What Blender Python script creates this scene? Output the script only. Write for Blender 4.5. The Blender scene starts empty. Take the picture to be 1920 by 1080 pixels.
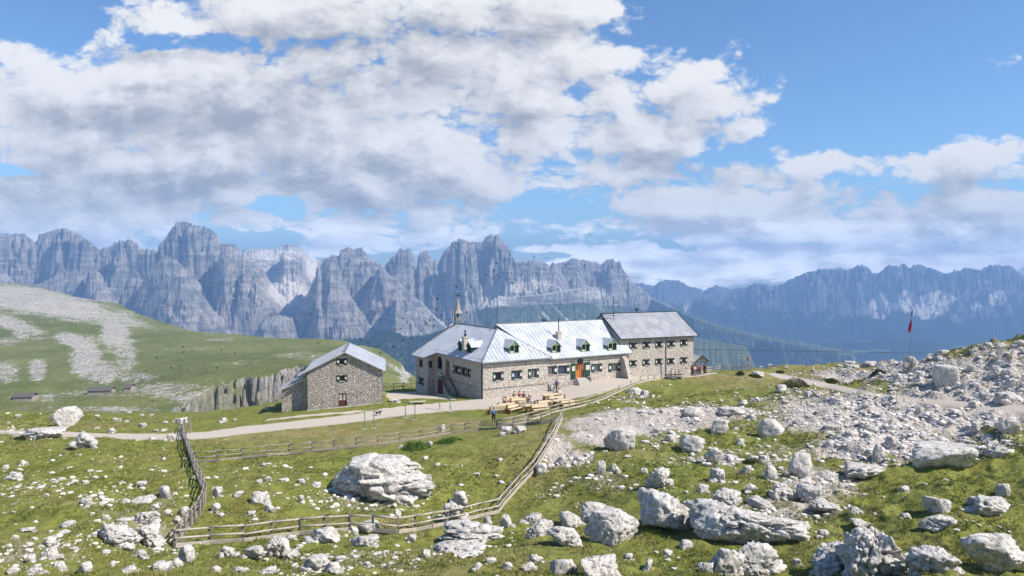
import bpy, bmesh, math, random
import numpy as np
from mathutils import Vector, Matrix

# ------------------------------------------------------------------ camera
S = bpy.context.scene
COL = S.collection
F, HC = 1330.0, 17.5                      # focal length in 1920-px units, eye height above the refuge
PITCH = math.atan(30 / 1330)
CP, SP = math.cos(PITCH), math.sin(PITCH)
cam = bpy.data.cameras.new('camera')
cam.sensor_width = 36
cam.lens = 36 * F / 1920
cam.clip_start = 0.5
cam.clip_end = 60000
camo = bpy.data.objects.new('camera', cam)
camo.location = (0, 0, HC)
camo.rotation_euler = (math.radians(90) - PITCH, 0, 0)
COL.objects.link(camo)
S.camera = camo
S.render.resolution_x, S.render.resolution_y = 1024, 576
S.view_settings.view_transform = 'Standard'
S.view_settings.look = 'None'
S.view_settings.exposure = 0.46
S.view_settings.gamma = 1
S.cycles.use_denoising = True
S.cycles.max_bounces = 6
S.cycles.diffuse_bounces = 2
S.cycles.glossy_bounces = 2
S.cycles.volume_bounces = 0

# ------------------------------------------------------------------ sun
SUN_EL, SUN_AZ = math.radians(46), math.radians(-19)      # azimuth from +X, counter-clockwise
sd = Vector((math.cos(SUN_EL) * math.cos(SUN_AZ), math.cos(SUN_EL) * math.sin(SUN_AZ), math.sin(SUN_EL)))
sun = bpy.data.lights.new('sun', 'SUN')
sun.energy = 5.0
sun.angle = math.radians(0.5)
sun.color = (1.0, 0.925, 0.82)
suno = bpy.data.objects.new('sun', sun)
suno.rotation_euler = (-sd).to_track_quat('-Z', 'Y').to_euler()
COL.objects.link(suno)

# ------------------------------------------------------------------ node helper
class NT:
    def __init__(s, tree):
        s.t = tree; s.n = tree.nodes; s.l = tree.links
    def node(s, kind, **kw):
        nd = s.n.new(kind)
        for k, v in kw.items():
            setattr(nd, k, v)
        return nd
    def put(s, sock, v):
        if isinstance(v, bpy.types.NodeSocket): s.l.new(v, sock)
        elif v is not None: sock.default_value = v
    def m(s, op, a, b=None, c=None, clamp=False):
        nd = s.node('ShaderNodeMath', operation=op, use_clamp=clamp)
        s.put(nd.inputs[0], a); s.put(nd.inputs[1], b)
        if c is not None: s.put(nd.inputs[2], c)
        return nd.outputs[0]
    def vm(s, op, a, b=None):
        nd = s.node('ShaderNodeVectorMath', operation=op)
        s.put(nd.inputs[0], a)
        if b is not None: s.put(nd.inputs[1], b)
        return nd.outputs['Value'] if op in ('LENGTH', 'DOT_PRODUCT', 'DISTANCE') else nd.outputs[0]
    def ramp(s, v, a, b, lo=0.0, hi=1.0, smooth=True):
        nd = s.node('ShaderNodeMapRange', interpolation_type='SMOOTHSTEP' if smooth else 'LINEAR', clamp=True)
        s.put(nd.inputs[0], v); s.put(nd.inputs[1], a); s.put(nd.inputs[2], b)
        s.put(nd.inputs[3], lo); s.put(nd.inputs[4], hi)
        return nd.outputs[0]
    def mix(s, f, a, b, kind='MIX'):
        nd = s.node('ShaderNodeMix', data_type='RGBA', blend_type=kind)
        s.put(nd.inputs[0], f)
        for i, v in ((6, a), (7, b)):
            if isinstance(v, (tuple, list)): v = tuple(v)[:3] + (1.0,)
            s.put(nd.inputs[i], v)
        return nd.outputs[2]
    def noise(s, vec, scale, detail=4, rough=0.55, dist=0.0, out=0):
        nd = s.node('ShaderNodeTexNoise')
        s.put(nd.inputs['Vector'], vec); nd.inputs['Scale'].default_value = scale
        nd.inputs['Detail'].default_value = detail; nd.inputs['Roughness'].default_value = rough
        nd.inputs['Distortion'].default_value = dist
        return nd.outputs[out]
    def voro(s, vec, scale, feature='F1', out='Distance', rand=1.0):
        nd = s.node('ShaderNodeTexVoronoi', feature=feature)
        s.put(nd.inputs['Vector'], vec); nd.inputs['Scale'].default_value = scale
        nd.inputs['Randomness'].default_value = rand
        return nd.outputs[out]
    def scale(s, vec, sc):
        return s.vm('MULTIPLY', vec, sc)
    def coord(s, out='Object'):
        return s.node('ShaderNodeTexCoord').outputs[out]
    def bump(s, h, strength=0.5, dist=0.1, normal=None):
        nd = s.node('ShaderNodeBump')
        nd.inputs['Strength'].default_value = strength; nd.inputs['Distance'].default_value = dist
        s.put(nd.inputs['Height'], h)
        if normal is not None: s.put(nd.inputs['Normal'], normal)
        return nd.outputs[0]

def material(name, build, rough=0.9, metallic=0.0, spec=0.3):
    mt = bpy.data.materials.new(name)
    mt.use_nodes = True
    q = NT(mt.node_tree)
    b = q.n['Principled BSDF']
    b.inputs['Roughness'].default_value = rough
    b.inputs['Metallic'].default_value = metallic
    b.inputs['Specular IOR Level'].default_value = spec
    r = build(q, b)
    if r is not None:
        q.put(b.inputs['Base Color'], r if isinstance(r, bpy.types.NodeSocket) else tuple(r) + (1.0,))
    return mt

# ------------------------------------------------------------------ world: sky and clouds by direction
W = bpy.data.worlds.new('World')
S.world = W
W.use_nodes = True
W.cycles.sampling_method = 'MANUAL'
W.cycles.sample_map_resolution = 1024
def pxdir(px, py): return ((px - 960) / F, (510 - py) / F)
CLOUD = [  # px, py, rx, ry, weight : where the cloud masses lie in the sky
    (560, 170, 520, 190, 1.05), (130, 200, 300, 120, .9), (820, 300, 420, 110, .95), (260, 330, 420, 75, .8), (1010, 90, 230, 150, .95),
    (1240, 190, 200, 100, .85), (1390, 215, 130, 50, .65), (1090, 320, 260, 65, .75), (1290, 100, 120, 50, .5), (80, 60, 90, 30, .35), (620, 20, 480, 60, .85),
    (1500, 345, 170, 55, .85), (1290, 400, 170, 48, .9), (1440, 405, 260, 40, .85), (1640, 320, 170, 52, .9), (1850, 320, 170, 58, .85),
    (1790, 410, 260, 52, .8), (1590, 425, 180, 25, .7), (1750, 480, 330, 22, .62), (1330, 490, 190, 20, .55), (1090, 450, 80, 16, .5),
    (700, 425, 190, 50, .9), (330, 420, 260, 30, .7), (60, 390, 220, 60, .8), (1150, 480, 130, 22, .6), (100, 425, 250, 14, .55), (640, 460, 260, 14, .5),
    (1545, 210, 45, 16, .34), (1515, 150, 26, 10, .32), (1000, 470, 60, 12, .5), (1660, 128, 20, 10, .2), (1240, 495, 60, 16, .5),
    (1480, 440, 200, 16, .5), (1880, 450, 160, 20, .55),
    (1180, 462, 60, 20, 1.0), (1260, 480, 50, 16, 1.0), (1410, 470, 90, 18, 1.0), (1560, 470, 110, 18, 1.0), (1720, 450, 120, 22, 1.0), (1850, 485, 120, 18, 1.0), (1100, 478, 60, 22, 1.0), (1330, 452, 90, 10, .5), (480, 410, 70, 26, .7), (60, 430, 160, 24, .7), (620, 480, 220, 16, .6), (800, 455, 120, 16, .6), (250, 455, 120, 20, .7), (1480, 500, 160, 10, .6), (1240, 505, 90, 12, .6),
    (1290, 522, 190, 34, 1.3), (1160, 512, 120, 24, 1.1), (1480, 505, 200, 22, 1.2), (1060, 505, 100, 16, .9), (1700, 492, 220, 16, 1.0),
    # gaps of blue
    (300, 72, 48, 22, -1.1), (120, 60, 85, 40, -1.1), (400, 60, 60, 26, -.9), (1060, 180, 60, 48, -1.0), (925, 255, 45, 24, -.85),
    (15, 312, 90, 18, -.9), (560, 60, 24, 16, -.5), (480, 75, 20, 20, -.6), (875, 292, 24, 14, -.7), (1150, 50, 60, 40, -.4), (1290, 300, 60, 20, -.5), (525, 385, 75, 26, -.9), (1060, 385, 140, 26, -.6), (1620, 60, 210, 130, -.7), (200, 5, 120, 14, -.5),
    (1400, 300, 120, 26, -.55), (1790, 200, 260, 60, -.6), (1240, 455, 26, 9, -.5), (1400, 452, 40, 8, -.5), (700, 488, 500, 8, -.3), (450, 10, 60, 12, -.35), (1330, 20, 90, 50, -.3)]
CLOUD_LIT, CLOUD_DARK = (.73, .715, .70), (.30, .308, .338)
GREY = [(1500, 462, 260, 9, .7), (1750, 470, 200, 8, .6), (1240, 495, 130, 8, .5), (1620, 405, 300, 12, .4), (600, 120, 260, 90, .8), (330, 240, 260, 40, .6), (250, 340, 260, 30, .7), (830, 60, 200, 60, .5), (620, 330, 300, 34, .5), (1300, 425, 170, 22, .75),
        (700, 425, 130, 24, .6), (1250, 250, 160, 24, .35), (1660, 370, 150, 22, .75), (1850, 345, 160, 18, .5), (60, 415, 160, 14, .4), (1800, 440, 200, 16, .5), (100, 280, 150, 20, .4), (480, 200, 160, 40, .5), (1000, 385, 120, 14, .5)]

grp = bpy.data.node_groups.new('cloud_field', 'ShaderNodeTree')
grp.interface.new_socket('P', in_out='INPUT', socket_type='NodeSocketVector')
grp.interface.new_socket('D', in_out='OUTPUT', socket_type='NodeSocketFloat')
g = NT(grp)
gi = g.node('NodeGroupInput'); go = g.node('NodeGroupOutput')
Pin = gi.outputs[0]
grp2 = bpy.data.node_groups.new('cloud_puffs', 'ShaderNodeTree')
grp2.interface.new_socket('P', in_out='INPUT', socket_type='NodeSocketVector')
grp2.interface.new_socket('D', in_out='OUTPUT', socket_type='NodeSocketFloat')
g2 = NT(grp2); gi2 = g2.node('NodeGroupInput'); go2 = g2.node('NodeGroupOutput'); Pin2 = gi2.outputs[0]
PUFF0 = 1.12
def blob_sum(q, P, lst):
    acc = None
    for (px, py, rx, ry, w) in lst:
        u, v = pxdir(px, py)
        dv = q.vm('SUBTRACT', P, (u, v, 0)); dv = q.vm('MULTIPLY', dv, (F / rx, F / ry, 0))
        r = q.vm('LENGTH', dv)
        val = q.ramp(r, 0.25, 1.5, w, 0.0)
        acc = val if acc is None else q.m('ADD', acc, val)
    return acc
warp = g.noise(g.vm('MULTIPLY', Pin, (5.0, 9.0, 1.0)), 1.0, 5, .6, 0, 1)
warp = g.vm('MULTIPLY', g.vm('SUBTRACT', warp, (.5, .5, .5)), (.16, .075, 0))
Pw = g.vm('ADD', Pin, warp)
cov = g.m('MULTIPLY', g.m('MINIMUM', blob_sum(g, Pw, CLOUD), 1.15), .86)
n1 = g2.noise(g2.vm('MULTIPLY', Pin2, (5.0, 8.5, 1.0)), 1.0, 8, .6, .2)
def puff(q_, vec, s):
    nd = q_.node('ShaderNodeTexVoronoi', feature='SMOOTH_F1')
    wv = q_.vm('MULTIPLY', q_.vm('SUBTRACT', q_.noise(vec, 9.0, 4, .6, 0, 1), (.5, .5, .5)), (.09, .06, 0))
    q_.put(nd.inputs['Vector'], q_.vm('MULTIPLY', q_.vm('ADD', vec, wv), (1, 1.45, 1)))
    nd.inputs['Scale'].default_value = s; nd.inputs['Detail'].default_value = 4; nd.inputs['Roughness'].default_value = .62
    nd.inputs['Smoothness'].default_value = .35
    return nd.outputs['Distance']
pf = puff(g2, Pin2, 9.0)
g.l.new(cov, go.inputs[0])
g2.l.new(g2.m('ADD', g2.m('MULTIPLY', g2.m('SUBTRACT', n1, .5), 1.5), g2.m('MULTIPLY', g2.m('SUBTRACT', PUFF0, pf), 1.0)), go2.inputs[0])

q = NT(W.node_tree)
for nd in list(q.n): q.n.remove(nd)
D = q.coord('Generated')
sp = q.node('ShaderNodeSeparateXYZ'); q.put(sp.inputs[0], D)
yy = q.m('MAXIMUM', q.m('ABSOLUTE', sp.outputs[1]), .12)
cb = q.node('ShaderNodeCombineXYZ')
q.put(cb.inputs[0], q.m('DIVIDE', sp.outputs[0], yy)); q.put(cb.inputs[1], q.m('DIVIDE', sp.outputs[2], yy))
P = cb.outputs[0]
def field(vec, gg=grp):
    nd = q.node('ShaderNodeGroup'); nd.node_tree = gg; q.put(nd.inputs[0], vec); return nd.outputs[0]
sP = q.node('ShaderNodeSeparateXYZ'); q.put(sP.inputs[0], P)
yw = q.m('ADD', sP.outputs[1], q.m('MULTIPLY', q.m('LOGARITHM', q.m('ADD', q.m('MAXIMUM', sP.outputs[1], -.02), .045), 2.718), .062))
cw = q.node('ShaderNodeCombineXYZ'); q.put(cw.inputs[0], sP.outputs[0]); q.put(cw.inputs[1], yw); PT = cw.outputs[0]
c0 = field(P); c2 = field(q.vm('ADD', P, (.018, .045, 0)))
t0 = field(PT, grp2); t1 = field(q.vm('ADD', PT, (.016, .022, 0)), grp2); t2 = field(q.vm('ADD', PT, (.018, .040, 0)), grp2)
d0 = q.m('ADD', c0, t0)
fine = q.noise(q.vm('MULTIPLY', P, (45.0, 70.0, 1.0)), 1.0, 7, .68, .4)
d0f = q.m('ADD', d0, q.m('MULTIPLY', q.m('SUBTRACT', fine, .5), .34))
alpha = q.ramp(d0f, .24, .66)
thick = q.ramp(d0, .3, 1.3)
lit = q.m('ADD', q.m('MULTIPLY', q.m('SUBTRACT', t0, t1), .85), q.m('MULTIPLY', q.m('ADD', q.m('SUBTRACT', t0, t2), q.m('SUBTRACT', c0, c2)), .9))
grey = blob_sum(q, P, GREY)
gn = q.noise(q.vm('MULTIPLY', P, (3.5, 9.0, 1.0)), 1.0, 6, .55, .3)
dark = q.m('ADD', q.m('MULTIPLY', thick, .28), q.m('MULTIPLY', grey, .38))
dark = q.m('ADD', dark, q.m('MULTIPLY', q.m('SUBTRACT', .5, gn), .7))
dark = q.m('SUBTRACT', dark, q.m('MULTIPLY', lit, .52))
dark = q.ramp(q.m('ADD', dark, .12), -.15, 1.0)
cc = q.mix(dark, CLOUD_LIT, CLOUD_DARK)
spv = q.node('ShaderNodeSeparateXYZ'); q.put(spv.inputs[0], P)
low = q.ramp(spv.outputs[1], .0, .10, 2.8, 1.0)
cc = q.vm('MULTIPLY', cc, q.node('ShaderNodeCombineXYZ').outputs[0]) if False else q.mix(1.0, cc, low, 'MULTIPLY')
sky = q.node('ShaderNodeTexSky', sky_type='NISHITA')
sv = q.node('ShaderNodeCombineXYZ'); q.put(sv.inputs[0], sp.outputs[0]); q.put(sv.inputs[1], sp.outputs[1]); q.put(sv.inputs[2], q.m('MAXIMUM', sp.outputs[2], .012))
q.put(sky.inputs[0], q.vm('NORMALIZE', sv.outputs[0]))
sky.sun_disc = False
sky.sun_elevation = SUN_EL
sky.sun_rotation = math.radians(90) - SUN_AZ
sky.altitude = 2000
sky.air_density = 1.25; sky.dust_density = 0.0; sky.ozone_density = 2.4
b1 = q.node('ShaderNodeBackground'); q.put(b1.inputs[0], q.mix(1.0, sky.outputs[0], (.74, .93, 1.12), 'MULTIPLY')); b1.inputs[1].default_value = .10
b2 = q.node('ShaderNodeBackground'); q.put(b2.inputs[0], cc); b2.inputs[1].default_value = 1.0
mx = q.node('ShaderNodeMixShader')
above = q.ramp(sp.outputs[2], -.12, -.06)
q.put(mx.inputs[0], q.m('MULTIPLY', q.m('MULTIPLY', alpha, above), .97)); q.put(mx.inputs[1], b1.outputs[0]); q.put(mx.inputs[2], b2.outputs[0])
wo = q.node('ShaderNodeOutputWorld'); q.l.new(mx.outputs[0], wo.inputs[0])

# ------------------------------------------------------------------ projection helpers
def ray(px, py):
    a = (px - 960) / F; b = (540 - py) / F
    y = CP + b * SP; z = -SP + b * CP
    return np.array([a / y, 1.0, z / y])
def at(px, py, d):
    r = ray(px, py); return np.array([0, 0, HC]) + r * d
def zpy(py, d):
    b = (540 - py) / F
    return HC + (-SP + b * CP) / (CP + b * SP) * d
def project(x, y, z):
    z = z - HC
    zc = y * CP - z * SP; v = y * SP + z * CP
    zc = np.where(zc < .5, .5, zc)
    return 960 + F * x / zc, 540 - F * v / zc

# ------------------------------------------------------------------ numpy noise
def _h(ix, iy, iz, seed):
    h = (ix.astype(np.int64) * 374761393 + iy.astype(np.int64) * 668265263 + iz.astype(np.int64) * 2147483647 // 3 + seed * 1442695041) & 0xffffffff
    h = ((h ^ (h >> 13)) * 1274126177) & 0xffffffff
    h = ((h ^ (h >> 16)) * 2246822519) & 0xffffffff
    return ((h ^ (h >> 15)) & 0xffffff) / float(0xffffff)
def vn2(x, y, seed=0):
    ix, iy = np.floor(x), np.floor(y); fx, fy = x - ix, y - iy
    fx = fx * fx * fx * (fx * (fx * 6 - 15) + 10); fy = fy * fy * fy * (fy * (fy * 6 - 15) + 10)
    z = np.zeros_like(ix)
    a = _h(ix, iy, z, seed); b = _h(ix + 1, iy, z, seed); c = _h(ix, iy + 1, z, seed); d = _h(ix + 1, iy + 1, z, seed)
    return (a + (b - a) * fx) * (1 - fy) + (c + (d - c) * fx) * fy
def fbm2(x, y, octv=5, seed=0, gain=.5):
    s = np.zeros(np.broadcast(x, y).shape); a = .5; tot = 0
    for o in range(octv):
        s += a * vn2(x + o * 17.3, y - o * 9.1, seed + o); tot += a
        x, y = x * 1.62 - y * 1.21, x * 1.21 + y * 1.62; a *= gain
    return s / tot
def ridge2(x, y, octv=5, seed=0, gain=.5):
    s = np.zeros(np.broadcast(x, y).shape); a = .5; tot = 0
    for o in range(octv):
        s += a * (1 - np.abs(2 * vn2(x + o * 31.7, y + o * 11.9, seed + o) - 1)) ** 2; tot += a
        x, y = x * 1.62 - y * 1.21, x * 1.21 + y * 1.62; a *= gain
    return s / tot
def vn3(x, y, z, seed=0):
    ix, iy, iz = np.floor(x), np.floor(y), np.floor(z); fx, fy, fz = x - ix, y - iy, z - iz
    fx = fx * fx * (3 - 2 * fx); fy = fy * fy * (3 - 2 * fy); fz = fz * fz * (3 - 2 * fz)
    r = 0
    for dx in (0, 1):
        for dy in (0, 1):
            for dz in (0, 1):
                w = (fx if dx else 1 - fx) * (fy if dy else 1 - fy) * (fz if dz else 1 - fz)
                r = r + w * _h(ix + dx, iy + dy, iz + dz, seed)
    return r
def fbm3(p, f, octv=4, seed=0, ridged=False):
    s = 0; a = .5; tot = 0; q_ = p * f
    for o in range(octv):
        v = vn3(q_[:, 0] + 7.7 * o, q_[:, 1] - 3.1 * o, q_[:, 2] + 1.9 * o, seed + o)
        if ridged: v = 1 - np.abs(2 * v - 1)
        s = s + a * v; tot += a; a *= .5; q_ = q_ * 2.03
    return s / tot
def smooth(x, a, b):
    t = np.clip((x - a) / (b - a), 0, 1); return t * t * (3 - 2 * t)

# ------------------------------------------------------------------ tagging
def link(o, parent=None):
    COL.objects.link(o)
    if parent is not None: o.parent = parent
    return o
def tag(o, label=None, cat=None, group=None, kind=None):
    if label: o['label'] = label
    if cat: o['category'] = cat
    if group: o['group'] = group
    if kind: o['kind'] = kind
    return o
def empty(name, loc, rz=0.0):
    o = bpy.data.objects.new(name, None); o.empty_display_size = .5
    o.location = [float(c) for c in loc]; o.rotation_euler = (0, 0, rz)
    return link(o)
def copy_tree(o, parent=None):
    c = o.copy(); COL.objects.link(c); c.parent = parent
    for ch in list(o.children): copy_tree(ch, c)
    return c
def np_mesh(name, co, faces, mats, smooth_=False, attrs=None, parent=None):
    """faces: (n,k) int array"""
    me = bpy.data.meshes.new(name)
    n, k = faces.shape
    me.vertices.add(len(co)); me.vertices.foreach_set('co', np.ascontiguousarray(co, dtype=np.float32).ravel())
    me.loops.add(n * k); me.loops.foreach_set('vertex_index', faces.astype(np.int32).ravel())
    me.polygons.add(n); me.polygons.foreach_set('loop_start', np.arange(0, n * k, k, dtype=np.int32))
    me.polygons.foreach_set('loop_total', np.full(n, k, dtype=np.int32))
    me.update(calc_edges=True)
    me.polygons.foreach_set('use_smooth', np.full(n, smooth_, dtype=bool))
    for nm, arr in (attrs or {}).items():
        ca = me.color_attributes.new(nm, 'FLOAT_COLOR', 'POINT')
        a4 = np.ones((len(co), 4), dtype=np.float32); a4[:, :arr.shape[1]] = arr
        ca.data.foreach_set('color', a4.ravel())
    for mm in (mats if isinstance(mats, (list, tuple)) else [mats]): me.materials.append(mm)
    return link(bpy.data.objects.new(name, me), parent)
def grid_faces(nr, nc):
    i = np.arange(nr - 1)[:, None] * nc + np.arange(nc - 1)[None, :]
    return np.stack([i, i + 1, i + nc + 1, i + nc], -1).reshape(-1, 4)
def tps_fit(P, V, lam=0.0):
    n = len(P); d = np.linalg.norm(P[:, None] - P[None], axis=2)
    K = np.where(d > 0, d * d * np.log(d + 1e-12), 0) + lam * np.eye(n)
    L = np.zeros((n + 3, n + 3)); L[:n, :n] = K; L[:n, n] = 1; L[:n, n + 1:] = P; L[n, :n] = 1; L[n + 1:, :n] = P.T
    return P, np.linalg.solve(L, np.concatenate([V, np.zeros(3)]))
def tps_eval(fit, x, y):
    P, w = fit; r = w[-3] + w[-2] * x + w[-1] * y
    for (a, b), c in zip(P, w[:-3]):
        d2 = (x - a) ** 2 + (y - b) ** 2
        r = r + c * .5 * d2 * np.log(d2 + 1e-12)
    return r
# ------------------------------------------------------------------ near ground: height from surveyed points (photo pixel, distance)
CTRL = [(0, 1080, 33), (480, 1080, 33), (930, 1080, 33), (1400, 1080, 32), (1920, 1080, 31), (-400, 1060, 36), (2300, 1060, 34),
        (0, 950, 46), (200, 1000, 40), (330, 1022, 41.5), (455, 1013, 42.5), (745, 1000, 46), (931, 962, 53), (1100, 1000, 42), (1300, 1010, 40), (1600, 1000, 40), (1920, 980, 41),
        (0, 860, 64), (200, 900, 55), (500, 925, 52), (700, 955, 49), (600, 880, 60), (800, 865, 63), (1000, 885, 60), (1034, 829, 67), (1053, 787, 76),
        (365, 866, 64), (550, 849, 68), (750, 828, 73), (931, 802, 79), (1067, 767, 87), (1184, 724, 104), (1250, 712, 112), (1400, 694, 122),
        (0, 810, 78), (200, 817, 77), (350, 816, 78), (560, 795, 86), (700, 775, 91), (850, 762, 94), (960, 752, 96),
        (0, 777, 98), (150, 779, 99), (300, 779, 99), (-300, 775, 98), (470, 772, 97), (530, 757, 105), (577, 771, 93), (716, 755, 94.7), (740, 738, 108), (790, 736, 116),
        (906, 748, 98), (1027, 735, 103.5), (1088, 718, 106.3), (1185, 706, 112), (1300, 702, 118), (1340, 697, 128), (820, 742, 111),
        (1450, 690, 126), (1550, 686, 126), (1650, 683, 124), (1165, 846, 65), (1300, 850, 63), (1300, 765, 86), (1450, 770, 82), (1500, 722, 100), (1600, 715, 100),
        (1600, 850, 60), (1700, 745, 82), (1700, 693, 92), (1920, 770, 70), (1920, 700, 78), (1920, 645, 85), (1860, 655, 87), (1780, 670, 90), (1725, 681, 92), (1920, 890, 50), (2150, 625, 86), (2200, 760, 66), (1785, 728, 82),
        (1400, 900, 53), (1250, 920, 50), (-400, 900, 55), (2300, 900, 50)]
pts, vals = [], []
for (px, py, d) in CTRL:
    w_ = at(px, py, d); pts.append((w_[0], w_[1])); vals.append(w_[2])
for (x, y, z) in [(0, 8, 12.6), (0, 0, 15.6), (-14, 0, 14.8), (14, 0, 15.6), (-10, 18, 8.6), (10, 18, 9.2), (-35, -15, 12), (35, -15, 14), (0, -14, 15.8)]:
    pts.append((x, y)); vals.append(z)
TPS = tps_fit(np.array(pts), np.array(vals), 6.0)
EX = [-400, 0, 300, 480, 560, 700, 800, 1000, 1300, 1500, 1640, 1700, 1780, 1920, 2300]
EY = [101, 101, 102, 105, 113, 134, 140, 150, 132, 128, 126, 98, 94, 90, 92]
FLATS = []   # (px polygon) areas kept smooth: paths, terrace
PATHS = [([(-60, 811), (0, 811), (100, 811), (200, 818), (300, 819), (400, 815), (460, 806), (560, 796), (650, 786), (760, 771), (850, 763), (930, 757), (1010, 750), (1100, 730), (1180, 714)], [3, 3, 4, 5, 5, 6, 7, 7, 7, 7, 7, 8, 11, 10, 6], 0),
         ([(500, 787), (577, 779.5), (716, 768), (800, 759), (850, 755), (900, 752)], [1, 1.6, 1.6, 2, 2, 3], 0),
         ([(745, 742), (790, 741), (815, 744), (850, 748)], [7, 6, 4, 2], 0),
         ([(905, 752), (960, 746), (1027, 738), (1080, 728), (1130, 718), (1185, 711), (1250, 706), (1300, 704), (1340, 700)], [5, 7, 9, 10, 9, 6, 4, 3, 2], 0),
         ([(1450, 702), (1500, 714), (1560, 724), (1640, 741), (1750, 753), (1920, 768), (2100, 790)], [3, 5, 4, 4, 6, 8, 8], 1)]
def px_seg_mask(px, py, path):
    P_, w_, _ = path
    best = np.zeros(px.shape)
    for i in range(len(P_) - 1):
        (x0, y0), (x1, y1) = P_[i], P_[i + 1]
        dx, dy = x1 - x0, y1 - y0
        t = np.clip(((px - x0) * dx + (py - y0) * dy * 9) / (dx * dx + dy * dy * 9), 0, 1)
        ww = w_[i] + (w_[i + 1] - w_[i]) * t
        dd = np.hypot((px - x0 - dx * t) * .33, py - y0 - dy * t)
        best = np.maximum(best, np.clip(1.5 - dd / ww, 0, 1))
    return best
RUB = [  # rubble: px,py,rx,ry,amount
    (1300, 775, 110, 16, .8), (1200, 795, 110, 22, .95), (1125, 815, 48, 16, .8), (1085, 855, 26, 16, .6), (1190, 745, 45, 9, .35), (1420, 748, 60, 8, .35), (1470, 706, 50, 6, .2),
    (1700, 775, 220, 40, .9), (1850, 725, 130, 46, .9), (1570, 785, 80, 16, .4), (1620, 835, 90, 28, .7), (1730, 830, 110, 30, .7), (1860, 840, 60, 20, .5),
    (1600, 705, 70, 12, .6), (1720, 700, 60, 25, .9), (1900, 660, 80, 14, .55), (1540, 905, 70, 22, .6), (1340, 860, 60, 20, .45), (1130, 900, 50, 20, .3), (1250, 825, 50, 14, .4), (1450, 850, 60, 20, .2), (1500, 950, 90, 20, .35),
    (1000, 925, 50, 25, .15), (1050, 845, 30, 30, .55), (1500, 752, 70, 10, .4), (1380, 800, 40, 8, .2), (250, 960, 100, 34, .24), (120, 920, 130, 18, .14), (290, 1010, 90, 30, .3), (620, 1060, 160, 18, .35), (700, 935, 90, 20, .25), (60, 1040, 90, 30, .25), (40, 815, 60, 8, .3)]
def masks(x, y, z):
    px, py = project(x, y, z)
    rub = np.zeros(px.shape)
    for cx, cy, rx, ry, a in RUB:
        r = np.hypot((px - cx) / rx, (py - cy) / ry); rub = np.maximum(rub, a * np.clip(1.5 - r, 0, 1) ** .8)
    path = np.zeros(px.shape)
    for pth in PATHS: path = np.maximum(path, px_seg_mask(px, py, pth))
    dry = np.zeros(px.shape)
    for cx, cy, rx, ry, a in [(620, 820, 300, 24, .8), (800, 805, 220, 24, .7), (1000, 860, 110, 60, .55), (870, 1070, 300, 30, .6), (1450, 712, 160, 16, .9), (1600, 690, 200, 14, .7), (1850, 680, 120, 40, .7), (1200, 850, 100, 30, .5), (700, 975, 130, 18, .6), (1380, 980, 160, 30, .4), (1650, 1000, 200, 40, .4), (60, 795, 300, 12, .45), (250, 795, 200, 12, .45), (1200, 715, 80, 8, .35)]:
        r = np.hypot((px - cx) / rx, (py - cy) / ry); dry = np.maximum(dry, a * np.clip(1.5 - r, 0, 1))
    ok = (y > 18)
    return rub * ok, path * ok, dry
def base_h(x, y):
    z = tps_eval(TPS, x, y)
    pxa = 960 + F * x / np.maximum(y, 20)
    ye = np.interp(pxa, EX, EY)
    o = np.maximum(0, y - ye)
    z = z - np.where(o < 12, .55 * o * o / 24, .55 * (o - 6))
    nearc = 1 - smooth(y, 18, 30)
    return z
def ground_h(x, y, pre=None):
    x = np.asarray(x, float); y = np.asarray(y, float)
    z, (rub, path, dry) = pre if pre else (lambda b_: (b_, masks(x, y, b_)))(base_h(x, y))
    rough = (1 - smooth(path, .1, .7))
    # keep the meadow by the refuge smooth
    px, py = project(x, y, z)
    calm = np.clip(1.4 - np.hypot((px - 760) / 420, (py - 790) / 50), 0, 1)
    amp = rough * (1 - .75 * calm) * (1 - .9 * smooth(calm, .9, 1.0))
    z = z + amp * ((fbm2(x * .16, y * .16, 3, 5) - .5) * 1.15 + (fbm2(x * .8, y * .8, 3, 9) - .5) * .42)
    z = z + amp * (ridge2(x * .45, y * .45, 4, 21) - .45) * (.25 + .8 * rub)
    right = smooth(px, 1350, 1700)
    z = z + amp * right * ((ridge2(x * .22, y * .22, 4, 33) - .5) * 1.5)
    return z
def ground_z(x, y):
    return float(ground_h(np.array([x]), np.array([y]))[0])
def hit(px, py, lo=28.0, hi=150.0, far=False):
    """first point where the view ray through a pixel meets the ground"""
    r = ray(px, py)
    d = np.concatenate([np.linspace(lo, 70, 160), np.linspace(70.2, hi, 200)])
    if far: d = d[::-1]
    z = ground_h(r[0] * d, d); zr = HC + r[2] * d
    s = zr < z
    if not s.any():
        i = int(np.argmin(zr - z)); return np.array([r[0] * d[i], d[i], z[i]])
    i = int(np.argmax(s)) if not far else int(np.argmax(s))
    i = max(i, 1)
    a, b = zr[i - 1] - z[i - 1], zr[i] - z[i]
    t = a / (a - b) if a != b else 0
    dd = d[i - 1] + (d[i] - d[i - 1]) * t
    return np.array([r[0] * dd, dd, ground_z(r[0] * dd, dd)])

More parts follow.
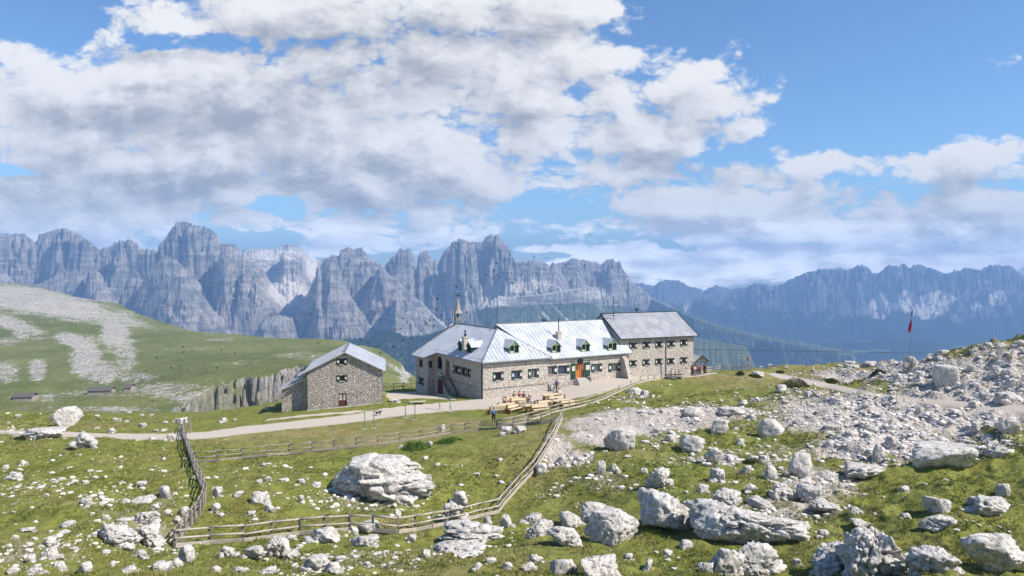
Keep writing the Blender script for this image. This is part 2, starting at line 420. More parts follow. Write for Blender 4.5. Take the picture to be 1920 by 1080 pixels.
# ------------------------------------------------------------------ ground materials
def rockcol(q, vec, s=1.0):
    n = q.noise(vec, .9 * s, 7, .62, .3)
    v = q.noise(vec, 4.5 * s, 5, .65, .5)
    c = q.mix(q.ramp(n, .36, .64), (.52, .49, .45), (.75, .715, .67))
    c = q.mix(q.ramp(v, .52, .70, 0, .85), c, (.25, .24, .23))
    return c, v
def b_ground(q, b):
    co = q.coord('Object')
    at_ = q.node('ShaderNodeAttribute', attribute_name='cover')
    sp = q.node('ShaderNodeSeparateColor'); q.put(sp.inputs[0], at_.outputs['Color'])
    rub, path, dry = sp.outputs[0], sp.outputs[1], sp.outputs[2]
    nl = q.noise(co, .11, 5, .6, .4); nm = q.noise(co, .9, 6, .65, .3); ns = q.noise(co, 6.0, 5, .7)
    gr = q.mix(q.ramp(nm, .3, .7), (.095, .122, .022), (.200, .215, .046))
    gr = q.mix(q.ramp(ns, .35, .75), gr, (.225, .225, .058))
    dr = q.mix(q.ramp(nm, .3, .7), (.20, .175, .062), (.315, .255, .115))
    dn = q.m('ADD', q.m('MULTIPLY', dry, .9), q.m('MULTIPLY', q.m('SUBTRACT', nl, .5), 1.6))
    gr = q.mix(q.ramp(dn, .15, .95), gr, dr)
    dk = q.noise(co, 1.9, 5, .7, .8)
    gr = q.mix(q.ramp(dk, .54, .68, 0, .65), gr, (.052, .062, .016))
    gr = q.mix(q.ramp(q.noise(co, .42, 5, .65, .6), .55, .68, 0, .5), gr, (.145, .120, .050))
    yel = q.voro(co, 1.3); yn = q.noise(co, .25, 3)
    gr = q.mix(q.m('MULTIPLY', q.ramp(yel, .10, .05), q.ramp(yn, .56, .66)), gr, (.42, .30, .03))
    soil = q.mix(ns, (.14, .115, .088), (.38, .33, .275))
    # small stones
    v1 = q.voro(co, 4.6); v1c = q.voro(co, 4.6, out='Color'); v2 = q.voro(co, 9.0); v3 = q.voro(co, 1.3)
    sc = q.node('ShaderNodeSeparateColor'); q.put(sc.inputs[0], v1c)
    stone = q.mix(sc.outputs[0], (.54, .50, .455), (.78, .74, .69))
    rn = q.m('ADD', rub, q.m('MULTIPLY', q.m('SUBTRACT', nm, .5), .9))
    rn = q.m('ADD', rn, q.m('MULTIPLY', q.m('SUBTRACT', nl, .5), .9))
    sparse = q.m('MULTIPLY', q.ramp(v1, .22, .15), q.ramp(q.m('ADD', sc.outputs[1], q.m('MULTIPLY', rub, .5)), .82, .86))
    dense = q.ramp(rn, .30, .52)
    gaps = q.ramp(v1, .40, .62)
    rubc = q.mix(gaps, stone, soil)
    rubc = q.mix(q.ramp(v2, .28, .5, .0, .55), rubc, (.50, .45, .40))
    c = q.mix(q.ramp(rn, .16, .34, 0, .5), gr, soil)
    c = q.mix(dense, c, rubc)
    c = q.mix(q.m('MULTIPLY', sparse, .9), c, stone)
    pn = q.ramp(q.m('ADD', path, q.m('MULTIPLY', q.m('SUBTRACT', nm, .5), .55)), .34, .62)
    pc = q.mix(ns, (.38, .325, .27), (.56, .50, .43))
    pc = q.mix(q.ramp(v1, .34, .22, 0, .5), pc, stone)
    pc = q.mix(q.ramp(v2, .2, .1, 0, .5), pc, (.62, .58, .54))
    c = q.mix(pn, c, pc)
    h = q.m('ADD', q.m('MULTIPLY', nm, .5), q.m('MULTIPLY', ns, .5))
    hs = q.m('MULTIPLY', q.ramp(v1, .42, .1), q.m('MAXIMUM', dense, sparse))
    h = q.m('MULTIPLY', q.m('ADD', h, hs), q.m('SUBTRACT', 1.0, q.m('MULTIPLY', pn, .75)))
    q.put(b.inputs['Normal'], q.bump(h, .9, .16))
    return c
M = {}
M['ground'] = material('ground_cover', b_ground, .95, 0, .15)
def b_rock(q, b):
    co = q.coord('Object')
    c, v = rockcol(q, co, 1.0)
    geo = q.node('ShaderNodeNewGeometry')
    fine_ = q.noise(co, 12, 5, .7, .4)
    cr = q.voro(q.vm('ADD', q.scale(co, (1, 1, 1.6)), q.vm('MULTIPLY', q.noise(co, 2.2, 3, .6, 0, 1), (.7, .7, .7))), 1.6, 'DISTANCE_TO_EDGE')
    crack = q.ramp(cr, .0, .045, 1, 0)
    c = q.mix(q.m('MULTIPLY', q.m('MULTIPLY', crack, q.ramp(v, .42, .58)), .7), c, (.12, .115, .11))
    c = q.mix(q.ramp(fine_, .62, .78, 0, .45), c, (.24, .235, .225))
    oi = q.node('ShaderNodeObjectInfo')
    c = q.mix(q.m('MULTIPLY', oi.outputs['Random'], .25), c, (.50, .48, .45))
    sk = q.noise(q.scale(co, (1.6, 1.6, .6)), 2.4, 6, .72, 1.2)
    c = q.mix(q.ramp(sk, .51, .63, 0, .8), c, (.205, .20, .19))
    lich = q.noise(co, .7, 4, .6, .5)
    c = q.mix(q.ramp(lich, .62, .72, 0, .45), c, (.27, .235, .16))
    h = q.m('SUBTRACT', q.m('ADD', q.m('MULTIPLY', q.m('ADD', v, sk), -.5), q.m('MULTIPLY', fine_, -.35)), q.m('MULTIPLY', crack, .25))
    q.put(b.inputs['Normal'], q.bump(h, .8, .11))
    return c
M['rock'] = material('pale_limestone', b_rock, .92, 0, .15)

# ------------------------------------------------------------------ near ground mesh
def build_ground():
    rows = [-15.0]
    while rows[-1] < 235:
        y = rows[-1]
        st = .1 * (max(y, 30) / 35) ** 2 * .95 if y > 26 else .9
        if y > 128: st = max(st, (y - 120) * .2)
        rows.append(y + st)
    ry = np.array(rows); k = np.linspace(-1.02, 1.02, 980)
    Y = np.repeat(ry[:, None], len(k), 1); X = k[None] * (Y + 24)
    z0 = base_h(X, Y); rub, path, dry = masks(X, Y, z0); Z = ground_h(X, Y, (z0, (rub, path, dry)))
    co = np.stack([X, Y, Z], -1).reshape(-1, 3)
    at_ = np.stack([rub, path, dry], -1).reshape(-1, 3)
    o = np_mesh('ground', co, grid_faces(len(ry), len(k)), M['ground'], True, {'cover': at_})
    tag(o, kind='structure')
build_ground()

# ------------------------------------------------------------------ the hill across the hollow, with its cliff
HP = [(0, 775, 350), (0, 740, 450), (0, 700, 620), (0, 640, 850), (0, 590, 1050), (0, 545, 1380), (0, 530, 1560), (-350, 770, 350), (-350, 600, 1000), (-350, 520, 1600),
      (150, 775, 330), (180, 737, 560), (150, 690, 680), (130, 640, 850), (120, 590, 1100), (100, 553, 1400), (200, 568, 1300), (250, 590, 1230), (300, 606, 1180), (400, 627, 1120), (440, 632, 1100), (560, 635, 1020), (640, 638, 930),
      (300, 700, 600), (300, 650, 850), (300, 760, 400), (420, 712, 470), (480, 704, 480), (560, 692, 520), (600, 680, 600), (450, 670, 760), (550, 660, 830), (700, 652, 800), (740, 680, 640), (760, 708, 560), (775, 725, 520), (660, 690, 560), (700, 720, 480), (830, 790, 500), (950, 860, 560), (900, 760, 900), (340, 735, 430), (60, 755, 430), (-100, 500, 2100), (500, 660, 2100), (900, 800, 2100)]
hp, hv = [], []
for (px, py, d) in HP:
    w_ = at(px, py, d); hp.append((w_[0], w_[1])); hv.append(w_[2])
HTPS = tps_fit(np.array(hp) / 100, np.array(hv), .02)
def hill_top(x, y):
    return tps_eval(HTPS, x / 100, y / 100)
HEX = [-400, 0, 150, 250, 440, 560, 640, 700, 760, 900]
HEY = [1650, 1580, 1430, 1260, 1110, 1030, 940, 830, 620, 560]
def hill_h(x, y, full=False):
    px = 960 + F * x / y
    z = hill_top(x, y)
    n = fbm2(x * .006, y * .006, 5, 41) - .5
    z = z + n * 16 * smooth(y, 250, 600) + (fbm2(x * .03, y * .03, 4, 43) - .5) * 4.2 + (ridge2(x * .09, y * .09, 3, 44) - .5) * 1.0
    z = z + (ridge2(x * .012, y * .012, 3, 143) - .5) * 5 * smooth(px, 650, 780)
    ye = np.interp(px, HEX, HEY)
    o = np.maximum(0, y - ye); z = z - .6 * o * o / (o + 90)
    # cliff edge: in front of this distance the ground drops sheer
    dc = np.interp(px, [-400, 230, 300, 330, 420, 480, 560, 600, 640, 700], [230, 230, 300, 405, 462, 468, 505, 470, 430, 300])
    nc = (ridge2(x * .017, y * .012, 4, 51, .6) - .5) * 44 + (ridge2(x * .09, y * .05, 4, 52, .6) - .5) * 16
    t = np.maximum(0, dc + nc - y)
    Hc = np.interp(px, [-400, 250, 320, 400, 560, 640, 700], [0, 4, 26, 42, 52, 46, 20])
    drop = np.minimum(t * 2.4, Hc) + np.maximum(0, t - Hc / 2.4) * .28
    dn_ = drop / 9.0 + 1.5 * fbm2(x * .03, y * .02, 3, 55); drop = drop - np.clip(drop / 8, 0, 1) * (smooth(dn_ - np.floor(dn_), .2, .8) - (dn_ - np.floor(dn_))) * 7.0 + np.clip(drop / 8, 0, 1) * (ridge2(x * .22, y * .1 + z * .1, 3, 56) - .5) * 5
    zc = z - drop
    if full: return zc, smooth(drop, 1.0, 6.0) * (t < Hc / 4.0 + 14)
    return zc
def build_hill():
    px = np.arange(-380, 960, 1.5)
    ry = np.concatenate([np.linspace(190, 560, 420), np.linspace(562, 1000, 170), np.linspace(1004, 1700, 170), np.linspace(1710, 2300, 25)])
    Y = np.repeat(ry[:, None], len(px), 1); X = (px[None] - 960) / F * Y
    Z, cl = hill_h(X, Y, True)
    PX, PY = project(X, Y, Z)
    sc = np.zeros(X.shape)
    for cx, cy, rx, ry_, a, sh in [(70, 565, 150, 26, 1, .18), (200, 590, 70, 12, .8, .25), (30, 610, 50, 14, .9, .3), (40, 625, 20, 10, .8, 0), (215, 625, 26, 30, 1.0, .1), (140, 640, 34, 14, .95, .3), (160, 670, 26, 34, .95, 0), (190, 700, 34, 22, .8, 0), (235, 665, 22, 34, .7, 0), (250, 708, 40, 12, .6, 0),
                                   (10, 700, 26, 20, .7, 0), (70, 695, 16, 22, .8, 0), (15, 640, 24, 10, .5, 0), (70, 745, 60, 8, .6, 0), (170, 738, 60, 5, .5, 0), (300, 730, 90, 12, .55, 0), (340, 740, 50, 12, .65, 0), (440, 680, 60, 5, .3, 0), (560, 665, 60, 8, .35, 0), (760, 700, 10, 16, .9, 0), (700, 665, 30, 6, .5, .5), (740, 690, 20, 5, .6, .6), (210, 770, 140, 7, .5, 0), (420, 637, 30, 3, .5, 0), (330, 655, 60, 3, .3, 0)]:
        r = np.hypot((PX - cx) / rx, (PY - cy - sh * (PX - cx)) / ry_); sc = np.maximum(sc, a * np.clip(1.6 - r, 0, 1))
    co = np.stack([X, Y, Z], -1).reshape(-1, 3)
    at_ = np.stack([sc, cl, np.zeros_like(sc)], -1).reshape(-1, 3)
    def bh(q, b):
        c0 = q.coord('Object')
        a = q.node('ShaderNodeAttribute', attribute_name='cover')
        sp = q.node('ShaderNodeSeparateColor'); q.put(sp.inputs[0], a.outputs['Color'])
        nl = q.noise(c0, .008, 6, .6, .5); nm = q.noise(c0, .05, 6, .65, .4); ns = q.noise(c0, .35, 5, .7)
        gr = q.mix(q.ramp(nl, .38, .62), (.125, .155, .042), (.185, .200, .064))
        gr = q.mix(q.ramp(nm, .45, .75), gr, (.205, .190, .082))
        rock = q.mix(q.ramp(ns, .35, .65), (.29, .27, .23), (.54, .51, .46))
        r = q.m('ADD', q.m('MULTIPLY', sp.outputs[0], .85), q.m('ADD', q.m('MULTIPLY', q.m('SUBTRACT', nm, .5), 1.3), q.m('MULTIPLY', q.m('SUBTRACT', ns, .5), 2.0)))
        r = q.m('ADD', r, q.m('MULTIPLY', q.m('SUBTRACT', nl, .5), .9))
        c = q.mix(q.ramp(r, .30, .74), gr, rock)
        st = q.noise(q.scale(c0, (1, 1, .28)), .30, 7, .75, .9)
        cc_ = q.mix(q.ramp(st, .35, .65), (.135, .13, .13), (.42, .395, .365))
        cc_ = q.mix(q.ramp(nm, .58, .72, 0, .5), cc_, (.40, .30, .23))
        cc_ = q.mix(q.ramp(nl, .52, .6, 0, .5), cc_, gr)
        geo = q.node('ShaderNodeNewGeometry'); sn = q.node('ShaderNodeSeparateXYZ'); q.put(sn.inputs[0], geo.outputs['Normal'])
        steep = q.ramp(sn.outputs[2], .45, .72, 1, 0)
        c = q.mix(q.m('MAXIMUM', steep, q.m('MULTIPLY', sp.outputs[1], steep)), c, cc_)
        q.put(b.inputs['Normal'], q.bump(q.m('ADD', ns, nm), .9, 2.5))
        return c
    o = np_mesh('hill', co, grid_faces(len(ry), len(px)), material('hill_cover', bh, .95, 0, .1), True, {'cover': at_})
    tag(o, kind='structure')
build_hill()
def hill_hit(px, py):
    r = ray(px, py); d = np.linspace(230, 1800, 1500); z = hill_h(r[0] * d, d); zr = HC + r[2] * d
    s = np.nonzero(zr < z)[0]
    i = int(s[0]) if len(s) else int(np.argmin(zr - z))
    return np.array([r[0] * d[i], d[i], z[i]])

# ------------------------------------------------------------------ mountain ranges
def crest(pts_, px, jag=1.0, seed=0):
    a = np.array(pts_, float)
    py = np.interp(px, a[:, 0], a[:, 1])
    py = py + (fbm2(px * .11, px * 0 + seed, 4, seed) - .5) * 3.0 * jag + (fbm2(px * .55, px * 0 + seed, 3, seed + 2, .6) - .5) * 5.0 * jag
    out = np.maximum(a[0, 0] - px, px - a[-1, 0])
    return py + np.maximum(0, out) * 2.2
def layer(X, Y, PX, pts_, D, cliff, sc, ss, spur=150, sp_f=1.0, back=.7, jag=1.0, seed=0, det=1.0):
    """one ridge: crest as seen, at distance D (number or list of px,D); steep rock then scree"""
    Dp = D if not isinstance(D, list) else np.interp(PX, [a for a, _ in D], [b for _, b in D])
    cz = zpy(crest(pts_, PX, jag, seed), Dp)
    ph = Dp - Y
    wx = X + 260 * (fbm2(X * .0022, ph * .0030, 4, seed + 21) - .5); wp = ph + 260 * (fbm2(X * .0022 + 9, ph * .0030, 4, seed + 22) - .5)
    n = (ridge2(wx * .0024 + seed, wp * .0042 + seed, 5, seed + 3, .55) - .5) * 2 * spur
    n = n + (ridge2(wx * .0105 + wp * .006 + seed, wp * .015 - wx * .003, 5, seed + 5, .62) - .5) * spur * .8
    t = Dp - Y + n * smooth(Dp - Y, 5, 200) * 1.45
    tc = cliff / sc * (.8 + .5 * fbm2(X * .002, ph * 0 + seed, 3, seed + 23))
    f = np.maximum(0, t)
    drop = np.where(f < tc, f * sc, tc * sc + (f - tc) * ss)
    rockm = 1 - smooth(f, tc * .9, tc * 1.25)
    # ledges: the rock steps down in uneven storeys
    hs = 64.0; ph2 = (drop + 160 * (fbm2(X * .0016, ph * .001, 3, seed + 24) - .5) + 24 * (fbm2(X * .012, ph * .01, 3, seed + 25) - .5)) / hs
    fr_ = ph2 - np.floor(ph2); step = smooth(fr_, .18, .82) - fr_
    z = cz - drop - rockm * smooth(drop, 10, 60) * step * hs * .9 * det
    z = z + rockm * smooth(f, 0, 60) * det * ((ridge2(X * .016, ph * .02, 5, seed + 11, .6) - .5) * 66 + (fbm2(X * .004, ph * .006, 3, seed + 12) - .5) * 90)
    z = z + (1 - rockm) * det * ((ridge2(PX * .12 + Y * .002, Y * .0008, 3, seed + 13) - .5) * 14 + (fbm2(X * .01, Y * .01, 3, seed + 14) - .5) * 10)
    z = np.minimum(z, cz + 3)
    z = z - np.maximum(0, -t - 260) * back
    return z, rockm
def b_mountain(green, rockA, rockB, screeA, screeB, sc_=1.0):
    def f(q, b):
        c0 = q.coord('Object')
        a = q.node('ShaderNodeAttribute', attribute_name='cover')
        sp = q.node('ShaderNodeSeparateColor'); q.put(sp.inputs[0], a.outputs['Color'])
        geo = q.node('ShaderNodeNewGeometry'); sn = q.node('ShaderNodeSeparateXYZ'); q.put(sn.inputs[0], geo.outputs['Normal'])
        nm = q.noise(c0, .004 * sc_, 7, .65, .5); ns = q.noise(c0, .02 * sc_, 6, .7, .3)
        st = q.noise(q.scale(c0, (1, .5, .1)), .03 * sc_, 6, .7, .4)
        bd = q.noise(q.scale(c0, (.12, .12, 1)), .03 * sc_, 4, .7, .6)
        rk = q.mix(q.ramp(q.m('ADD', q.m('MULTIPLY', st, .45), q.m('MULTIPLY', bd, .55)), .40, .60), rockA, rockB)
        rk = q.mix(q.ramp(nm, .55, .75, 0, .45), rk, (.36, .29, .23))
        se = q.mix(q.ramp(ns, .3, .7), screeA, screeB)
        steep = q.ramp(q.m('ADD', sn.outputs[2], q.m('MULTIPLY', q.m('SUBTRACT', ns, .5), .3)), .55, .72, 1, 0)
        s_ = q.m('ADD', sp.outputs[0], q.m('MULTIPLY', q.m('SUBTRACT', nm, .5), .8))
        se = q.mix(q.ramp(s_, 1.1, 1.6), se, (.80, .74, .66))
        c = q.mix(q.m('MULTIPLY', q.ramp(s_, .3, .6), q.m('SUBTRACT', 1.0, q.m('MULTIPLY', steep, q.ramp(s_, 1.0, 1.7, .8, .1)))), rk, se)
        gg = q.mix(q.ramp(ns, .35, .65), green, tuple(v * .7 for v in green))
        g_ = q.m('ADD', sp.outputs[1], q.m('MULTIPLY', q.m('SUBTRACT', nm, .5), .6))
        c = q.mix(q.ramp(g_, .38, .58), c, gg)
        c = q.mix(q.ramp(q.m('ADD', sp.outputs[2], q.m('MULTIPLY', q.m('SUBTRACT', ns, .5), .7)), .5, .62), c, (.72, .73, .76))
        q.put(b.inputs['Normal'], q.bump(q.m('ADD', q.m('MULTIPLY', st, 1.0), ns), 1.0, 26 / sc_))
        return c
    return f
def build_rosengarten():
    px = np.arange(-330, 1640, 1.35)
    d = np.concatenate([np.linspace(2350, 3500, 170), np.linspace(3504, 5900, 500), np.linspace(5915, 6900, 40)])
    Y = np.repeat(d[:, None], len(px), 1); PX = np.repeat(px[None], len(d), 0); X = (PX - 960) / F * Y
    L = []
    sky_l = [(-330, 430), (-120, 452), (0, 444), (26, 439), (47, 438.5), (58, 446), (66, 455), (71, 452), (73, 439), (87, 436), (109, 428), (125, 431), (153, 444), (190, 469), (194, 463), (208, 463), (217, 454), (243, 451), (258, 456), (269, 468), (291, 468), (295, 474), (298, 461), (311, 446), (326, 424), (335, 416), (350, 416), (372, 424), (394, 428), (407, 439), (414, 455), (425, 458), (442, 458), (449, 470), (456, 472)]
    L.append((sky_l, 4900, 620, 2.1, .62, 170, 1.0, 101, 1.0, 1))
    sky_s = [(440, 486), (449, 473), (460, 467), (511, 467), (542, 457), (567, 468), (594, 486), (617, 488), (640, 500)]
    L.append((sky_s, 6000, 60, .9, .42, 60, .6, 107, .6, 0))
    sky_m = [(600, 500), (612, 484), (622, 478), (636, 480), (639, 469), (650, 464), (664, 467), (678, 464), (684, 473), (694, 483), (708, 492), (718, 500), (740, 524), (760, 560)]
    L.append((sky_m, 4800, 420, 1.7, .62, 140, 1.0, 113, 1.0, 1))
    sky_t = [(716, 520), (722, 500), (726, 493), (730, 488), (736, 480), (744, 478), (750, 468), (754, 467), (758, 474), (763, 467), (769, 467), (773, 475), (776, 486), (779, 510), (783, 492), (786, 474), (792, 474), (795, 470), (800, 469), (806, 478), (812, 492), (816, 488), (822, 493), (833, 472), (847, 457), (862, 449), (870, 452), (878, 455), (903, 455), (908, 448), (912, 443), (921, 439), (935, 444), (942, 450), (948, 456), (956, 468), (961, 482), (967, 492)]
    L.append((sky_t, 5300, 640, 2.4, .6, 170, 1.0, 119, 1.0, 1))
    sky_r = [(955, 500), (967, 491), (982, 491), (998, 488), (1010, 492), (1021, 492), (1029, 498), (1036, 493), (1042, 495), (1050, 506)]
    L.append((sky_r, 5300, 260, 2.0, .55, 150, 1.2, 123, 1.0, 1))
    sky_k = [(1035, 500), (1044, 494), (1060, 490), (1072, 486), (1081, 484.6), (1088, 489), (1094, 487), (1106, 490), (1118, 491), (1125, 496), (1131, 494), (1134, 487), (1149, 486), (1153, 493), (1157, 490), (1163, 490), (1167, 504), (1178, 517), (1191, 535), (1214, 548), (1219, 559), (1245, 571), (1269, 582), (1310, 601), (1360, 617), (1420, 633), (1500, 648), (1600, 668)]
    L.append((sky_k, [(1000, 6000), (1220, 6000), (1300, 5300), (1600, 4600)], 330, 1.9, .55, 150, 1.0, 127, 1.0, 1))
    # nearer buttresses
    fr = [([(250, 580), (257, 552), (262, 540), (280, 512), (306, 480), (319, 480), (330, 487), (345, 500), (372, 530), (395, 560), (412, 595)], 4300, 420, 1.9, .6, 120, 131),
          ([(270, 575), (290, 545), (318, 512), (339, 496), (350, 512), (361, 536), (380, 556), (398, 580), (418, 600)], 4000, 420, 2.2, .6, 110, 133),
          ([(395, 560), (400, 520), (408, 490), (416, 466), (425, 460), (440, 463), (446, 476), (456, 473), (470, 486), (494, 506), (508, 530), (520, 549), (541, 570)], 4350, 450, 1.9, .6, 120, 137),
          ([(470, 650), (490, 606), (520, 594), (548, 602), (560, 650)], 3700, 160, 1.2, .55, 100, 139),
          ([(520, 520), (526, 478), (532, 470), (545, 474), (556, 474), (566, 478), (572, 492), (578, 510), (592, 520), (600, 540)], 5450, 220, 1.7, .55, 90, 141),
          ([(588, 600), (591, 520), (593, 501), (598, 497), (601, 503), (604, 522), (609, 520), (613, 500), (619, 491), (627, 494), (634, 492), (640, 515), (650, 545), (664, 567), (678, 590), (694, 612)], 4150, 420, 3.0, .6, 110, 149),
          ([(700, 520), (712, 500), (722, 502), (728, 519), (742, 524), (756, 536), (764, 548), (772, 556), (789, 567), (800, 580), (811, 594), (833, 612), (850, 640)], 4450, 360, 1.9, .6, 120, 151),
          ([(718, 610), (727, 598), (736, 575), (742, 561), (748, 572), (758, 605), (764, 625)], 4050, 260, 2.6, .6, 90, 157),
          ([(-330, 520), (-100, 500), (0, 500), (40, 545), (74, 533), (95, 522), (114, 514), (144, 505), (151, 514), (160, 540), (175, 570)], 4300, 260, 1.8, .6, 110, 163),
          ([(156, 550), (164, 515), (168, 506), (181, 505), (190, 515), (197, 531), (210, 550), (225, 575)], 4150, 260, 2.4, .6, 100, 167),
          ([(1030, 530), (1046, 512), (1060, 500), (1072, 497), (1084, 494), (1090, 500), (1094, 520), (1100, 535)], 5550, 160, 2.2, .5, 90, 173),
          ([(900, 590), (915, 572), (935, 556), (960, 560), (990, 556), (1020, 552), (1055, 546), (1090, 542), (1120, 539), (1125, 548), (1128, 570), (1150, 590)], 4900, 110, 2.2, .5, 70, 179),
          ([(640, 650), (690, 646), (706, 636), (724, 627), (742, 636), (760, 645), (800, 642), (830, 632), (860, 628), (900, 640), (1000, 650), (1100, 650), (1200, 640), (1260, 634), (1400, 660)], 3300, 10, .8, .5, 70, 181)]
    for (p_, D_, cl, s1, s2, spur, seed) in fr: L.append((p_, D_, cl, s1, s2, spur, 1.0, seed, .8, 1))
    Z = -620 - (7000 - Y) * .05 + fbm2(X * .0012, Y * .0012, 4, 77) * 130 - 900 * smooth(PX, 1150, 1350); R = np.zeros(X.shape); I = np.full(X.shape, -1)
    for i, (p_, D_, cl, s1, s2, spur, jag, seed, det, rk) in enumerate(L):
        c_ = slice(*np.searchsorted(px, [p_[0][0] - (2000 if p_[0][0] < -300 else 130), p_[-1][0] + 130]))
        z, rm = layer(X[:, c_], Y[:, c_], PX[:, c_], p_, D_, cl, s1, s2, spur, 1.0, .8, jag, seed, det)
        w_ = z > Z[:, c_]; Z[:, c_] = np.where(w_, z, Z[:, c_]); R[:, c_] = np.where(w_, rm, R[:, c_]); I[:, c_] = np.where(w_, i, I[:, c_])
    QX, QY = project(X, Y, Z)
    scree = (1 - R) * .9
    for cx, cy, rx, ry_, a in [(540, 545, 44, 34, 2.2), (520, 478, 60, 12, 2.0), (585, 500, 14, 40, 1.8), (990, 540, 70, 12, 2.0), (1120, 552, 60, 12, 1.6), (920, 565, 40, 14, 1.8), (1010, 528, 60, 8, 1.5), (860, 575, 50, 22, 1.4), (410, 500, 10, 26, .6), (850, 600, 40, 30, .7), (660, 635, 40, 20, .8), (780, 630, 50, 16, .8)]:
        scree = np.maximum(scree, a * np.clip(1.5 - np.hypot((QX - cx) / rx, (QY - cy) / ry_), 0, 1))
    green = np.zeros(X.shape)
    for cx, cy, rx, ry_, a in [(1060, 600, 170, 28, 1.2), (950, 598, 90, 20, 1.0), (740, 665, 70, 34, 1.2), (1250, 620, 150, 42, 1.0), (1400, 670, 250, 50, 1.3), (870, 645, 90, 28, 1.1), (1190, 575, 60, 16, .4)]:
        green = np.maximum(green, a * np.clip(1.5 - np.hypot((QX - cx) / rx, (QY - cy) / ry_), 0, 1))
    streak = smooth(ridge2((QX - QY * 1.1) * .055, QY * .004, 3, 191), .62, .82)
    band = np.clip(1.5 - np.hypot((QX - 1080) / 170, (QY - 590) / 34), 0, 1)
    green = green - streak * band * 1.6
    green = np.maximum(green, (I == 18) * 1.1)
    snow = (ridge2(X * .003, Y * .0016, 3, 201) > .80) * np.clip(1.3 - np.hypot((QX - 520) / 80, (QY - 520) / 50), 0, 1)
    snow = np.maximum(snow, np.exp(-((QX - 412 - (QY - 490) * .15) / 2.0) ** 2) * (np.abs(QY - 500) < 22) * .9)
    snow = np.maximum(snow, np.exp(-((QX - 20) / 8) ** 2 - ((QY - 484) / 3) ** 2))
    co = np.stack([X, Y, Z], -1).reshape(-1, 3)
    o = np_mesh('mountain', co, grid_faces(len(d), len(px)), material('dolomite_rock', b_mountain((.15, .18, .09), (.185, .18, .18), (.48, .435, .39), (.50, .465, .42), (.66, .62, .56)), .95, 0, .05), True,
                {'cover': np.stack([scree, green, snow], -1).reshape(-1, 3)})
    tag(o, kind='structure')
build_rosengarten()
def build_latemar():
    px = np.arange(1080, 2400, 1.6)
    d = np.concatenate([np.linspace(7000, 9800, 110), np.linspace(9815, 11700, 230), np.linspace(11750, 12300, 14)])
    Y = np.repeat(d[:, None], len(px), 1); PX = np.repeat(px[None], len(d), 0); X = (PX - 960) / F * Y
    a = [(1150, 640), (1240, 590), (1271, 569), (1286, 561), (1310, 558), (1331, 553), (1365, 554), (1402, 539), (1425, 532), (1442, 536), (1459, 537), (1480, 527), (1500, 516), (1520, 509), (1537, 505), (1556, 505), (1575, 503), (1590, 505), (1612, 497.5), (1627, 499), (1635, 513), (1650, 510), (1662, 500), (1669, 496), (1684, 500), (1695, 494), (1702, 502), (1712, 497), (1721, 496), (1740, 501), (1762, 510), (1774, 514), (1788, 508), (1800, 507), (1810, 500), (1819, 503), (1837, 507), (1850, 500), (1860, 497), (1880, 498), (1894, 499), (1906, 507), (1920, 518), (2050, 530), (2400, 510)]
    L = [(a, 11300, 520, 1.35, .5, 260, 1.3, 211),
         ([(1600, 600), (1690, 585), (1730, 578), (1790, 560), (1850, 540), (1900, 548), (2000, 560)], 10600, 300, 1.2, .45, 220, 1.0, 213),
         ([(1180, 660), (1240, 600), (1262, 572), (1275, 575), (1300, 590), (1400, 620), (1500, 640)], 10000, 120, 1.0, .4, 150, 1.0, 217),
         ([(1380, 680), (1480, 656), (1560, 648), (1620, 641), (1700, 640), (1760, 645), (1850, 660), (1950, 668), (2400, 670)], 8000, 5, .3, .25, 60, .4, 219),
         ([(1100, 700), (1300, 655), (1500, 668), (1700, 672), (2000, 660), (2400, 660)], 7500, 5, .3, .3, 60, .4, 221)]
    Z = -1010 + fbm2(X * .0006, Y * .0006, 4, 78) * 160; R = np.zeros(X.shape)
    for (p_, D_, cl, s1, s2, spur, jag, seed) in L:
        z, rm = layer(X, Y, PX, p_, D_, cl, s1, s2, spur, 1.0, .8, jag, seed, 1.3)
        w_ = z > Z; Z = np.where(w_, z, Z); R = np.where(w_, rm, R)
    QX, QY = project(X, Y, Z)
    scree = np.zeros(X.shape)
    for cx, cy, rx, ry_, a_ in [(1740, 575, 34, 20, 1.2), (1650, 575, 16, 24, 1.2), (1700, 565, 16, 20, 1.0), (1870, 560, 16, 14, 1.0), (1760, 560, 30, 14, 1.0), (1830, 575, 12, 8, .8), (1480, 545, 60, 20, .35), (1290, 575, 12, 14, .5), (1850, 530, 26, 5, .6)]:
        scree = np.maximum(scree, a_ * np.clip(1.5 - np.hypot((QX - cx) / rx, (QY - cy) / ry_), 0, 1))
    scree = scree * (.7 + .9 * ridge2(QX * .09, QY * .006, 3, 231))
    green = smooth(QY + 70 * (fbm2(X * .0011, Y * .0011, 5, 233) - .5), 556, 618) * 1.1
    green = np.maximum(green, smooth(QY + 40 * (fbm2(X * .0016, Y * .0016, 4, 234) - .5), 590, 640))
    green = green * (1 - np.clip(scree, 0, 1))
    mead = np.zeros(X.shape)
    for cx, cy, rx, ry_, sh in [(1400, 608, 20, 2.0, -.30), (1430, 598, 12, 2.0, -.5), (1478, 593, 20, 4, .06), (1600, 660, 34, 3.2, .0), (1650, 657, 22, 2.0, .05), (1545, 612, 20, 1.2, 0), (1560, 636, 14, 1.2, 0), (1620, 640, 14, 1.2, 0), (1415, 628, 16, 3, .25), (1800, 650, 20, 1.5, 0)]:
        mead = np.maximum(mead, np.clip(1.4 - np.hypot((QX - cx) / rx, (QY - cy - sh * (QX - cx)) / ry_), 0, 1))
    co = np.stack([X, Y, Z - HC], -1).reshape(-1, 3) * .75 + np.array([0, 0, HC])
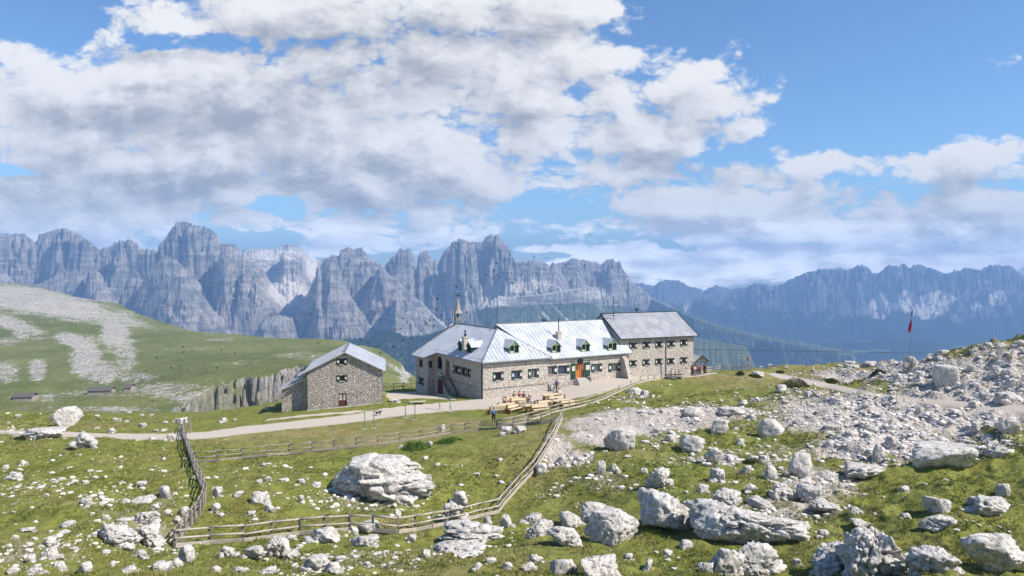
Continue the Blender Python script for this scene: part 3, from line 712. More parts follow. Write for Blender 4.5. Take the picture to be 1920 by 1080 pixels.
    def bl(q, b):
        c0 = q.coord('Object')
        at_ = q.node('ShaderNodeAttribute', attribute_name='cover')
        sp = q.node('ShaderNodeSeparateColor'); q.put(sp.inputs[0], at_.outputs['Color'])
        nm = q.noise(c0, .0022, 6, .62, .4); ns = q.noise(c0, .010, 6, .7, .3)
        st = q.noise(q.scale(c0, (1, .4, .1)), .018, 6, .7, .4)
        rk = q.mix(q.ramp(st, .38, .62), (.14, .135, .13), (.30, .29, .275))
        c = q.mix(q.ramp(q.m('ADD', sp.outputs[0], q.m('MULTIPLY', q.m('SUBTRACT', ns, .5), .8)), .35, .65), rk, (.85, .78, .68))
        gg = q.mix(q.ramp(ns, .35, .65), (.018, .030, .016), (.040, .058, .026))
        c = q.mix(q.ramp(q.m('ADD', sp.outputs[1], q.m('MULTIPLY', q.m('SUBTRACT', nm, .5), .9)), .35, .6), c, gg)
        c = q.mix(q.ramp(q.m('ADD', sp.outputs[2], q.m('MULTIPLY', q.m('SUBTRACT', ns, .5), .8)), .35, .6), c, (.22, .27, .10))
        q.put(b.inputs['Normal'], q.bump(q.m('ADD', st, ns), .9, 60))
        return c
    o = np_mesh('mountain', co, grid_faces(len(d), len(px)), material('far_dolomite', bl, .95, 0, .05), True, {'cover': np.stack([scree, green, mead], -1).reshape(-1, 3)})
    tag(o, kind='structure')
build_latemar()
def build_far():
    px = np.arange(900, 1700, 2.0)
    d = np.linspace(13300, 15000, 90)
    Y = np.repeat(d[:, None], len(px), 1); PX = np.repeat(px[None], len(d), 0); X = (PX - 960) / F * Y
    a = [(900, 545), (1100, 540), (1185, 531), (1206, 531), (1227, 537), (1238, 528), (1248, 524), (1258, 526), (1274, 527), (1290, 536), (1305, 540), (1320, 546), (1330, 541), (1342, 535), (1355, 538), (1369, 543), (1385, 540), (1399, 541), (1410, 533), (1425, 533), (1450, 540), (1700, 560)]
    z, _ = layer(X, Y, PX, a, 14500, 300, .9, .5, 160, 1.0, .8, 1.2, 301, .8)
    z2, _ = layer(X, Y, PX, [(1100, 575), (1190, 556), (1215, 562), (1260, 572), (1300, 575), (1350, 570), (1700, 600)], 13900, 200, .6, .4, 120, 1.0, .8, .6, 303, .8)
    co = np.stack([X, Y, np.maximum(z, z2) - HC], -1).reshape(-1, 3) * .75 + np.array([0, 0, HC])
    o = np_mesh('mountain', co, grid_faces(len(d), len(px)), material('farthest_ridge', lambda q, b: q.mix(q.noise(q.coord('Object'), .002, 6, .6), (.06, .08, .05), (.22, .21, .19)), .95, 0, .05), True)
    tag(o, kind='structure')
    # the valley floor, one sheet under everything
    gx = np.linspace(-13000, 13000, 120); gy = np.linspace(200, 11350, 90)
    GX, GY = np.meshgrid(gx, gy)
    GZ = np.interp(GY, [200, 1500, 3000, 7000, 15400], [-330, -620, -900, -1060, -1060]) + (fbm2(GX * .0006, GY * .0006, 4, 88) - .5) * 120
    o = np_mesh('valley', np.stack([GX, GY, GZ], -1).reshape(-1, 3), grid_faces(90, 120), material('valley_forest', lambda q, b: q.mix(q.ramp(q.noise(q.coord('Object'), .0015, 6, .65), .5, .62), (.022, .036, .018), (.10, .13, .05)), .95, 0, .05), True)
    tag(o, kind='structure')
build_far()

# ------------------------------------------------------------------ haze: the air itself
def build_haze():
    me = bpy.data.meshes.new('haze')
    x0, x1, y0, y1, z0, z1 = -13200, 13200, -300, 11500, -1700, 470
    v = [(x, y, z) for z in (z0, z1) for y in (y0, y1) for x in (x0, x1)]
    me.from_pydata(v, [], [(0, 2, 3, 1), (4, 5, 7, 6), (0, 1, 5, 4), (2, 6, 7, 3), (0, 4, 6, 2), (1, 3, 7, 5)])
    mt = bpy.data.materials.new('haze_air'); mt.use_nodes = True
    n = mt.node_tree.nodes; n.clear()
    pv = n.new('ShaderNodeVolumePrincipled'); out = n.new('ShaderNodeOutputMaterial')
    pv.inputs['Color'].default_value = (.31, .56, 1.0, 1)
    pv.inputs['Density'].default_value = 1.4e-4
    pv.inputs['Anisotropy'].default_value = 0.0
    mt.node_tree.links.new(pv.outputs[0], out.inputs['Volume'])
    me.materials.append(mt)
    tag(link(bpy.data.objects.new('haze', me)), kind='stuff', label='thin blue haze filling the air before the mountains', cat='haze')
build_haze()
# ------------------------------------------------------------------ mesh builder for made things
class MB:
    def __init__(s): s.v = []; s.f = []
    def face(s, *pts):
        i = len(s.v); s.v += [tuple(float(c) for c in p) for p in pts]; s.f.append(tuple(range(i, i + len(pts)))); return s
    def box(s, x0, x1, y0, y1, z0, z1):
        i = len(s.v)
        s.v += [(x, y, z) for z in (z0, z1) for y in (y0, y1) for x in (x0, x1)]
        s.f += [tuple(i + k for k in f) for f in ((0, 2, 3, 1), (4, 5, 7, 6), (0, 1, 5, 4), (2, 6, 7, 3), (0, 4, 6, 2), (1, 3, 7, 5))]
        return s
    def prism(s, poly, off):
        """poly: 3D points of one face; off: extrusion vector"""
        n = len(poly); i = len(s.v)
        p2 = [tuple(a + b for a, b in zip(p, off)) for p in poly]
        s.v += [tuple(float(c) for c in p) for p in poly] + p2
        s.f.append(tuple(range(i, i + n))[::-1]); s.f.append(tuple(range(i + n, i + 2 * n)))
        for k in range(n): s.f.append((i + k, i + (k + 1) % n, i + n + (k + 1) % n, i + n + k))
        return s
    def bar(s, a, b, w, h=None, n=None, w2=None):
        """bar between points: n sides (round) or rectangular w x h"""
        a, b = Vector(a), Vector(b); d = (b - a)
        if d.length < 1e-6: return s
        d.normalize(); up = Vector((0, 0, 1)) if abs(d.z) < .95 else Vector((1, 0, 0))
        sx = d.cross(up).normalized(); sy = sx.cross(d).normalized()
        h = h or w; w2 = w2 if w2 is not None else w
        i = len(s.v)
        if n:
            for P_, r in ((a, w), (b, w2)):
                for k in range(n):
                    t = 2 * math.pi * k / n
                    s.v.append(tuple(P_ + sx * (r * math.cos(t)) + sy * (r * math.sin(t))))
        else:
            n = 4
            for P_ in (a, b):
                for cx, cy in ((-1, -1), (1, -1), (1, 1), (-1, 1)):
                    s.v.append(tuple(P_ + sx * (cx * w / 2) + sy * (cy * h / 2)))
        for k in range(n): s.f.append((i + k, i + (k + 1) % n, i + n + (k + 1) % n, i + n + k))
        s.f.append(tuple(range(i, i + n))[::-1]); s.f.append(tuple(range(i + n, i + 2 * n)))
        return s
    def ball(s, c, rx, ry=None, rz=None, n=8, m_=5):
        ry = ry or rx; rz = rz or rx; i = len(s.v)
        s.v.append((c[0], c[1], c[2] + rz))
        for a in range(1, m_):
            t = math.pi * a / m_
            for k in range(n):
                p = 2 * math.pi * k / n
                s.v.append((c[0] + rx * math.sin(t) * math.cos(p), c[1] + ry * math.sin(t) * math.sin(p), c[2] + rz * math.cos(t)))
        s.v.append((c[0], c[1], c[2] - rz)); e = len(s.v) - 1
        for k in range(n):
            s.f.append((i, i + 1 + k, i + 1 + (k + 1) % n)); 
            for a in range(m_ - 2):
                q0 = i + 1 + a * n
                s.f.append((q0 + k, q0 + n + k, q0 + n + (k + 1) % n, q0 + (k + 1) % n))
            q0 = i + 1 + (m_ - 2) * n
            s.f.append((q0 + k, e, q0 + (k + 1) % n))
        return s
    def build(s, name, mat, parent=None, smooth_=False):
        me = bpy.data.meshes.new(name); me.from_pydata(s.v, [], s.f)
        bm = bmesh.new(); bm.from_mesh(me); bmesh.ops.recalc_face_normals(bm, faces=bm.faces[:]); bm.to_mesh(me); bm.free()
        if smooth_: me.polygons.foreach_set('use_smooth', [True] * len(me.polygons))
        me.materials.append(mat)
        return link(bpy.data.objects.new(name, me), parent)

def wall_face(mb, O, U, N, length, zb, zt, holes, depth=.28):
    """wall plane from O along U, outward normal N, rectangular holes (u0,u1,z0,z1) with reveals"""
    O, U, N = np.array(O, float), np.array(U, float), np.array(N, float)
    us = sorted(set([0, length] + [h[0] for h in holes] + [h[1] for h in holes]))
    zs = sorted(set([zb, zt] + [h[2] for h in holes] + [h[3] for h in holes]))
    zs = [z for z in zs if zb <= z <= zt]
    def P_(u, z, w=0): return tuple(O + U * u + np.array([0, 0, z]) - N * w)
    for a, b in zip(us, us[1:]):
        for c, d in zip(zs, zs[1:]):
            mu, mz = (a + b) / 2, (c + d) / 2
            if any(h[0] < mu < h[1] and h[2] < mz < h[3] for h in holes): continue
            mb.face(P_(a, c), P_(b, c), P_(b, d), P_(a, d))
    for u0, u1, z0, z1 in holes:
        for A_, B_ in (((u0, z0), (u1, z0)), ((u1, z0), (u1, z1)), ((u1, z1), (u0, z1)), ((u0, z1), (u0, z0))):
            mb.face(P_(*A_), P_(*B_), P_(*B_, depth), P_(*A_, depth))

def clip_line(poly, axis_o, axis_d, run_d):
    """poly in 2D; line through axis_o along run_d; returns t-interval inside convex-ish polygon"""
    ts = []
    n = len(poly)
    for i in range(n):
        a, b = np.array(poly[i]), np.array(poly[(i + 1) % n])
        e = b - a
        den = run_d[0] * (-e[1]) + run_d[1] * e[0]
        if abs(den) < 1e-9: continue
        r_ = a - axis_o
        t = (r_[0] * (-e[1]) + r_[1] * e[0]) / den
        s_ = (run_d[0] * r_[1] - run_d[1] * r_[0]) / den
        if -1e-6 <= s_ <= 1 + 1e-6: ts.append(t)
    ts = sorted(ts)
    return (ts[0], ts[-1]) if len(ts) >= 2 else None
def roof_plane(mb, poly, run, spacing=.6, rib=(.05, .045), thick=.10):
    """a sheet-metal roof slope: slab plus standing seams that run down the slope"""
    P_ = [np.array(p, float) for p in poly]
    n = np.cross(P_[1] - P_[0], P_[2] - P_[0]); n /= np.linalg.norm(n)
    if n[2] < 0: n = -n
    mb.prism([tuple(p) for p in P_], tuple(-n * thick))
    run = np.array(run, float); run -= n * run.dot(n); run /= np.linalg.norm(run)
    side = np.cross(n, run)
    O = P_[0]
    p2 = [((p - O).dot(side), (p - O).dot(run)) for p in P_]
    s0, s1 = min(a for a, _ in p2), max(a for a, _ in p2)
    k = s0 + spacing * .5
    while k < s1 - .03:
        iv = clip_line(p2, np.array([k, 0.0]), None, np.array([0.0, 1.0]))
        if iv and iv[1] - iv[0] > .15:
            a = O + side * k + run * (iv[0] + .02) + n * (rib[1] / 2); b = O + side * k + run * (iv[1] - .02) + n * (rib[1] / 2)
            w = rib[0] / 2
            i = len(mb.v)
            for e in (a, b):
                for ss, hh in ((-w, -rib[1] / 2), (w, -rib[1] / 2), (w, rib[1] / 2), (-w, rib[1] / 2)):
                    mb.v.append(tuple(e + side * ss + n * hh))
            for j in range(4): mb.f.append((i + j, i + (j + 1) % 4, i + 4 + (j + 1) % 4, i + 4 + j))
            mb.f += [(i, i + 3, i + 2, i + 1), (i + 4, i + 5, i + 6, i + 7)]
        k += spacing

# ------------------------------------------------------------------ building materials
def b_stone(c1, c2, mortar, sx=1.0, course=True, dark=.0):
    def f(q, b):
        co = q.coord('Object')
        wv = q.vm('MULTIPLY', q.vm('SUBTRACT', q.noise(co, 1.4, 3, .6, 0, 1), (.5, .5, .5)), (.35, .35, .16 if course else .4))
        p = q.vm('ADD', co, wv)
        p = q.scale(p, (2.1 * sx, 2.1 * sx, (3.4 if course else 2.6) * sx))
        e = q.voro(p, 1.0, 'DISTANCE_TO_EDGE', rand=.8 if course else 1.0)
        cc = q.voro(p, 1.0, 'F1', 'Color', rand=.8 if course else 1.0)
        sp = q.node('ShaderNodeSeparateColor'); q.put(sp.inputs[0], cc)
        fn = q.noise(co, 9, 5, .7); ln = q.noise(co, .5, 4, .6)
        c = q.mix(sp.outputs[0], c1, c2)
        c = q.mix(q.ramp(sp.outputs[1], .78, .9, 0, .7), c, (.40, .30, .22))
        c = q.mix(q.ramp(sp.outputs[2], .80, .92, 0, .8), c, (.66, .63, .59))
        c = q.mix(q.ramp(fn, .5, .75, 0, .4), c, tuple(v * .5 for v in c1))
        jn = q.ramp(e, .02, .11, 1, 0)
        c = q.mix(q.m('MULTIPLY', jn, .75), c, mortar)
        c = q.mix(q.ramp(ln, .55, .75, 0, .3), c, tuple(v * .55 for v in c1))
        h = q.m('ADD', q.ramp(e, 0, .22), q.m('MULTIPLY', fn, .35))
        h = q.m('ADD', h, q.m('MULTIPLY', sp.outputs[2], .35))
        q.put(b.inputs['Normal'], q.bump(h, 1.0, .07 if course else .16))
        return c
    return f
M['stone'] = material('coursed_limestone_wall', b_stone((.58, .52, .455), (.78, .715, .64), (.44, .385, .325), 1.6), .92, 0, .12)
M['rubble'] = material('rubble_stone_wall', b_stone((.52, .47, .415), (.72, .655, .59), (.36, .315, .27), 1.8, False), .95, 0, .1)
M['quoin'] = material('dressed_corner_stone', b_stone((.40, .37, .33), (.54, .50, .46), (.18, .16, .14), .8), .9, 0, .12)
def b_metal(c1, c2):
    def f(q, b):
        co = q.coord('Object')
        n = q.noise(q.scale(co, (1, 1, .4)), .7, 5, .6, .3); f_ = q.noise(co, 6, 4, .6)
        q.put(b.inputs['Roughness'], q.ramp(n, .3, .7, .38, .58))
        c = q.mix(q.ramp(n, .3, .7), c1, c2)
        return q.mix(q.ramp(f_, .55, .8, 0, .25), c, tuple(v * .7 for v in c1))
    return f
M['roof'] = material('pale_sheet_metal_roof', b_metal((.47, .50, .54), (.58, .61, .655)), .5, .25, .4)
M['roof_grey'] = material('grey_sheet_metal_roof', b_metal((.42, .43, .45), (.52, .53, .55)), .5, .3, .4)
def flatm(name, c, rough=.7, metallic=0, var=.25, scale=5):
    def f(q, b):
        n = q.noise(q.coord('Object'), scale, 4, .6)
        return q.mix(n, tuple(v * (1 - var) for v in c), tuple(min(1, v * (1 + var)) for v in c))
    return material(name, f, rough, metallic, .3)
def b_wood(c1, c2, ax=(1, 1, 1)):
    def f(q, b):
        co = q.coord('Object')
        n = q.noise(q.scale(co, ax), 3.0, 6, .65, .6); l = q.noise(co, .8, 3)
        c = q.mix(q.ramp(n, .3, .7), c1, c2)
        q.put(b.inputs['Normal'], q.bump(n, .5, .02))
        return q.mix(q.ramp(l, .5, .75, 0, .4), c, tuple(v * .6 for v in c1))
    return f
M['green'] = flatm('dark_green_paint', (.018, .062, .045), .55)
M['leafgreen'] = flatm('light_green_boards', (.155, .26, .13), .6, 0, .25, 9)
M['white'] = flatm('white_paint', (.72, .72, .70), .6, 0, .08)
M['glass'] = material('dark_window_glass', lambda q, b: (.012, .014, .018), .08, 0, .5)
M['curtain'] = flatm('curtained_glass', (.16, .17, .19), .4, 0, .5, 3)
M['blueglass'] = flatm('glass_painted_blue_reflection', (.055, .085, .19), .25, 0, .4, 2)  # blue of a reflection painted in as the pane's base colour
M['frame'] = flatm('brown_window_frame', (.16, .075, .04), .6)
M['door'] = material('orange_varnished_wood', b_wood((.42, .13, .025), (.62, .22, .05), (6, 6, 1)), .5, 0, .35)
M['olddoor'] = material('brown_door_wood', b_wood((.20, .115, .04), (.30, .18, .07), (6, 6, 1)), .6, 0, .3)
M['darkdoor'] = material('dark_brown_wood', b_wood((.085, .030, .018), (.15, .055, .03), (6, 6, 1)), .6, 0, .3)
M['red'] = flatm('dark_red_paint', (.10, .012, .010), .6)
M['iron'] = flatm('dark_iron', (.028, .03, .034), .5, .4)
M['steel'] = flatm('grey_steel', (.30, .31, .32), .45, .6)
M['plaster'] = flatm('pale_chimney_plaster', (.50, .44, .38), .9)
M['concrete'] = flatm('pale_concrete', (.46, .43, .39), .95, 0, .3, 2)
M['silver'] = material('weathered_fence_wood', b_wood((.20, .175, .15), (.40, .36, .32), (1.5, 1.5, 4)), .9, 0, .1)
M['fencepale'] = material('pale_fence_wood', b_wood((.34, .29, .24), (.56, .50, .43), (1.5, 1.5, 4)), .9, 0, .1)
M['bench'] = material('fresh_pale_timber', b_wood((.52, .41, .25), (.70, .59, .41), (1, 6, 6)), .75, 0, .2)
M['benchend'] = material('red_brown_timber', b_wood((.19, .085, .04), (.30, .15, .07), (3, 3, 1)), .8, 0, .2)
M['ladder'] = flatm('weathered_dark_planks', (.085, .09, .10), .85)
M['paper'] = flatm('pale_paper_notice', (.55, .55, .50), .8, 0, .15, 6)
M['black'] = flatm('black_board', (.012, .012, .014), .6)
M['plaque'] = flatm('pale_stone_panel', (.42, .40, .375), .9, 0, .15, 2)

# ------------------------------------------------------------------ the refuge
TH = math.radians(31)
A = np.array([math.cos(TH), math.sin(TH), 0]); B = np.array([-math.sin(TH), math.cos(TH), 0])
P0 = at(906, 748, 98); P0[2] = 0.0
def loc(Wp, O=P0, A_=A, B_=B):
    d = np.array(Wp) - O; return np.array([d.dot(A_), d.dot(B_), d[2]])
def on_x(px, O=P0, D=A):
    k = (px - 960) / F
    return (k * (O[1] * CP - (O[2] - HC + 4) * SP) - O[0]) / (D[0] - k * D[1] * CP)
def z_on(px, py, O=P0, D=A):
    t = on_x(px, O, D); return zpy(py, (O + D * t)[1])
def plane_hit(px, py, O, n):
    r = ray(px, py); c = np.array([0, 0, HC]); t = (np.array(O) - c).dot(n) / r.dot(n); return c + r * t

def shutter(mb_, O, U, N, u0, u1, z0, z1, out=.05):
    O, U, N = map(lambda v: np.array(v, float), (O, U, N))
    p = [O + U * u0 + N * out + np.array([0, 0, z0]), O + U * u1 + N * out + np.array([0, 0, z0]), O + U * u1 + N * out + np.array([0, 0, z1]), O + U * u0 + N * out + np.array([0, 0, z1])]
    mb_.prism([tuple(a) for a in p], tuple(N * .045))
def window(parent, O, U, N, hole, glassm, shut=True, sw=None, label=None, mark=True, depth=.2, bars=1, sides=(1, 1)):
    """frame in the reveal, pane, sill and a pair of shutters open against the wall"""
    O, U, N = map(lambda v: np.array(v, float), (O, U, N))
    u0, u1, z0, z1 = hole
    def P_(u, z, w): return O + U * u + np.array([0, 0, z]) - N * w
    def slab(mb_, a, b, c, d, w, th):
        mb_.prism([tuple(P_(a, c, w)), tuple(P_(b, c, w)), tuple(P_(b, d, w)), tuple(P_(a, d, w))], tuple(N * th))
    fr = MB(); t = .06
    slab(fr, u0 + .004, u0 + t, z0 + .004, z1 - .004, depth, .05); slab(fr, u1 - t, u1 - .004, z0 + .004, z1 - .004, depth, .05)
    slab(fr, u0 + t, u1 - t, z0 + .004, z0 + t, depth, .05); slab(fr, u0 + t, u1 - t, z1 - t, z1 - .004, depth, .05)
    for k in range(bars):
        um = u0 + (u1 - u0) * (k + 1) / (bars + 1); slab(fr, um - .03, um + .03, z0 + t, z1 - t, depth, .045)
    wn = fr.build('window', M['frame'], parent)
    if label: wn['label'] = label
    gl = MB(); gl.face(P_(u0 + .004, z0 + .004, depth + .012), P_(u1 - .004, z0 + .004, depth + .012), P_(u1 - .004, z1 - .004, depth + .012), P_(u0 + .004, z1 - .004, depth + .012))
    gl.build('pane', glassm, wn)
    sl = MB(); slab(sl, u0 - .05, u1 + .05, z0 - .09, z0 - .004, -.003, .09)
    sl.build('sill', M['concrete'], wn)
    if shut:
        sw = sw or (u1 - u0) * .5
        for k, (a, b) in enumerate(((u0 - sw - .01, u0 - .01), (u1 + .01, u1 + sw + .01))):
            if not sides[k]: continue
            s_ = MB(); shutter(s_, O, U, N, a, b, z0 - .03, z1 + .03, .012)
            so = s_.build('shutter', M['green'], wn)
            if mark:
                mk = MB(); cu = (a + b) / 2; w_ = (b - a) * .28; zc_ = (z0 + z1) / 2; hh = (z1 - z0) * .17
                shutter(mk, O, U, N, cu - w_, cu + w_, zc_ - hh, zc_ + hh, .061)
                mk.build('white_panel', M['white'], so)
    return wn
def pxhole(O, D, x0, x1, y0, y1):
    """opening on the wall through O along D from its photo pixels, in wall coordinates"""
    xm = (x0 + x1) / 2; t0, t1 = sorted((on_x(x0, O, D), on_x(x1, O, D)))
    return (round(t0, 3), round(t1, 3), round(z_on(xm, y1, O, D), 3), round(z_on(xm, y0, O, D), 3))

EAVE, WR = 5.0, 9.1                      # left wing eave and ridge heights
WW, RX = 10.77, 5.4                      # its width, ridge position
K = (WR - EAVE) / (RX + .45)             # slope of the left wing
CE, CR, CS = 4.6, 9.72, 6.1              # centre wing eave, ridge height and ridge distance behind the wall
KC = (CR - CE) / (CS + .4)
CX1 = 26.3
def build_refuge():
    R_ = empty('mountain_hut', P0, TH)
    tag(R_, 'long stone refuge under a pale metal hip roof with green dormers', 'mountain hut')
    Uf, Nf = (1, 0, 0), (0, -1, 0)
    Ul, Nl = (0, 1, 0), (-1, 0, 0)
    # ---- front of the left wing
    hf = [pxhole(P0, A, 929, 939, 697.6, 713.5), pxhole(P0, A, 964, 974, 694.5, 710.8), pxhole(P0, A, 995, 1005.5, 691.5, 708)]
    hl = [pxhole(P0, B, 851.5, 859.5, 685.5, 700.5), pxhole(P0, B, 865, 873.5, 688.5, 704.5), pxhole(P0, B, 875, 881, 691, 706.5)]
    door = pxhole(P0, B, 835, 843, 673.5, 706.5); arch = pxhole(P0, B, 818.5, 829, 667.5, 692.5)
    reddoor = (13.1, 15.2, -1.9, 1.05)
    reddoor = (12.9, 15.0, -1.95, .9)
    blk0, blkw, blkl = 15.96, 1.23, 4.6    # projecting block
    mb = MB()
    wall_face(mb, (0, 0, 0), Uf, Nf, WW, -1.2, EAVE + .3, hf)
    wall_face(mb, (0, 0, 0), Ul, Nl, blk0, -3.2, EAVE + .35, hl + [door, arch, reddoor])
    # projecting block at the far end of the left face
    bO = P0 - A * blkw
    hb = [tuple(np.array(pxhole(bO, B, 785.5, 792.5, 673.5, 688)) - (blk0, blk0, 0, 0)), tuple(np.array(pxhole(bO, B, 785.8, 792.8, 707.5, 721)) - (blk0, blk0, 0, 0))]
    wall_face(mb, (-blkw, blk0, 0), Ul, Nl, blkl, -3.6, EAVE - K * blkw + .25, hb)
    sO = P0 + B * blk0
    sh = pxhole(sO - A * blkw, A, 804.5, 811, 676.5, 690)
    wall_face(mb, (-blkw, blk0, 0), Uf, Nf, blkw, -3.4, EAVE - K * blkw + .25, [(max(.15, sh[0]), min(blkw - .15, sh[1]), sh[2], sh[3])])
    mb.face((-blkw, blk0, EAVE - K * blkw + .2), (0, blk0, EAVE - K * blkw + .2), (0, blk0, EAVE + .3))
    mb.face((-blkw, blk0 + blkl, -3.6), (WW, blk0 + blkl, -3.6), (WW, blk0 + blkl, EAVE), (RX, blk0 + blkl, WR - .1), (-blkw, blk0 + blkl, EAVE - K * blkw + .2))
    mb.face((WW, 0, -1.2), (WW, 0, EAVE + .3), (WW, blk0 + blkl, EAVE), (WW, blk0 + blkl, -3.4))
    wl = mb.build('wall', M['stone'], R_); wl['label'] = 'coursed stone walls of the left wing'
    # string course, quoins, plaque
    zc1 = 1.24
    sc = MB(); sc.box(-.03, WW, -.09, -.002, zc1 - .05, zc1 + .09); sc.box(-.09, -.002, -.09, 12.4, zc1 - .05, zc1 + .09)
    sc.build('ledge', M['quoin'], R_)
    dp = MB(); dp.bar((-.10, .3, -.6), (-.10, .3, EAVE - .3), .05, n=6); dp.build('downpipe', M['iron'], R_)
    pq = pxhole(P0, B, 883, 901, 699.5, 712); m_ = MB(); m_.box(-.035, -.003, pq[0], pq[1], pq[2] - .1, pq[3] - .1); m_.build('plaque', M['plaque'], R_)
    for i, h in enumerate(hf):
        window(R_, (0, 0, 0), Uf, Nf, h, [M['glass'], M['blueglass'], M['curtain']][i], sw=.42)
    for i, h in enumerate(hl):
        window(R_, (0, 0, 0), Ul, Nl, h, M['glass'], sw=.42 if i != 2 else .3, sides=(1, 1) if i != 1 else (0, 1))
    for h in hb: window(R_, (-blkw, blk0, 0), Ul, Nl, h, M['glass'], sw=.4, mark=True, shut=(h is hb[1]))
    # dark sheet standing in for the shade inside the arch, with its round head
    def arched(h, glass_, name, lab):
        c = (h[0] + h[1]) / 2; r = (h[1] - h[0]) / 2
        m2 = MB(); m2.face(*[(.24, u, z) for u, z in ((h[0], h[2]), (h[1], h[2]), (h[1], h[3]), (h[0], h[3]))])
        o = m2.build(name, glass_, R_); o['label'] = lab
        sp = MB()                                  # stone spandrels that round the head
        for sgn in (-1, 1):
            pts_ = [(c + sgn * r, h[3])] + [(c + sgn * r * math.cos(t), h[3] - r + r * math.sin(t)) for t in np.linspace(0, math.pi / 2, 7)]
            sp.prism([(.003, u, z) for u, z in pts_], (.2, 0, 0))
        sp.build('arch', M['stone'], R_)
        return o
    arched(arch, M['glass'], 'arch_shade_sheet', 'dark sheet painting the shade inside the tall arched opening')
    dd = arched(door, M['olddoor'], 'door', 'brown arched door above the outside stairs')
    m2 = MB(); m2.box(.18, .24, (door[0] + door[1]) / 2 - .25, (door[0] + door[1]) / 2 + .25, door[3] - 1.15, door[3] - .35); m2.build('door_window', M['glass'], dd)
    m2 = MB(); m2.box(.16, .22, reddoor[0], reddoor[1], reddoor[2], reddoor[3]); rd = m2.build('door', M['red'], R_); rd['label'] = 'dark red cellar door beneath the stair landing'
    # ---- outside stairs down along the left face
    lz = door[2]; g0 = -1.35
    st = MB(); st.box(-1.5, -.01, door[0] - .25, door[1] + .35, lz - .16, lz)
    y_top, y_bot = door[0] - .25, door[0] - 4.2
    n_ = 11
    for k in range(n_):
        t = (k + .5) / n_; y_ = y_top + (y_bot - y_top) * t; z_ = lz + (g0 - lz) * (k + 1) / (n_ + .5)
        st.box(-1.38, -.12, y_ - .17, y_ + .17, z_ - .05, z_)
    so = st.build('staircase', M['silver'], R_)
    sg = MB()
    for x_ in (-1.44, -.08): sg.bar((x_, y_top, lz - .12), (x_, y_bot, g0 - .05), .09, .30)
    sg.build('stringer', M['ladder'], so)
    hr = MB()
    for dz in (.5, .95): hr.bar((-1.46, y_top, lz + dz), (-1.46, y_bot, g0 + dz), .05, n=6)
    for t in (0, .33, .66, 1): yy_ = y_top + (y_bot - y_top) * t; zz_ = lz + (g0 - lz) * t; hr.bar((-1.46, yy_, zz_ - .1), (-1.46, yy_, zz_ + .98), .04, n=6)
    hr.bar((-1.46, y_top, lz + .95), (-1.46, door[1] + .35, lz + .95), .05, n=6)
    hr.build('handrail', M['ladder'], so)
    # ---- centre wing
    cO = (WW, .22, 0); cP = P0 + B * .22
    H = lambda a, b, c, d: tuple(np.array(pxhole(cP, A, a, b, c, d)) - (WW, WW, 0, 0))
    ch = [H(1027, 1038, 686.6, 702.3), H(1046.3, 1061.5, 685.5, 701.5), H(1114, 1123.5, 682, 696.8), H(1146, 1157.5, 681, 695.8)]
    ch[0] = (max(.05, ch[0][0]),) + ch[0][1:]
    dh = H(1079, 1095.5, 680.8, 708.3)
    mb = MB(); wall_face(mb, cO, Uf, Nf, CX1 - WW, -.8, CE + .35, ch + [dh])
    mb.face((WW, 12.4, -1), (CX1 + 1.5, 12.4, -1), (CX1 + 1.5, 12.4, CE), (WW, 12.4, CE))
    mb.face((CX1, .22, -1), (CX1, .22, CE + .3), (CX1, CS, CR - .15), (CX1, 12.4, CE), (CX1, 12.4, -1))
    o = mb.build('wall', M['stone'], R_); o['label'] = 'coursed stone wall of the middle wing'
    lab = ['curtained', 'blue', 'x', 'y']
    window(R_, cO, Uf, Nf, ch[0], M['curtain'], sw=.62, sides=(0, 1)); window(R_, cO, Uf, Nf, ch[1], M['blueglass'], sw=.6, sides=(0, 1), bars=2)
    window(R_, cO, Uf, Nf, ch[2], M['curtain'], sw=.55); window(R_, cO, Uf, Nf, ch[3], M['curtain'], sw=.55, bars=2)
    # entrance: door leaf, dark interior, tall green shutters with notices, sign, steps
    dz0, dz1 = dh[2], dh[3]; dx0, dx1 = WW + dh[0], WW + dh[1]; dm = (dx0 + dx1) / 2
    m2 = MB(); m2.box(dm, dx1 - .02, .34, .40, dz0, dz1); ddk = m2.build('door', M['darkdoor'], R_); ddk['label'] = 'open dark red inner half of the entrance'
    m2 = MB(); m2.box(dx0 + .02, dm - .02, .28, .34, dz0, dz1); dl = m2.build('door', M['door'], R_); dl['label'] = 'orange varnished door leaf of the entrance'
    m2 = MB(); m2.box(dx0 + .12, dm - .1, .262, .278, dz0 + 1.2, dz1 - .15); m2.build('door_window', M['frame'], dl)
    m2 = MB(); m2.box(dm + .10, dm + .28, .322, .338, dz0 + .1, dz1 - .15); m2.box(dx1 - .3, dx1 - .1, .322, .338, dz0 + 1.1, dz1 - .15); m2.build('door_post', M['door'], ddk)
    for a, b in (((1070.2, 1078.3)), ((1096.2, 1105.6))):
        h_ = pxhole(cP, A, a, b, 681.8, 709.8); s_ = MB(); s_.box(h_[0], h_[1], .10, .205, dz0 - .05, dz1 + .08)
        for zz in (dz0 + .35, dz0 + 1.0, dz1 - .3): s_.box(h_[0] + .05, h_[1] - .05, .075, .10, zz, zz + .07)
        so2 = s_.build('shutter', M['green'], R_); so2['label'] = 'tall green door shutter with a pale notice'
        m2 = MB(); m2.box(h_[0] + .12, h_[1] - .12, .05, .074, dz0 + 1.12, dz0 + 1.85); m2.build('notice', M['paper'], so2)
    sg_ = pxhole(cP, A, 1083, 1091.8, 674, 680.3); m2 = MB(); m2.box(sg_[0], sg_[1], .02, .2, sg_[2], sg_[3]); m2.build('sign', M['black'], R_)
    st = MB()
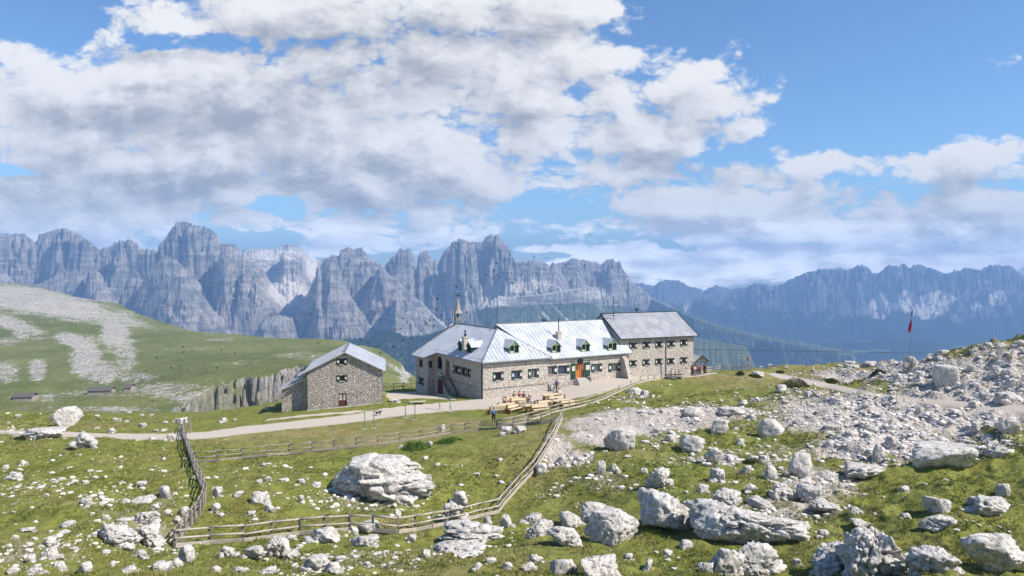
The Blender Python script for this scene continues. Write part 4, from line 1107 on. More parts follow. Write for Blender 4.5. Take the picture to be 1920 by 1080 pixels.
    for k in range(5): st.box(dx0 + .02 - .12 * k, dx1 + .05 + .05 * k, -.22 - .3 * k, .21, dz0 - .13 * (k + 1) - (.5 if k == 4 else 0), dz0 - .13 * k - .004)
    st.box(dx1 + .42, dx1 + .62, -1.0, .2, dz0 - 1.0, dz0 + .1)
    st.build('steps', M['concrete'], R_)
    lw = MB(); lw.box(WW + .15, dx0 - .7, -.16, .215, -.9, dz0 - .42); lw.build('ledge', M['quoin'], R_)
    bt = MB(); t_ = on_x(1165.5); bt.prism([(t_, .2, 4.35), (t_, -.25, 4.25), (t_, -.75, 3.6), (t_, -1.9, .2), (t_, .2, .2)], (.75, 0, 0)); bt.build('buttress', M['stone'], R_)
    # ---- roofs
    e, xo = EAVE - .03, -.45
    ze = lambda x: EAVE + K * (x + .45) if x < RX else WR - K * (x - RX)
    far = 21.2; dgy0, dgy1 = 16.3, 14.2; xb = -blkw - .55
    rf = MB()
    apex = (RX, 5.5, WR)
    KH = (WR - EAVE) / (5.5 + .45)
    roof_plane(rf, [(xo, -.45, EAVE), apex, (RX, 19.0, WR), (xb, far, ze(xb)), (xb, dgy0, ze(xb)), (xo, dgy1, EAVE)], (1, 0, 1), .55)
    roof_plane(rf, [(xo, -.45, EAVE), (WW + .45, -.45, EAVE), apex], (0, 1, 1), .62)
    roof_plane(rf, [(WW + .45, -.45, EAVE), (WW + .45, 20, EAVE), (RX, 19.0, WR), apex], (-1, 0, 1), .6)
    o = rf.build('roof', M['roof'], R_); o['label'] = 'pale metal hip roof over the left wing'
    cp = MB(); cp.bar((RX, 5.5, WR + .03), (RX, 19.0, WR + .03), .22, .1); cp.bar((xo, -.45, EAVE + .03), (RX, 5.5, WR + .03), .12, .07); cp.bar((RX, 19.0, WR + .03), (xb, far, ze(xb) + .03), .2, .12)
    cp.bar((WW + .45, -.45, EAVE + .03), (RX, 5.5, WR + .03), .10, .06)
    cp.bar((xo - .04, -.45, EAVE - .1), (xo - .04, dgy1, EAVE - .1), .1, .12); cp.bar((xo, -.5, EAVE - .1), (WW + .5, -.5, EAVE - .1), .1, .12)
    cp.build('ridge_cap', M['steel'], o)
    cf = MB()
    zc_ = lambda y: CE + KC * (y + .4)
    roof_plane(cf, [(WW - .1, -.18, zc_(-.18)), (CX1 + .45, -.18, zc_(-.18)), (CX1 + .45, CS, CR), (RX + .05, CS, CR), (RX + .3, CS - .35, zc_(CS - .35))], (0, 1, 1), .62)
    roof_plane(cf, [(RX + .05, CS, CR), (CX1 + .45, CS, CR), (CX1 + .45, 12.8, CE), (RX + .05, 12.8, CE)], (0, -1, 1), .62)
    o2 = cf.build('roof', M['roof'], R_); o2['label'] = 'pale metal roof over the middle wing'
    cp = MB(); cp.bar((RX + .05, CS, CR + .03), (CX1 + .45, CS, CR + .03), .24, .1); cp.bar((WW - .2, -.24, zc_(-.18) - .08), (CX1 + .45, -.24, zc_(-.18) - .08), .1, .12); cp.build('ridge_cap', M['steel'], o2)
    gb = MB(); gb.face((RX + .1, CS - .3, CR - .35), (RX + .1, CS + 3, CR - 2.6), (RX + .1, CS + 3, WR - 3), (RX + .1, CS - .3, WR - 3)); gb.build('gable', M['roof'], R_)
    # ---- dormers
    def dormer(xc, yf, zr, fx, w=1.62, h=1.12, gab=.78):
        """face centre on a roof slope; fx=True: faces -y (front), else faces -x"""
        def T(u, v, z):      # u across, v inwards
            return (xc + u, yf + v, z) if fx else (xc + v, yf - u, z)
        slope = KC if (fx and xc > WW - 1) else (KH if fx else K)
        z0, z1 = zr, zr + h; hw = w / 2
        dpt = (h + .0) / slope; dg = (h + gab) / slope
        b_ = MB()
        for s_ in (-1, 1): b_.prism([T(s_ * hw, 0, z0 - .05), T(s_ * hw, 0, z1), T(s_ * hw, dpt, z1), T(s_ * hw, .02, z0 - .05)], tuple(np.array(T(-s_ * .08, 0, 0)) - np.array(T(0, 0, 0))))
        b_.prism([T(-hw, 0, z0 - .1), T(hw, 0, z0 - .1), T(hw, 0, z0 + .12), T(-hw, 0, z0 + .12)], tuple(np.array(T(0, .08, 0)) - np.array(T(0, 0, 0))))
        b_.prism([T(-.07, -.01, z0 + .12), T(.07, -.01, z0 + .12), T(.07, -.01, z1), T(-.07, -.01, z1)], tuple(np.array(T(0, .08, 0)) - np.array(T(0, 0, 0))))
        for s_ in (-1, 1): b_.prism([T(s_ * hw, -.012, z0 + .12), T(s_ * (hw - .12), -.012, z0 + .12), T(s_ * (hw - .12), -.012, z1), T(s_ * hw, -.012, z1)], tuple(np.array(T(0, .08, 0)) - np.array(T(0, 0, 0))))
        b_.prism([T(-hw, -.02, z1), T(hw, -.02, z1), T(0, -.02, z1 + gab * .93)], tuple(np.array(T(0, .1, 0)) - np.array(T(0, 0, 0))))
        d_ = b_.build('dormer', M['leafgreen'] if fx else M['green'], R_)
        g_ = MB(); g_.face(T(-hw + .1, .10, z0 + .12), T(hw - .1, .10, z0 + .12), T(hw - .1, .10, z1), T(-hw + .1, .10, z1)); g_.build('pane', M['glass'], d_)
        if fx:
            s2 = MB(); s2.prism([T(-hw + .15, .0, z0 + .12), T(-.1, .0, z0 + .12), T(-.1, .0, z0 + .34), T(-hw + .15, .0, z0 + .34)], tuple(np.array(T(0, .06, 0)) - np.array(T(0, 0, 0)))); s2.build('curtain', M['paper'], d_)
        r_ = MB(); ov = .28
        for s_ in (-1, 1):
            e0 = z1 - ov * gab / hw
            roof_plane(r_, [T(s_ * (hw + ov), -.12, e0), T(0, -.12, z1 + gab), T(0, dg, z1 + gab), T(s_ * (hw + ov), (e0 - z0) / slope, e0)], tuple(np.array(T(-s_, 0, 1)) - np.array(T(0, 0, 0))), .5, thick=.06)
        r_.build('dormer_roof', M['roof'], d_)
        return d_
    # front dormers: bottom centre found on their slopes
    def on_slope(px, py, O_l, n_l):
        n = A * n_l[0] + B * n_l[1] + np.array([0, 0, n_l[2]]); O = P0 + A * O_l[0] + B * O_l[1] + np.array([0, 0, O_l[2]])
        return loc(plane_hit(px, py, O, n))
    L1 = on_slope(964.3, 662.6, (0, -.45, EAVE), np.array([0, -KH, 1])); dormer(L1[0], L1[1], L1[2], True)
    for px, py in ((1043, 661.8), (1098, 659.6), (1148.3, 657.4)):
        L1 = on_slope(px, py, (0, -.4, CE), np.array([0, -KC, 1])); dormer(L1[0], L1[1], L1[2], True, 1.6 if px < 1140 else 1.7)
    for px, py in ((863.0, 657.6), (879.6, 661.5)):
        L1 = on_slope(px, py, (-.45, 0, EAVE), np.array([-K, 0, 1])); dormer(L1[0], L1[1], L1[2], False, 1.35, 1.1, .6)
    # chimneys
    def chimney(px, py, sl, top, w, pipe, name='chimney', m=M['plaster'], vane=False):
        L_ = on_slope(px, py, *sl); c = MB(); c.box(L_[0] - w / 2, L_[0] + w / 2, L_[1] - w / 2, L_[1] + w / 2, L_[2] - .5, L_[2] + top)
        c.box(L_[0] - w / 2 - .07, L_[0] + w / 2 + .07, L_[1] - w / 2 - .07, L_[1] + w / 2 + .07, L_[2] + top - .16, L_[2] + top - .02)
        o = c.build(name, m, R_)
        p_ = MB(); p_.bar((L_[0], L_[1], L_[2] + top), (L_[0], L_[1], L_[2] + top + pipe), .075, n=8)
        if vane:
            p_.ball((L_[0], L_[1], L_[2] + top + .3), .2, .2, .26); p_.bar((L_[0] - .2, L_[1], L_[2] + top + pipe), (L_[0] + .2, L_[1], L_[2] + top + pipe - .1), .06, .12)
            p_.ball((L_[0], L_[1], L_[2] + top + pipe), .12, .12, .16)
        p_.build('chimney_pipe', M['iron'], o)
        return o
    chimney(872.3, 657, ((-.45, 0, EAVE), np.array([-K, 0, 1])), 2.0, .72, .85, vane=True)
    chimney(1047.5, 634.5, ((0, -.4, CE), np.array([0, -KC, 1])), 1.05, .66, 2.0)
    def cowl(x_, y_, z_, s_=1.0):
        c = MB(); c.bar((x_, y_, z_ - .3), (x_, y_, z_ + .4 * s_), .10 * s_, n=8); c.bar((x_ - .28 * s_, y_, z_ + .55 * s_), (x_ + .28 * s_, y_, z_ + .55 * s_), .2 * s_, n=8); c.build('roof_cowl', M['iron'], R_)
    for px in (1020, 1077):
        t_ = on_x(px, P0 + B * (CS + .6)); cowl(t_, CS + .6, CR - .3, 1.0 if px < 1050 else .6)
    cowl(RX + 2.2 - 2.6, 7.4, WR - 1.1 + .2, .8) if False else None
    # bell turret on the far end of the left ridge
    ty = 18.6; tb = WR
    t_ = MB()
    for sx_ in (-1, 1):
        for sy_ in (-1, 1): t_.bar((RX + sx_ * .42, ty + sy_ * .42, tb - .5), (RX + sx_ * .36, ty + sy_ * .36, tb + 1.7), .12, .12)
    for zz in (.55, 1.2): t_.box(RX - .44, RX + .44, ty - .44, ty + .44, tb + zz, tb + zz + .07)
    tw = t_.build('bell_turret', M['silver'], R_)
    rr = MB(); prof = [(.88, 1.62), (.54, 2.1), (.32, 2.7), (.16, 3.5), (.05, 4.0)]
    n8 = 8
    for (r0, z0), (r1, z1) in zip(prof, prof[1:]):
        for k in range(n8):
            a0, a1 = 2 * math.pi * k / n8, 2 * math.pi * (k + 1) / n8
            rr.face((RX + r0 * math.cos(a0), ty + r0 * math.sin(a0), tb + z0), (RX + r0 * math.cos(a1), ty + r0 * math.sin(a1), tb + z0), (RX + r1 * math.cos(a1), ty + r1 * math.sin(a1), tb + z1), (RX + r1 * math.cos(a0), ty + r1 * math.sin(a0), tb + z1))
    rr.build('turret_roof', flatm('old_wood_shingles', (.33, .28, .25), .85, 0, .4, 6), tw)
    bl = MB(); bl.ball((RX, ty, tb + 1.2), .24, .24, .3); bl.build('bell', M['iron'], tw)
    vn = MB(); vn.bar((RX, ty, tb + 3.9), (RX, ty, tb + 4.9), .04, n=6); vn.bar((RX - .5, ty - .1, tb + 4.5), (RX + .5, ty + .1, tb + 4.5), .04, .22); vn.bar((RX - .35, ty, tb + 4.85), (RX + .35, ty, tb + 4.85), .04, .14); vn.build('weather_vane', M['iron'], tw)
    return R_
build_refuge()

# ---- right-hand wing
T2 = math.radians(24)
A2 = np.array([math.cos(T2), math.sin(T2), 0]); B2 = np.array([-math.sin(T2), math.cos(T2), 0])
Q0 = at(1172, 706, 112.55); Q0[2] = 0
def build_right():
    R_ = empty('mountain_hut', Q0, T2)
    tag(R_, 'two storey stone wing with ten shuttered windows and a grey corrugated roof', 'mountain hut')
    L, EV, RG, HD = 13.42, 6.95, 10.62, 5.6
    hs = []
    for px, y1, y2 in ((1187, 648.3, 681.2), (1211.6, 646.6, 679.3), (1235.5, 646, 678), (1257.7, 644.6, 677.2), (1281.6, 642.6, 675.4)):
        for yc in (y1, y2):
            hs.append(pxhole(Q0, A2, px - 3.3, px + 3.3, yc - 5.6, yc + 5.6))
    x0 = -.9
    mb = MB(); hsh = [(h[0] - x0, h[1] - x0, h[2], h[3]) for h in hs]
    wall_face(mb, (x0, 0, 0), (1, 0, 0), (0, -1, 0), L - x0, -1.0, EV + .25, hsh)
    mb.face((L, 0, -1), (L, 2 * HD, -1), (L, 2 * HD, EV), (L, HD, RG - .2), (L, 0, EV + .25))
    mb.face((x0, 0, -1), (x0, 0, EV + .25), (x0, HD, RG - .2), (x0, 2 * HD, EV), (x0, 2 * HD, -1))
    mb.face((x0, 2 * HD, -1), (L, 2 * HD, -1), (L, 2 * HD, EV), (x0, 2 * HD, EV))
    mb.build('wall', M['stone'], R_)
    for i, h in enumerate(hsh): window(R_, (x0, 0, 0), (1, 0, 0), (0, -1, 0), h, M['blueglass'] if i % 3 == 0 else M['glass'], sw=.36)
    rf = MB(); xl, xr = -1.15, L + .62; sl = (RG - EV) / (HD + .5)
    roof_plane(rf, [(xl, -.5, EV), (xr, -.5, EV), (xr, HD, RG), (xl, HD, RG)], (0, 1, 1), .5, rib=(.12, .07))
    roof_plane(rf, [(xl, HD, RG), (xr, HD, RG), (xr, 2 * HD + .5, EV), (xl, 2 * HD + .5, EV)], (0, -1, 1), .5, rib=(.12, .07))
    o = rf.build('roof', M['roof_grey'], R_)
    cp = MB(); cp.bar((xl, HD, RG + .04), (xr, HD, RG + .04), .26, .1)
    for x_ in (xl - .02, xr + .02): cp.bar((x_, -.5, EV - .05), (x_, HD, RG - .05), .06, .26)
    cp.bar((xl, -.56, EV - .06), (xr, -.56, EV - .06), .1, .12); cp.build('ridge_cap', M['iron'], o)
    d_ = MB(); t_ = on_x(1248.5, Q0, A2); d_.bar((t_, -.08, .2), (t_, -.08, EV), .07, n=6); d_.build('downpipe', M['steel'], R_)
    c = MB(); t_ = on_x(1194, Q0 + B2 * HD, A2); c.bar((t_, HD, RG - .2), (t_, HD, RG + .5), .1, n=8); c.bar((t_ - .28, HD, RG + .6), (t_ + .28, HD, RG + .6), .17, n=8); c.build('roof_cowl', M['iron'], R_)
    a = MB(); ax = .35; ay = 4.0; az = EV + sl * 4.5
    a.bar((ax, ay, az - .2), (ax, ay, az + 4.0), .045, n=6)
    for zz, ln in ((3.0, .9), (2.6, 1.1), (1.0, 1.1), (.7, .9)):
        sgn = 1 if zz > 2 else -1
        a.bar((ax - .2 * sgn, ay, az + zz), (ax + ln * sgn, ay, az + zz + .06), .045, n=5)
        for k in range(4): xx = ax + sgn * (.1 + ln * k / 4); a.bar((xx, ay - .35, az + zz + .03), (xx, ay + .35, az + zz + .03), .03, n=4)
    a.build('aerial', M['iron'], R_)
build_right()

# ---- small stone barn with its lean-to
T3 = math.radians(10)
A3 = np.array([math.cos(T3), math.sin(T3), 0]); B3 = np.array([-math.sin(T3), math.cos(T3), 0])
S0 = at(577, 771, 93); S0[2] = 0
def build_barn():
    R_ = empty('stone_barn', S0, T3)
    tag(R_, 'small gabled stone outbuilding with brown door and two shuttered windows', 'barn')
    Wd, EV, PK, DP = 9.6, 4.48, 6.85, 11.4
    H = lambda a, b, c, d: pxhole(S0, A3, a, b, c, d)
    w1, w2, dr = H(637, 645, 672.5, 683.6), H(637, 645.6, 703.5, 714.4), H(634.5, 650, 737.5, 763.6)
    mb = MB(); wall_face(mb, (0, 0, 0), (1, 0, 0), (0, -1, 0), Wd, -1.6, EV, [w2, dr])
    px_ = Wd / 2
    # gable with the attic window cut out
    def gz(u): return EV + (PK - EV) * (1 - abs(u - px_) / px_)
    us = sorted({0, px_, Wd, w1[0], w1[1]})
    for a, b in zip(us, us[1:]):
        inside = w1[0] <= (a + b) / 2 <= w1[1]
        if inside:
            mb.face((a, 0, EV), (b, 0, EV), (b, 0, w1[2]), (a, 0, w1[2])); mb.face((a, 0, w1[3]), (b, 0, w1[3]), (b, 0, gz(b)), (a, 0, gz(a)))
        else: mb.face((a, 0, EV), (b, 0, EV), (b, 0, gz(b)), (a, 0, gz(a)))
    for A_, B_ in (((w1[0], w1[2]), (w1[1], w1[2])), ((w1[1], w1[2]), (w1[1], w1[3])), ((w1[1], w1[3]), (w1[0], w1[3])), ((w1[0], w1[3]), (w1[0], w1[2]))):
        mb.face((A_[0], 0, A_[1]), (B_[0], 0, B_[1]), (B_[0], .28, B_[1]), (A_[0], .28, A_[1]))
    mb.face((0, 0, -1.6), (0, 0, EV), (0, DP, EV), (0, DP, -2.2)); mb.face((Wd, 0, -1.6), (Wd, 0, EV), (Wd, DP, EV), (Wd, DP, -2.2))
    mb.face((0, DP, -2.2), (Wd, DP, -2.2), (Wd, DP, EV), (px_, DP, PK), (0, DP, EV))
    o = mb.build('wall', M['rubble'], R_)
    qn = MB()
    z_ = -1.4; k = 0
    while z_ < EV - .3:
        l_ = .5 if k % 2 else .32; qn.box(Wd - l_, Wd + .03, -.03, .3 + (.3 if k % 2 == 0 else 0), z_, z_ + .36); z_ += .38; k += 1
    qn.build('quoins', M['quoin'], R_)
    pl = MB(); pl.box(-.1, Wd + .1, -.14, -.002, -1.6, -.62 + 0); pl.face((0, -.1, -.9), (Wd, -.1, -.2), (Wd, -.1, .08), (0, -.1, -.62)); pl.prism([(-.1, -.16, -1.6), (Wd + .1, -.16, -1.0), (Wd + .1, -.16, .02), (-.1, -.16, -.76)], (0, .15, 0))
    pl.build('plinth', M['concrete'], R_)
    for w in (w1, w2): window(R_, (0, 0, 0), (1, 0, 0), (0, -1, 0), w, M['glass'], sw=.38)
    d_ = MB(); d_.box(dr[0] + .01, dr[1] - .01, .15, .21, dr[2], dr[3] - .01)
    d_.box(dr[0], dr[0] + .09, .06, .149, dr[2], dr[3] - .01); d_.box(dr[1] - .09, dr[1], .06, .149, dr[2], dr[3] - .01); d_.box(dr[0] + .09, dr[1] - .09, .06, .149, dr[3] - .10, dr[3] - .01)
    do = d_.build('door', M['darkdoor'], R_)
    g = MB(); cx_ = (dr[0] + dr[1]) / 2; hh = dr[3] - dr[2]
    for s_ in (-1, 1):
        for r_ in (0, 1): a = cx_ + s_ * .30; g.box(a - .21, a + .21, .135, .148, dr[2] + hh * (.5 + .23 * r_), dr[2] + hh * (.5 + .23 * r_) + hh * .2)
    g.build('door_window', M['paper'], do)
    lt = MB(); lt.box(w1[0] - .8, w1[1] + .9, -.07, -.002, w1[3] + .16, w1[3] + .36); lt.build('lintel', M['fencepale'], R_)
    rf = MB(); ov, fo = .5, .42; sl = (PK - EV) / px_; te = EV - ov * sl + .12
    for s_ in (0, 1):
        xe = -ov if s_ == 0 else Wd + ov
        roof_plane(rf, [(xe, -fo, te), (px_, -fo, PK + .14), (px_, DP + .4, PK + .14), (xe, DP + .4, te)], (1 if s_ == 0 else -1, 0, 1), .55, thick=.14)
    ro = rf.build('roof', M['roof'], R_)
    cp = MB(); cp.bar((px_, -fo, PK + .17), (px_, DP + .4, PK + .17), .3, .08); cp.bar((Wd + ov + .04, -fo, te - .06), (Wd + ov + .04, DP + .4, te - .06), .1, .1)
    for z0 in (.0,): cp.bar((Wd + ov + .02, -.3, te - .1), (Wd + .08, .14, te - .6), .06, n=6); cp.bar((Wd + .08, .14, te - .6), (Wd + .08, .14, -.6), .06, n=6)
    cp.build('gutter', M['steel'], ro)
    # lean-to at the left, set back
    x1, yb = -.62, .75
    an = MB(); an.box(-.62, -.002, .7, 4.2, -1.8, 4.0); 
    lx0 = -3.45; zl, zr = 1.95, 3.15
    an.prism([(lx0, 1.2, -2.4), (x1, 1.2, -2.0), (x1, 1.2, zr), (lx0, 1.2, zl)], (0, 5.5, 0))
    an.prism([(lx0 - .35, 1.0, -2.4), (lx0 + .4, 1.0, -2.4), (lx0 + .4, 1.0, -1.3), (lx0 - .1, 1.0, -1.4)], (0, .8, 0))
    ao = an.build('lean_to', M['rubble'], R_)
    rr = MB(); k_ = (zr - zl) / (x1 - lx0)
    roof_plane(rr, [(lx0 - .5, .85, zl - .5 * k_ + .1), (x1, .85, zr + .1), (x1, 7.0, zr + .1), (lx0 - .5, 7.0, zl - .5 * k_ + .1)], (1, 0, .4), .6, thick=.14); rr.build('lean_to_roof', M['roof_grey'], ao)
    r2 = MB(); roof_plane(r2, [(-1.5, .5, 3.75), (-.1, .5, 4.25), (-.1, 4.4, 4.25), (-1.5, 4.4, 3.75)], (1, 0, .35), .6, thick=.1); r2.build('lean_to_roof', M['roof_grey'], ao)
build_barn()
# ------------------------------------------------------------------ rocks
_ico = {}
def ico(n):
    if n not in _ico:
        bm = bmesh.new(); bmesh.ops.create_icosphere(bm, subdivisions=n, radius=1.0)
        bm.verts.ensure_lookup_table()
        co = np.array([v.co[:] for v in bm.verts]); fa = np.array([[v.index for v in f.verts] for f in bm.faces]); bm.free()
        _ico[n] = (co, fa)
    return _ico[n]
def rock_co(n, seed, planes=13, crag=1.0, skew=None, lo=.62):
    co, fa = ico(n); rs = np.random.RandomState(seed)
    nr = rs.normal(size=(planes, 3)); nr /= np.linalg.norm(nr, axis=1)[:, None]
    nr = np.vstack([nr, [0, 0, 1]]); dd = rs.uniform(lo - .12, .95, planes + 1); dd[-1] = rs.uniform(.6, .85)
    dot = co @ nr.T
    r = np.where(dot > .05, dd[None] / np.maximum(dot, .05), 9.0)
    r = np.sort(r, axis=1); r = np.minimum(r[:, 0], 1.15)
    p = co * r[:, None]
    if n >= 3:
        off = p + seed * 3.17
        f1 = fbm3(off, 1.6, 4, seed) - .5
        f2 = fbm3(off, 3.4, 4, seed + 9, True)
        cre = np.clip((f2 - .70) * 5, 0, 1)
        f3 = fbm3(off, 9.0, 3, seed + 17, True) - .6
        p = p * (1 + crag * (.26 * f1 - .19 * cre - .08 * f3))[:, None]
        led = (vn2(off[:, 2] * 5.0, off[:, 2] * 0 + seed, seed) - .5) * .09 * crag
        p[:, :2] *= (1 + led)[:, None]
    else:
        p = p * (1 + .22 * (fbm3(p + seed, 2.0, 2, seed) - .5))[:, None]
    if skew is not None: p = skew(p)
    mn, mx_ = p.min(0), p.max(0)
    p = (p - (mn + mx_) / 2) / ((mx_ - mn) / 2)
    return p, fa
NR = [0]
def boulder(px, base, w, h, label=None, group=None, seed=None, depth=None, n=None, crag=1.0, skew=None, far=False, planes=12, bury=.23, cat='boulder', name='boulder', rot=0.0, pieces=None, lo=.58):
    """rock standing where its foot is seen; w,h are its size in the photo"""
    NR[0] += 1; seed = seed or NR[0] * 7 + 1
    P_ = hit(px, base - h * .06, far=far); d = P_[1]
    Wm, Hm = w * d / F, h * d / F
    Dm = Wm * (depth or random.Random(seed).uniform(.62, .85))
    n = n or (6 if w >= 150 else 5 if w >= 55 else 4 if w >= 20 else 3)
    if pieces is None: pieces = 1 if (w < 18 or label and cat == 'boulder' and w > 30 and crag < 1.15) else 3
    p, fa = rock_co(n, seed, planes, crag, skew, lo)
    if pieces > 1:
        rr_ = random.Random(seed + 5); ps, fs, bs = [], [], 0
        for k_ in range(pieces):
            q_, f_ = rock_co(n - (1 if k_ else 0) if n > 3 else n, seed + 31 * k_, planes, crag, skew if k_ == 0 else None)
            if k_ == 0: s_, o_ = np.array([.80, .85, 1.0]), np.array([rr_.uniform(-.25, .25), 0, 0])
            else: t_ = rr_.uniform(.3, .52); s_, o_ = np.array([t_ * 1.15, t_ * 1.2, t_ * rr_.uniform(.9, 1.4)]), np.array([rr_.choice((-1, 1)) * rr_.uniform(.35, .72), rr_.uniform(-.75, .3), rr_.uniform(-.5, -.1)])
            ps.append(q_ * s_ + o_); fs.append(f_ + bs); bs += len(q_)
        p = np.vstack(ps); fa = np.vstack(fs); mn_, mx__ = p.min(0), p.max(0); p = (p - (mn_ + mx__) / 2) / ((mx__ - mn_) / 2)
    # the part seen above the ground keeps the photo's height although the ground rises behind
    slope = (ground_z(P_[0], d + Dm) - P_[2]) / Dm
    tall = max(.35 * Hm, Hm - max(0, (HC - P_[2]) / d + slope) * Dm * .22)
    zh = tall / (2 - 2 * bury)
    co = p * np.array([Wm / 2, Dm / 2, zh])
    co[:, 2] += zh * (1 - 2 * bury)
    o = np_mesh(name, co, fa, M['rock'], n >= 4)
    o.location = (P_[0], P_[1] + Dm * .45, min(P_[2], ground_z(P_[0], P_[1] + Dm * .45) + 0) + slope * 0)
    o.rotation_euler = (0, 0, rot)
    tag(o, label, cat, group)
    return o
def big_skew(p):
    q_ = p.copy(); t = np.clip((q_[:, 0] + 1) / 2, 0, 1)
    q_[:, 2] = np.where(q_[:, 2] > 0, q_[:, 2] * np.interp(t, [0, .12, .32, .5, .75, .88, 1], [.45, .62, .86, 1.0, 1.0, .62, .22]), q_[:, 2])
    return q_
def flat_top(p):
    q_ = p.copy(); q_[:, 2] = np.minimum(q_[:, 2], .55); return q_
def peaked(p):
    q_ = p.copy(); s_ = 1 - .55 * np.clip(q_[:, 2], 0, 1); q_[:, 0] *= s_; q_[:, 1] *= s_; return q_
def left_peak(p):
    q_ = p.copy(); t = np.clip((q_[:, 0] + 1) / 2, 0, 1)
    q_[:, 2] = np.where(q_[:, 2] > 0, q_[:, 2] * np.interp(t, [0, .25, .6, 1], [.7, 1.1, .8, .45]), q_[:, 2]); return q_

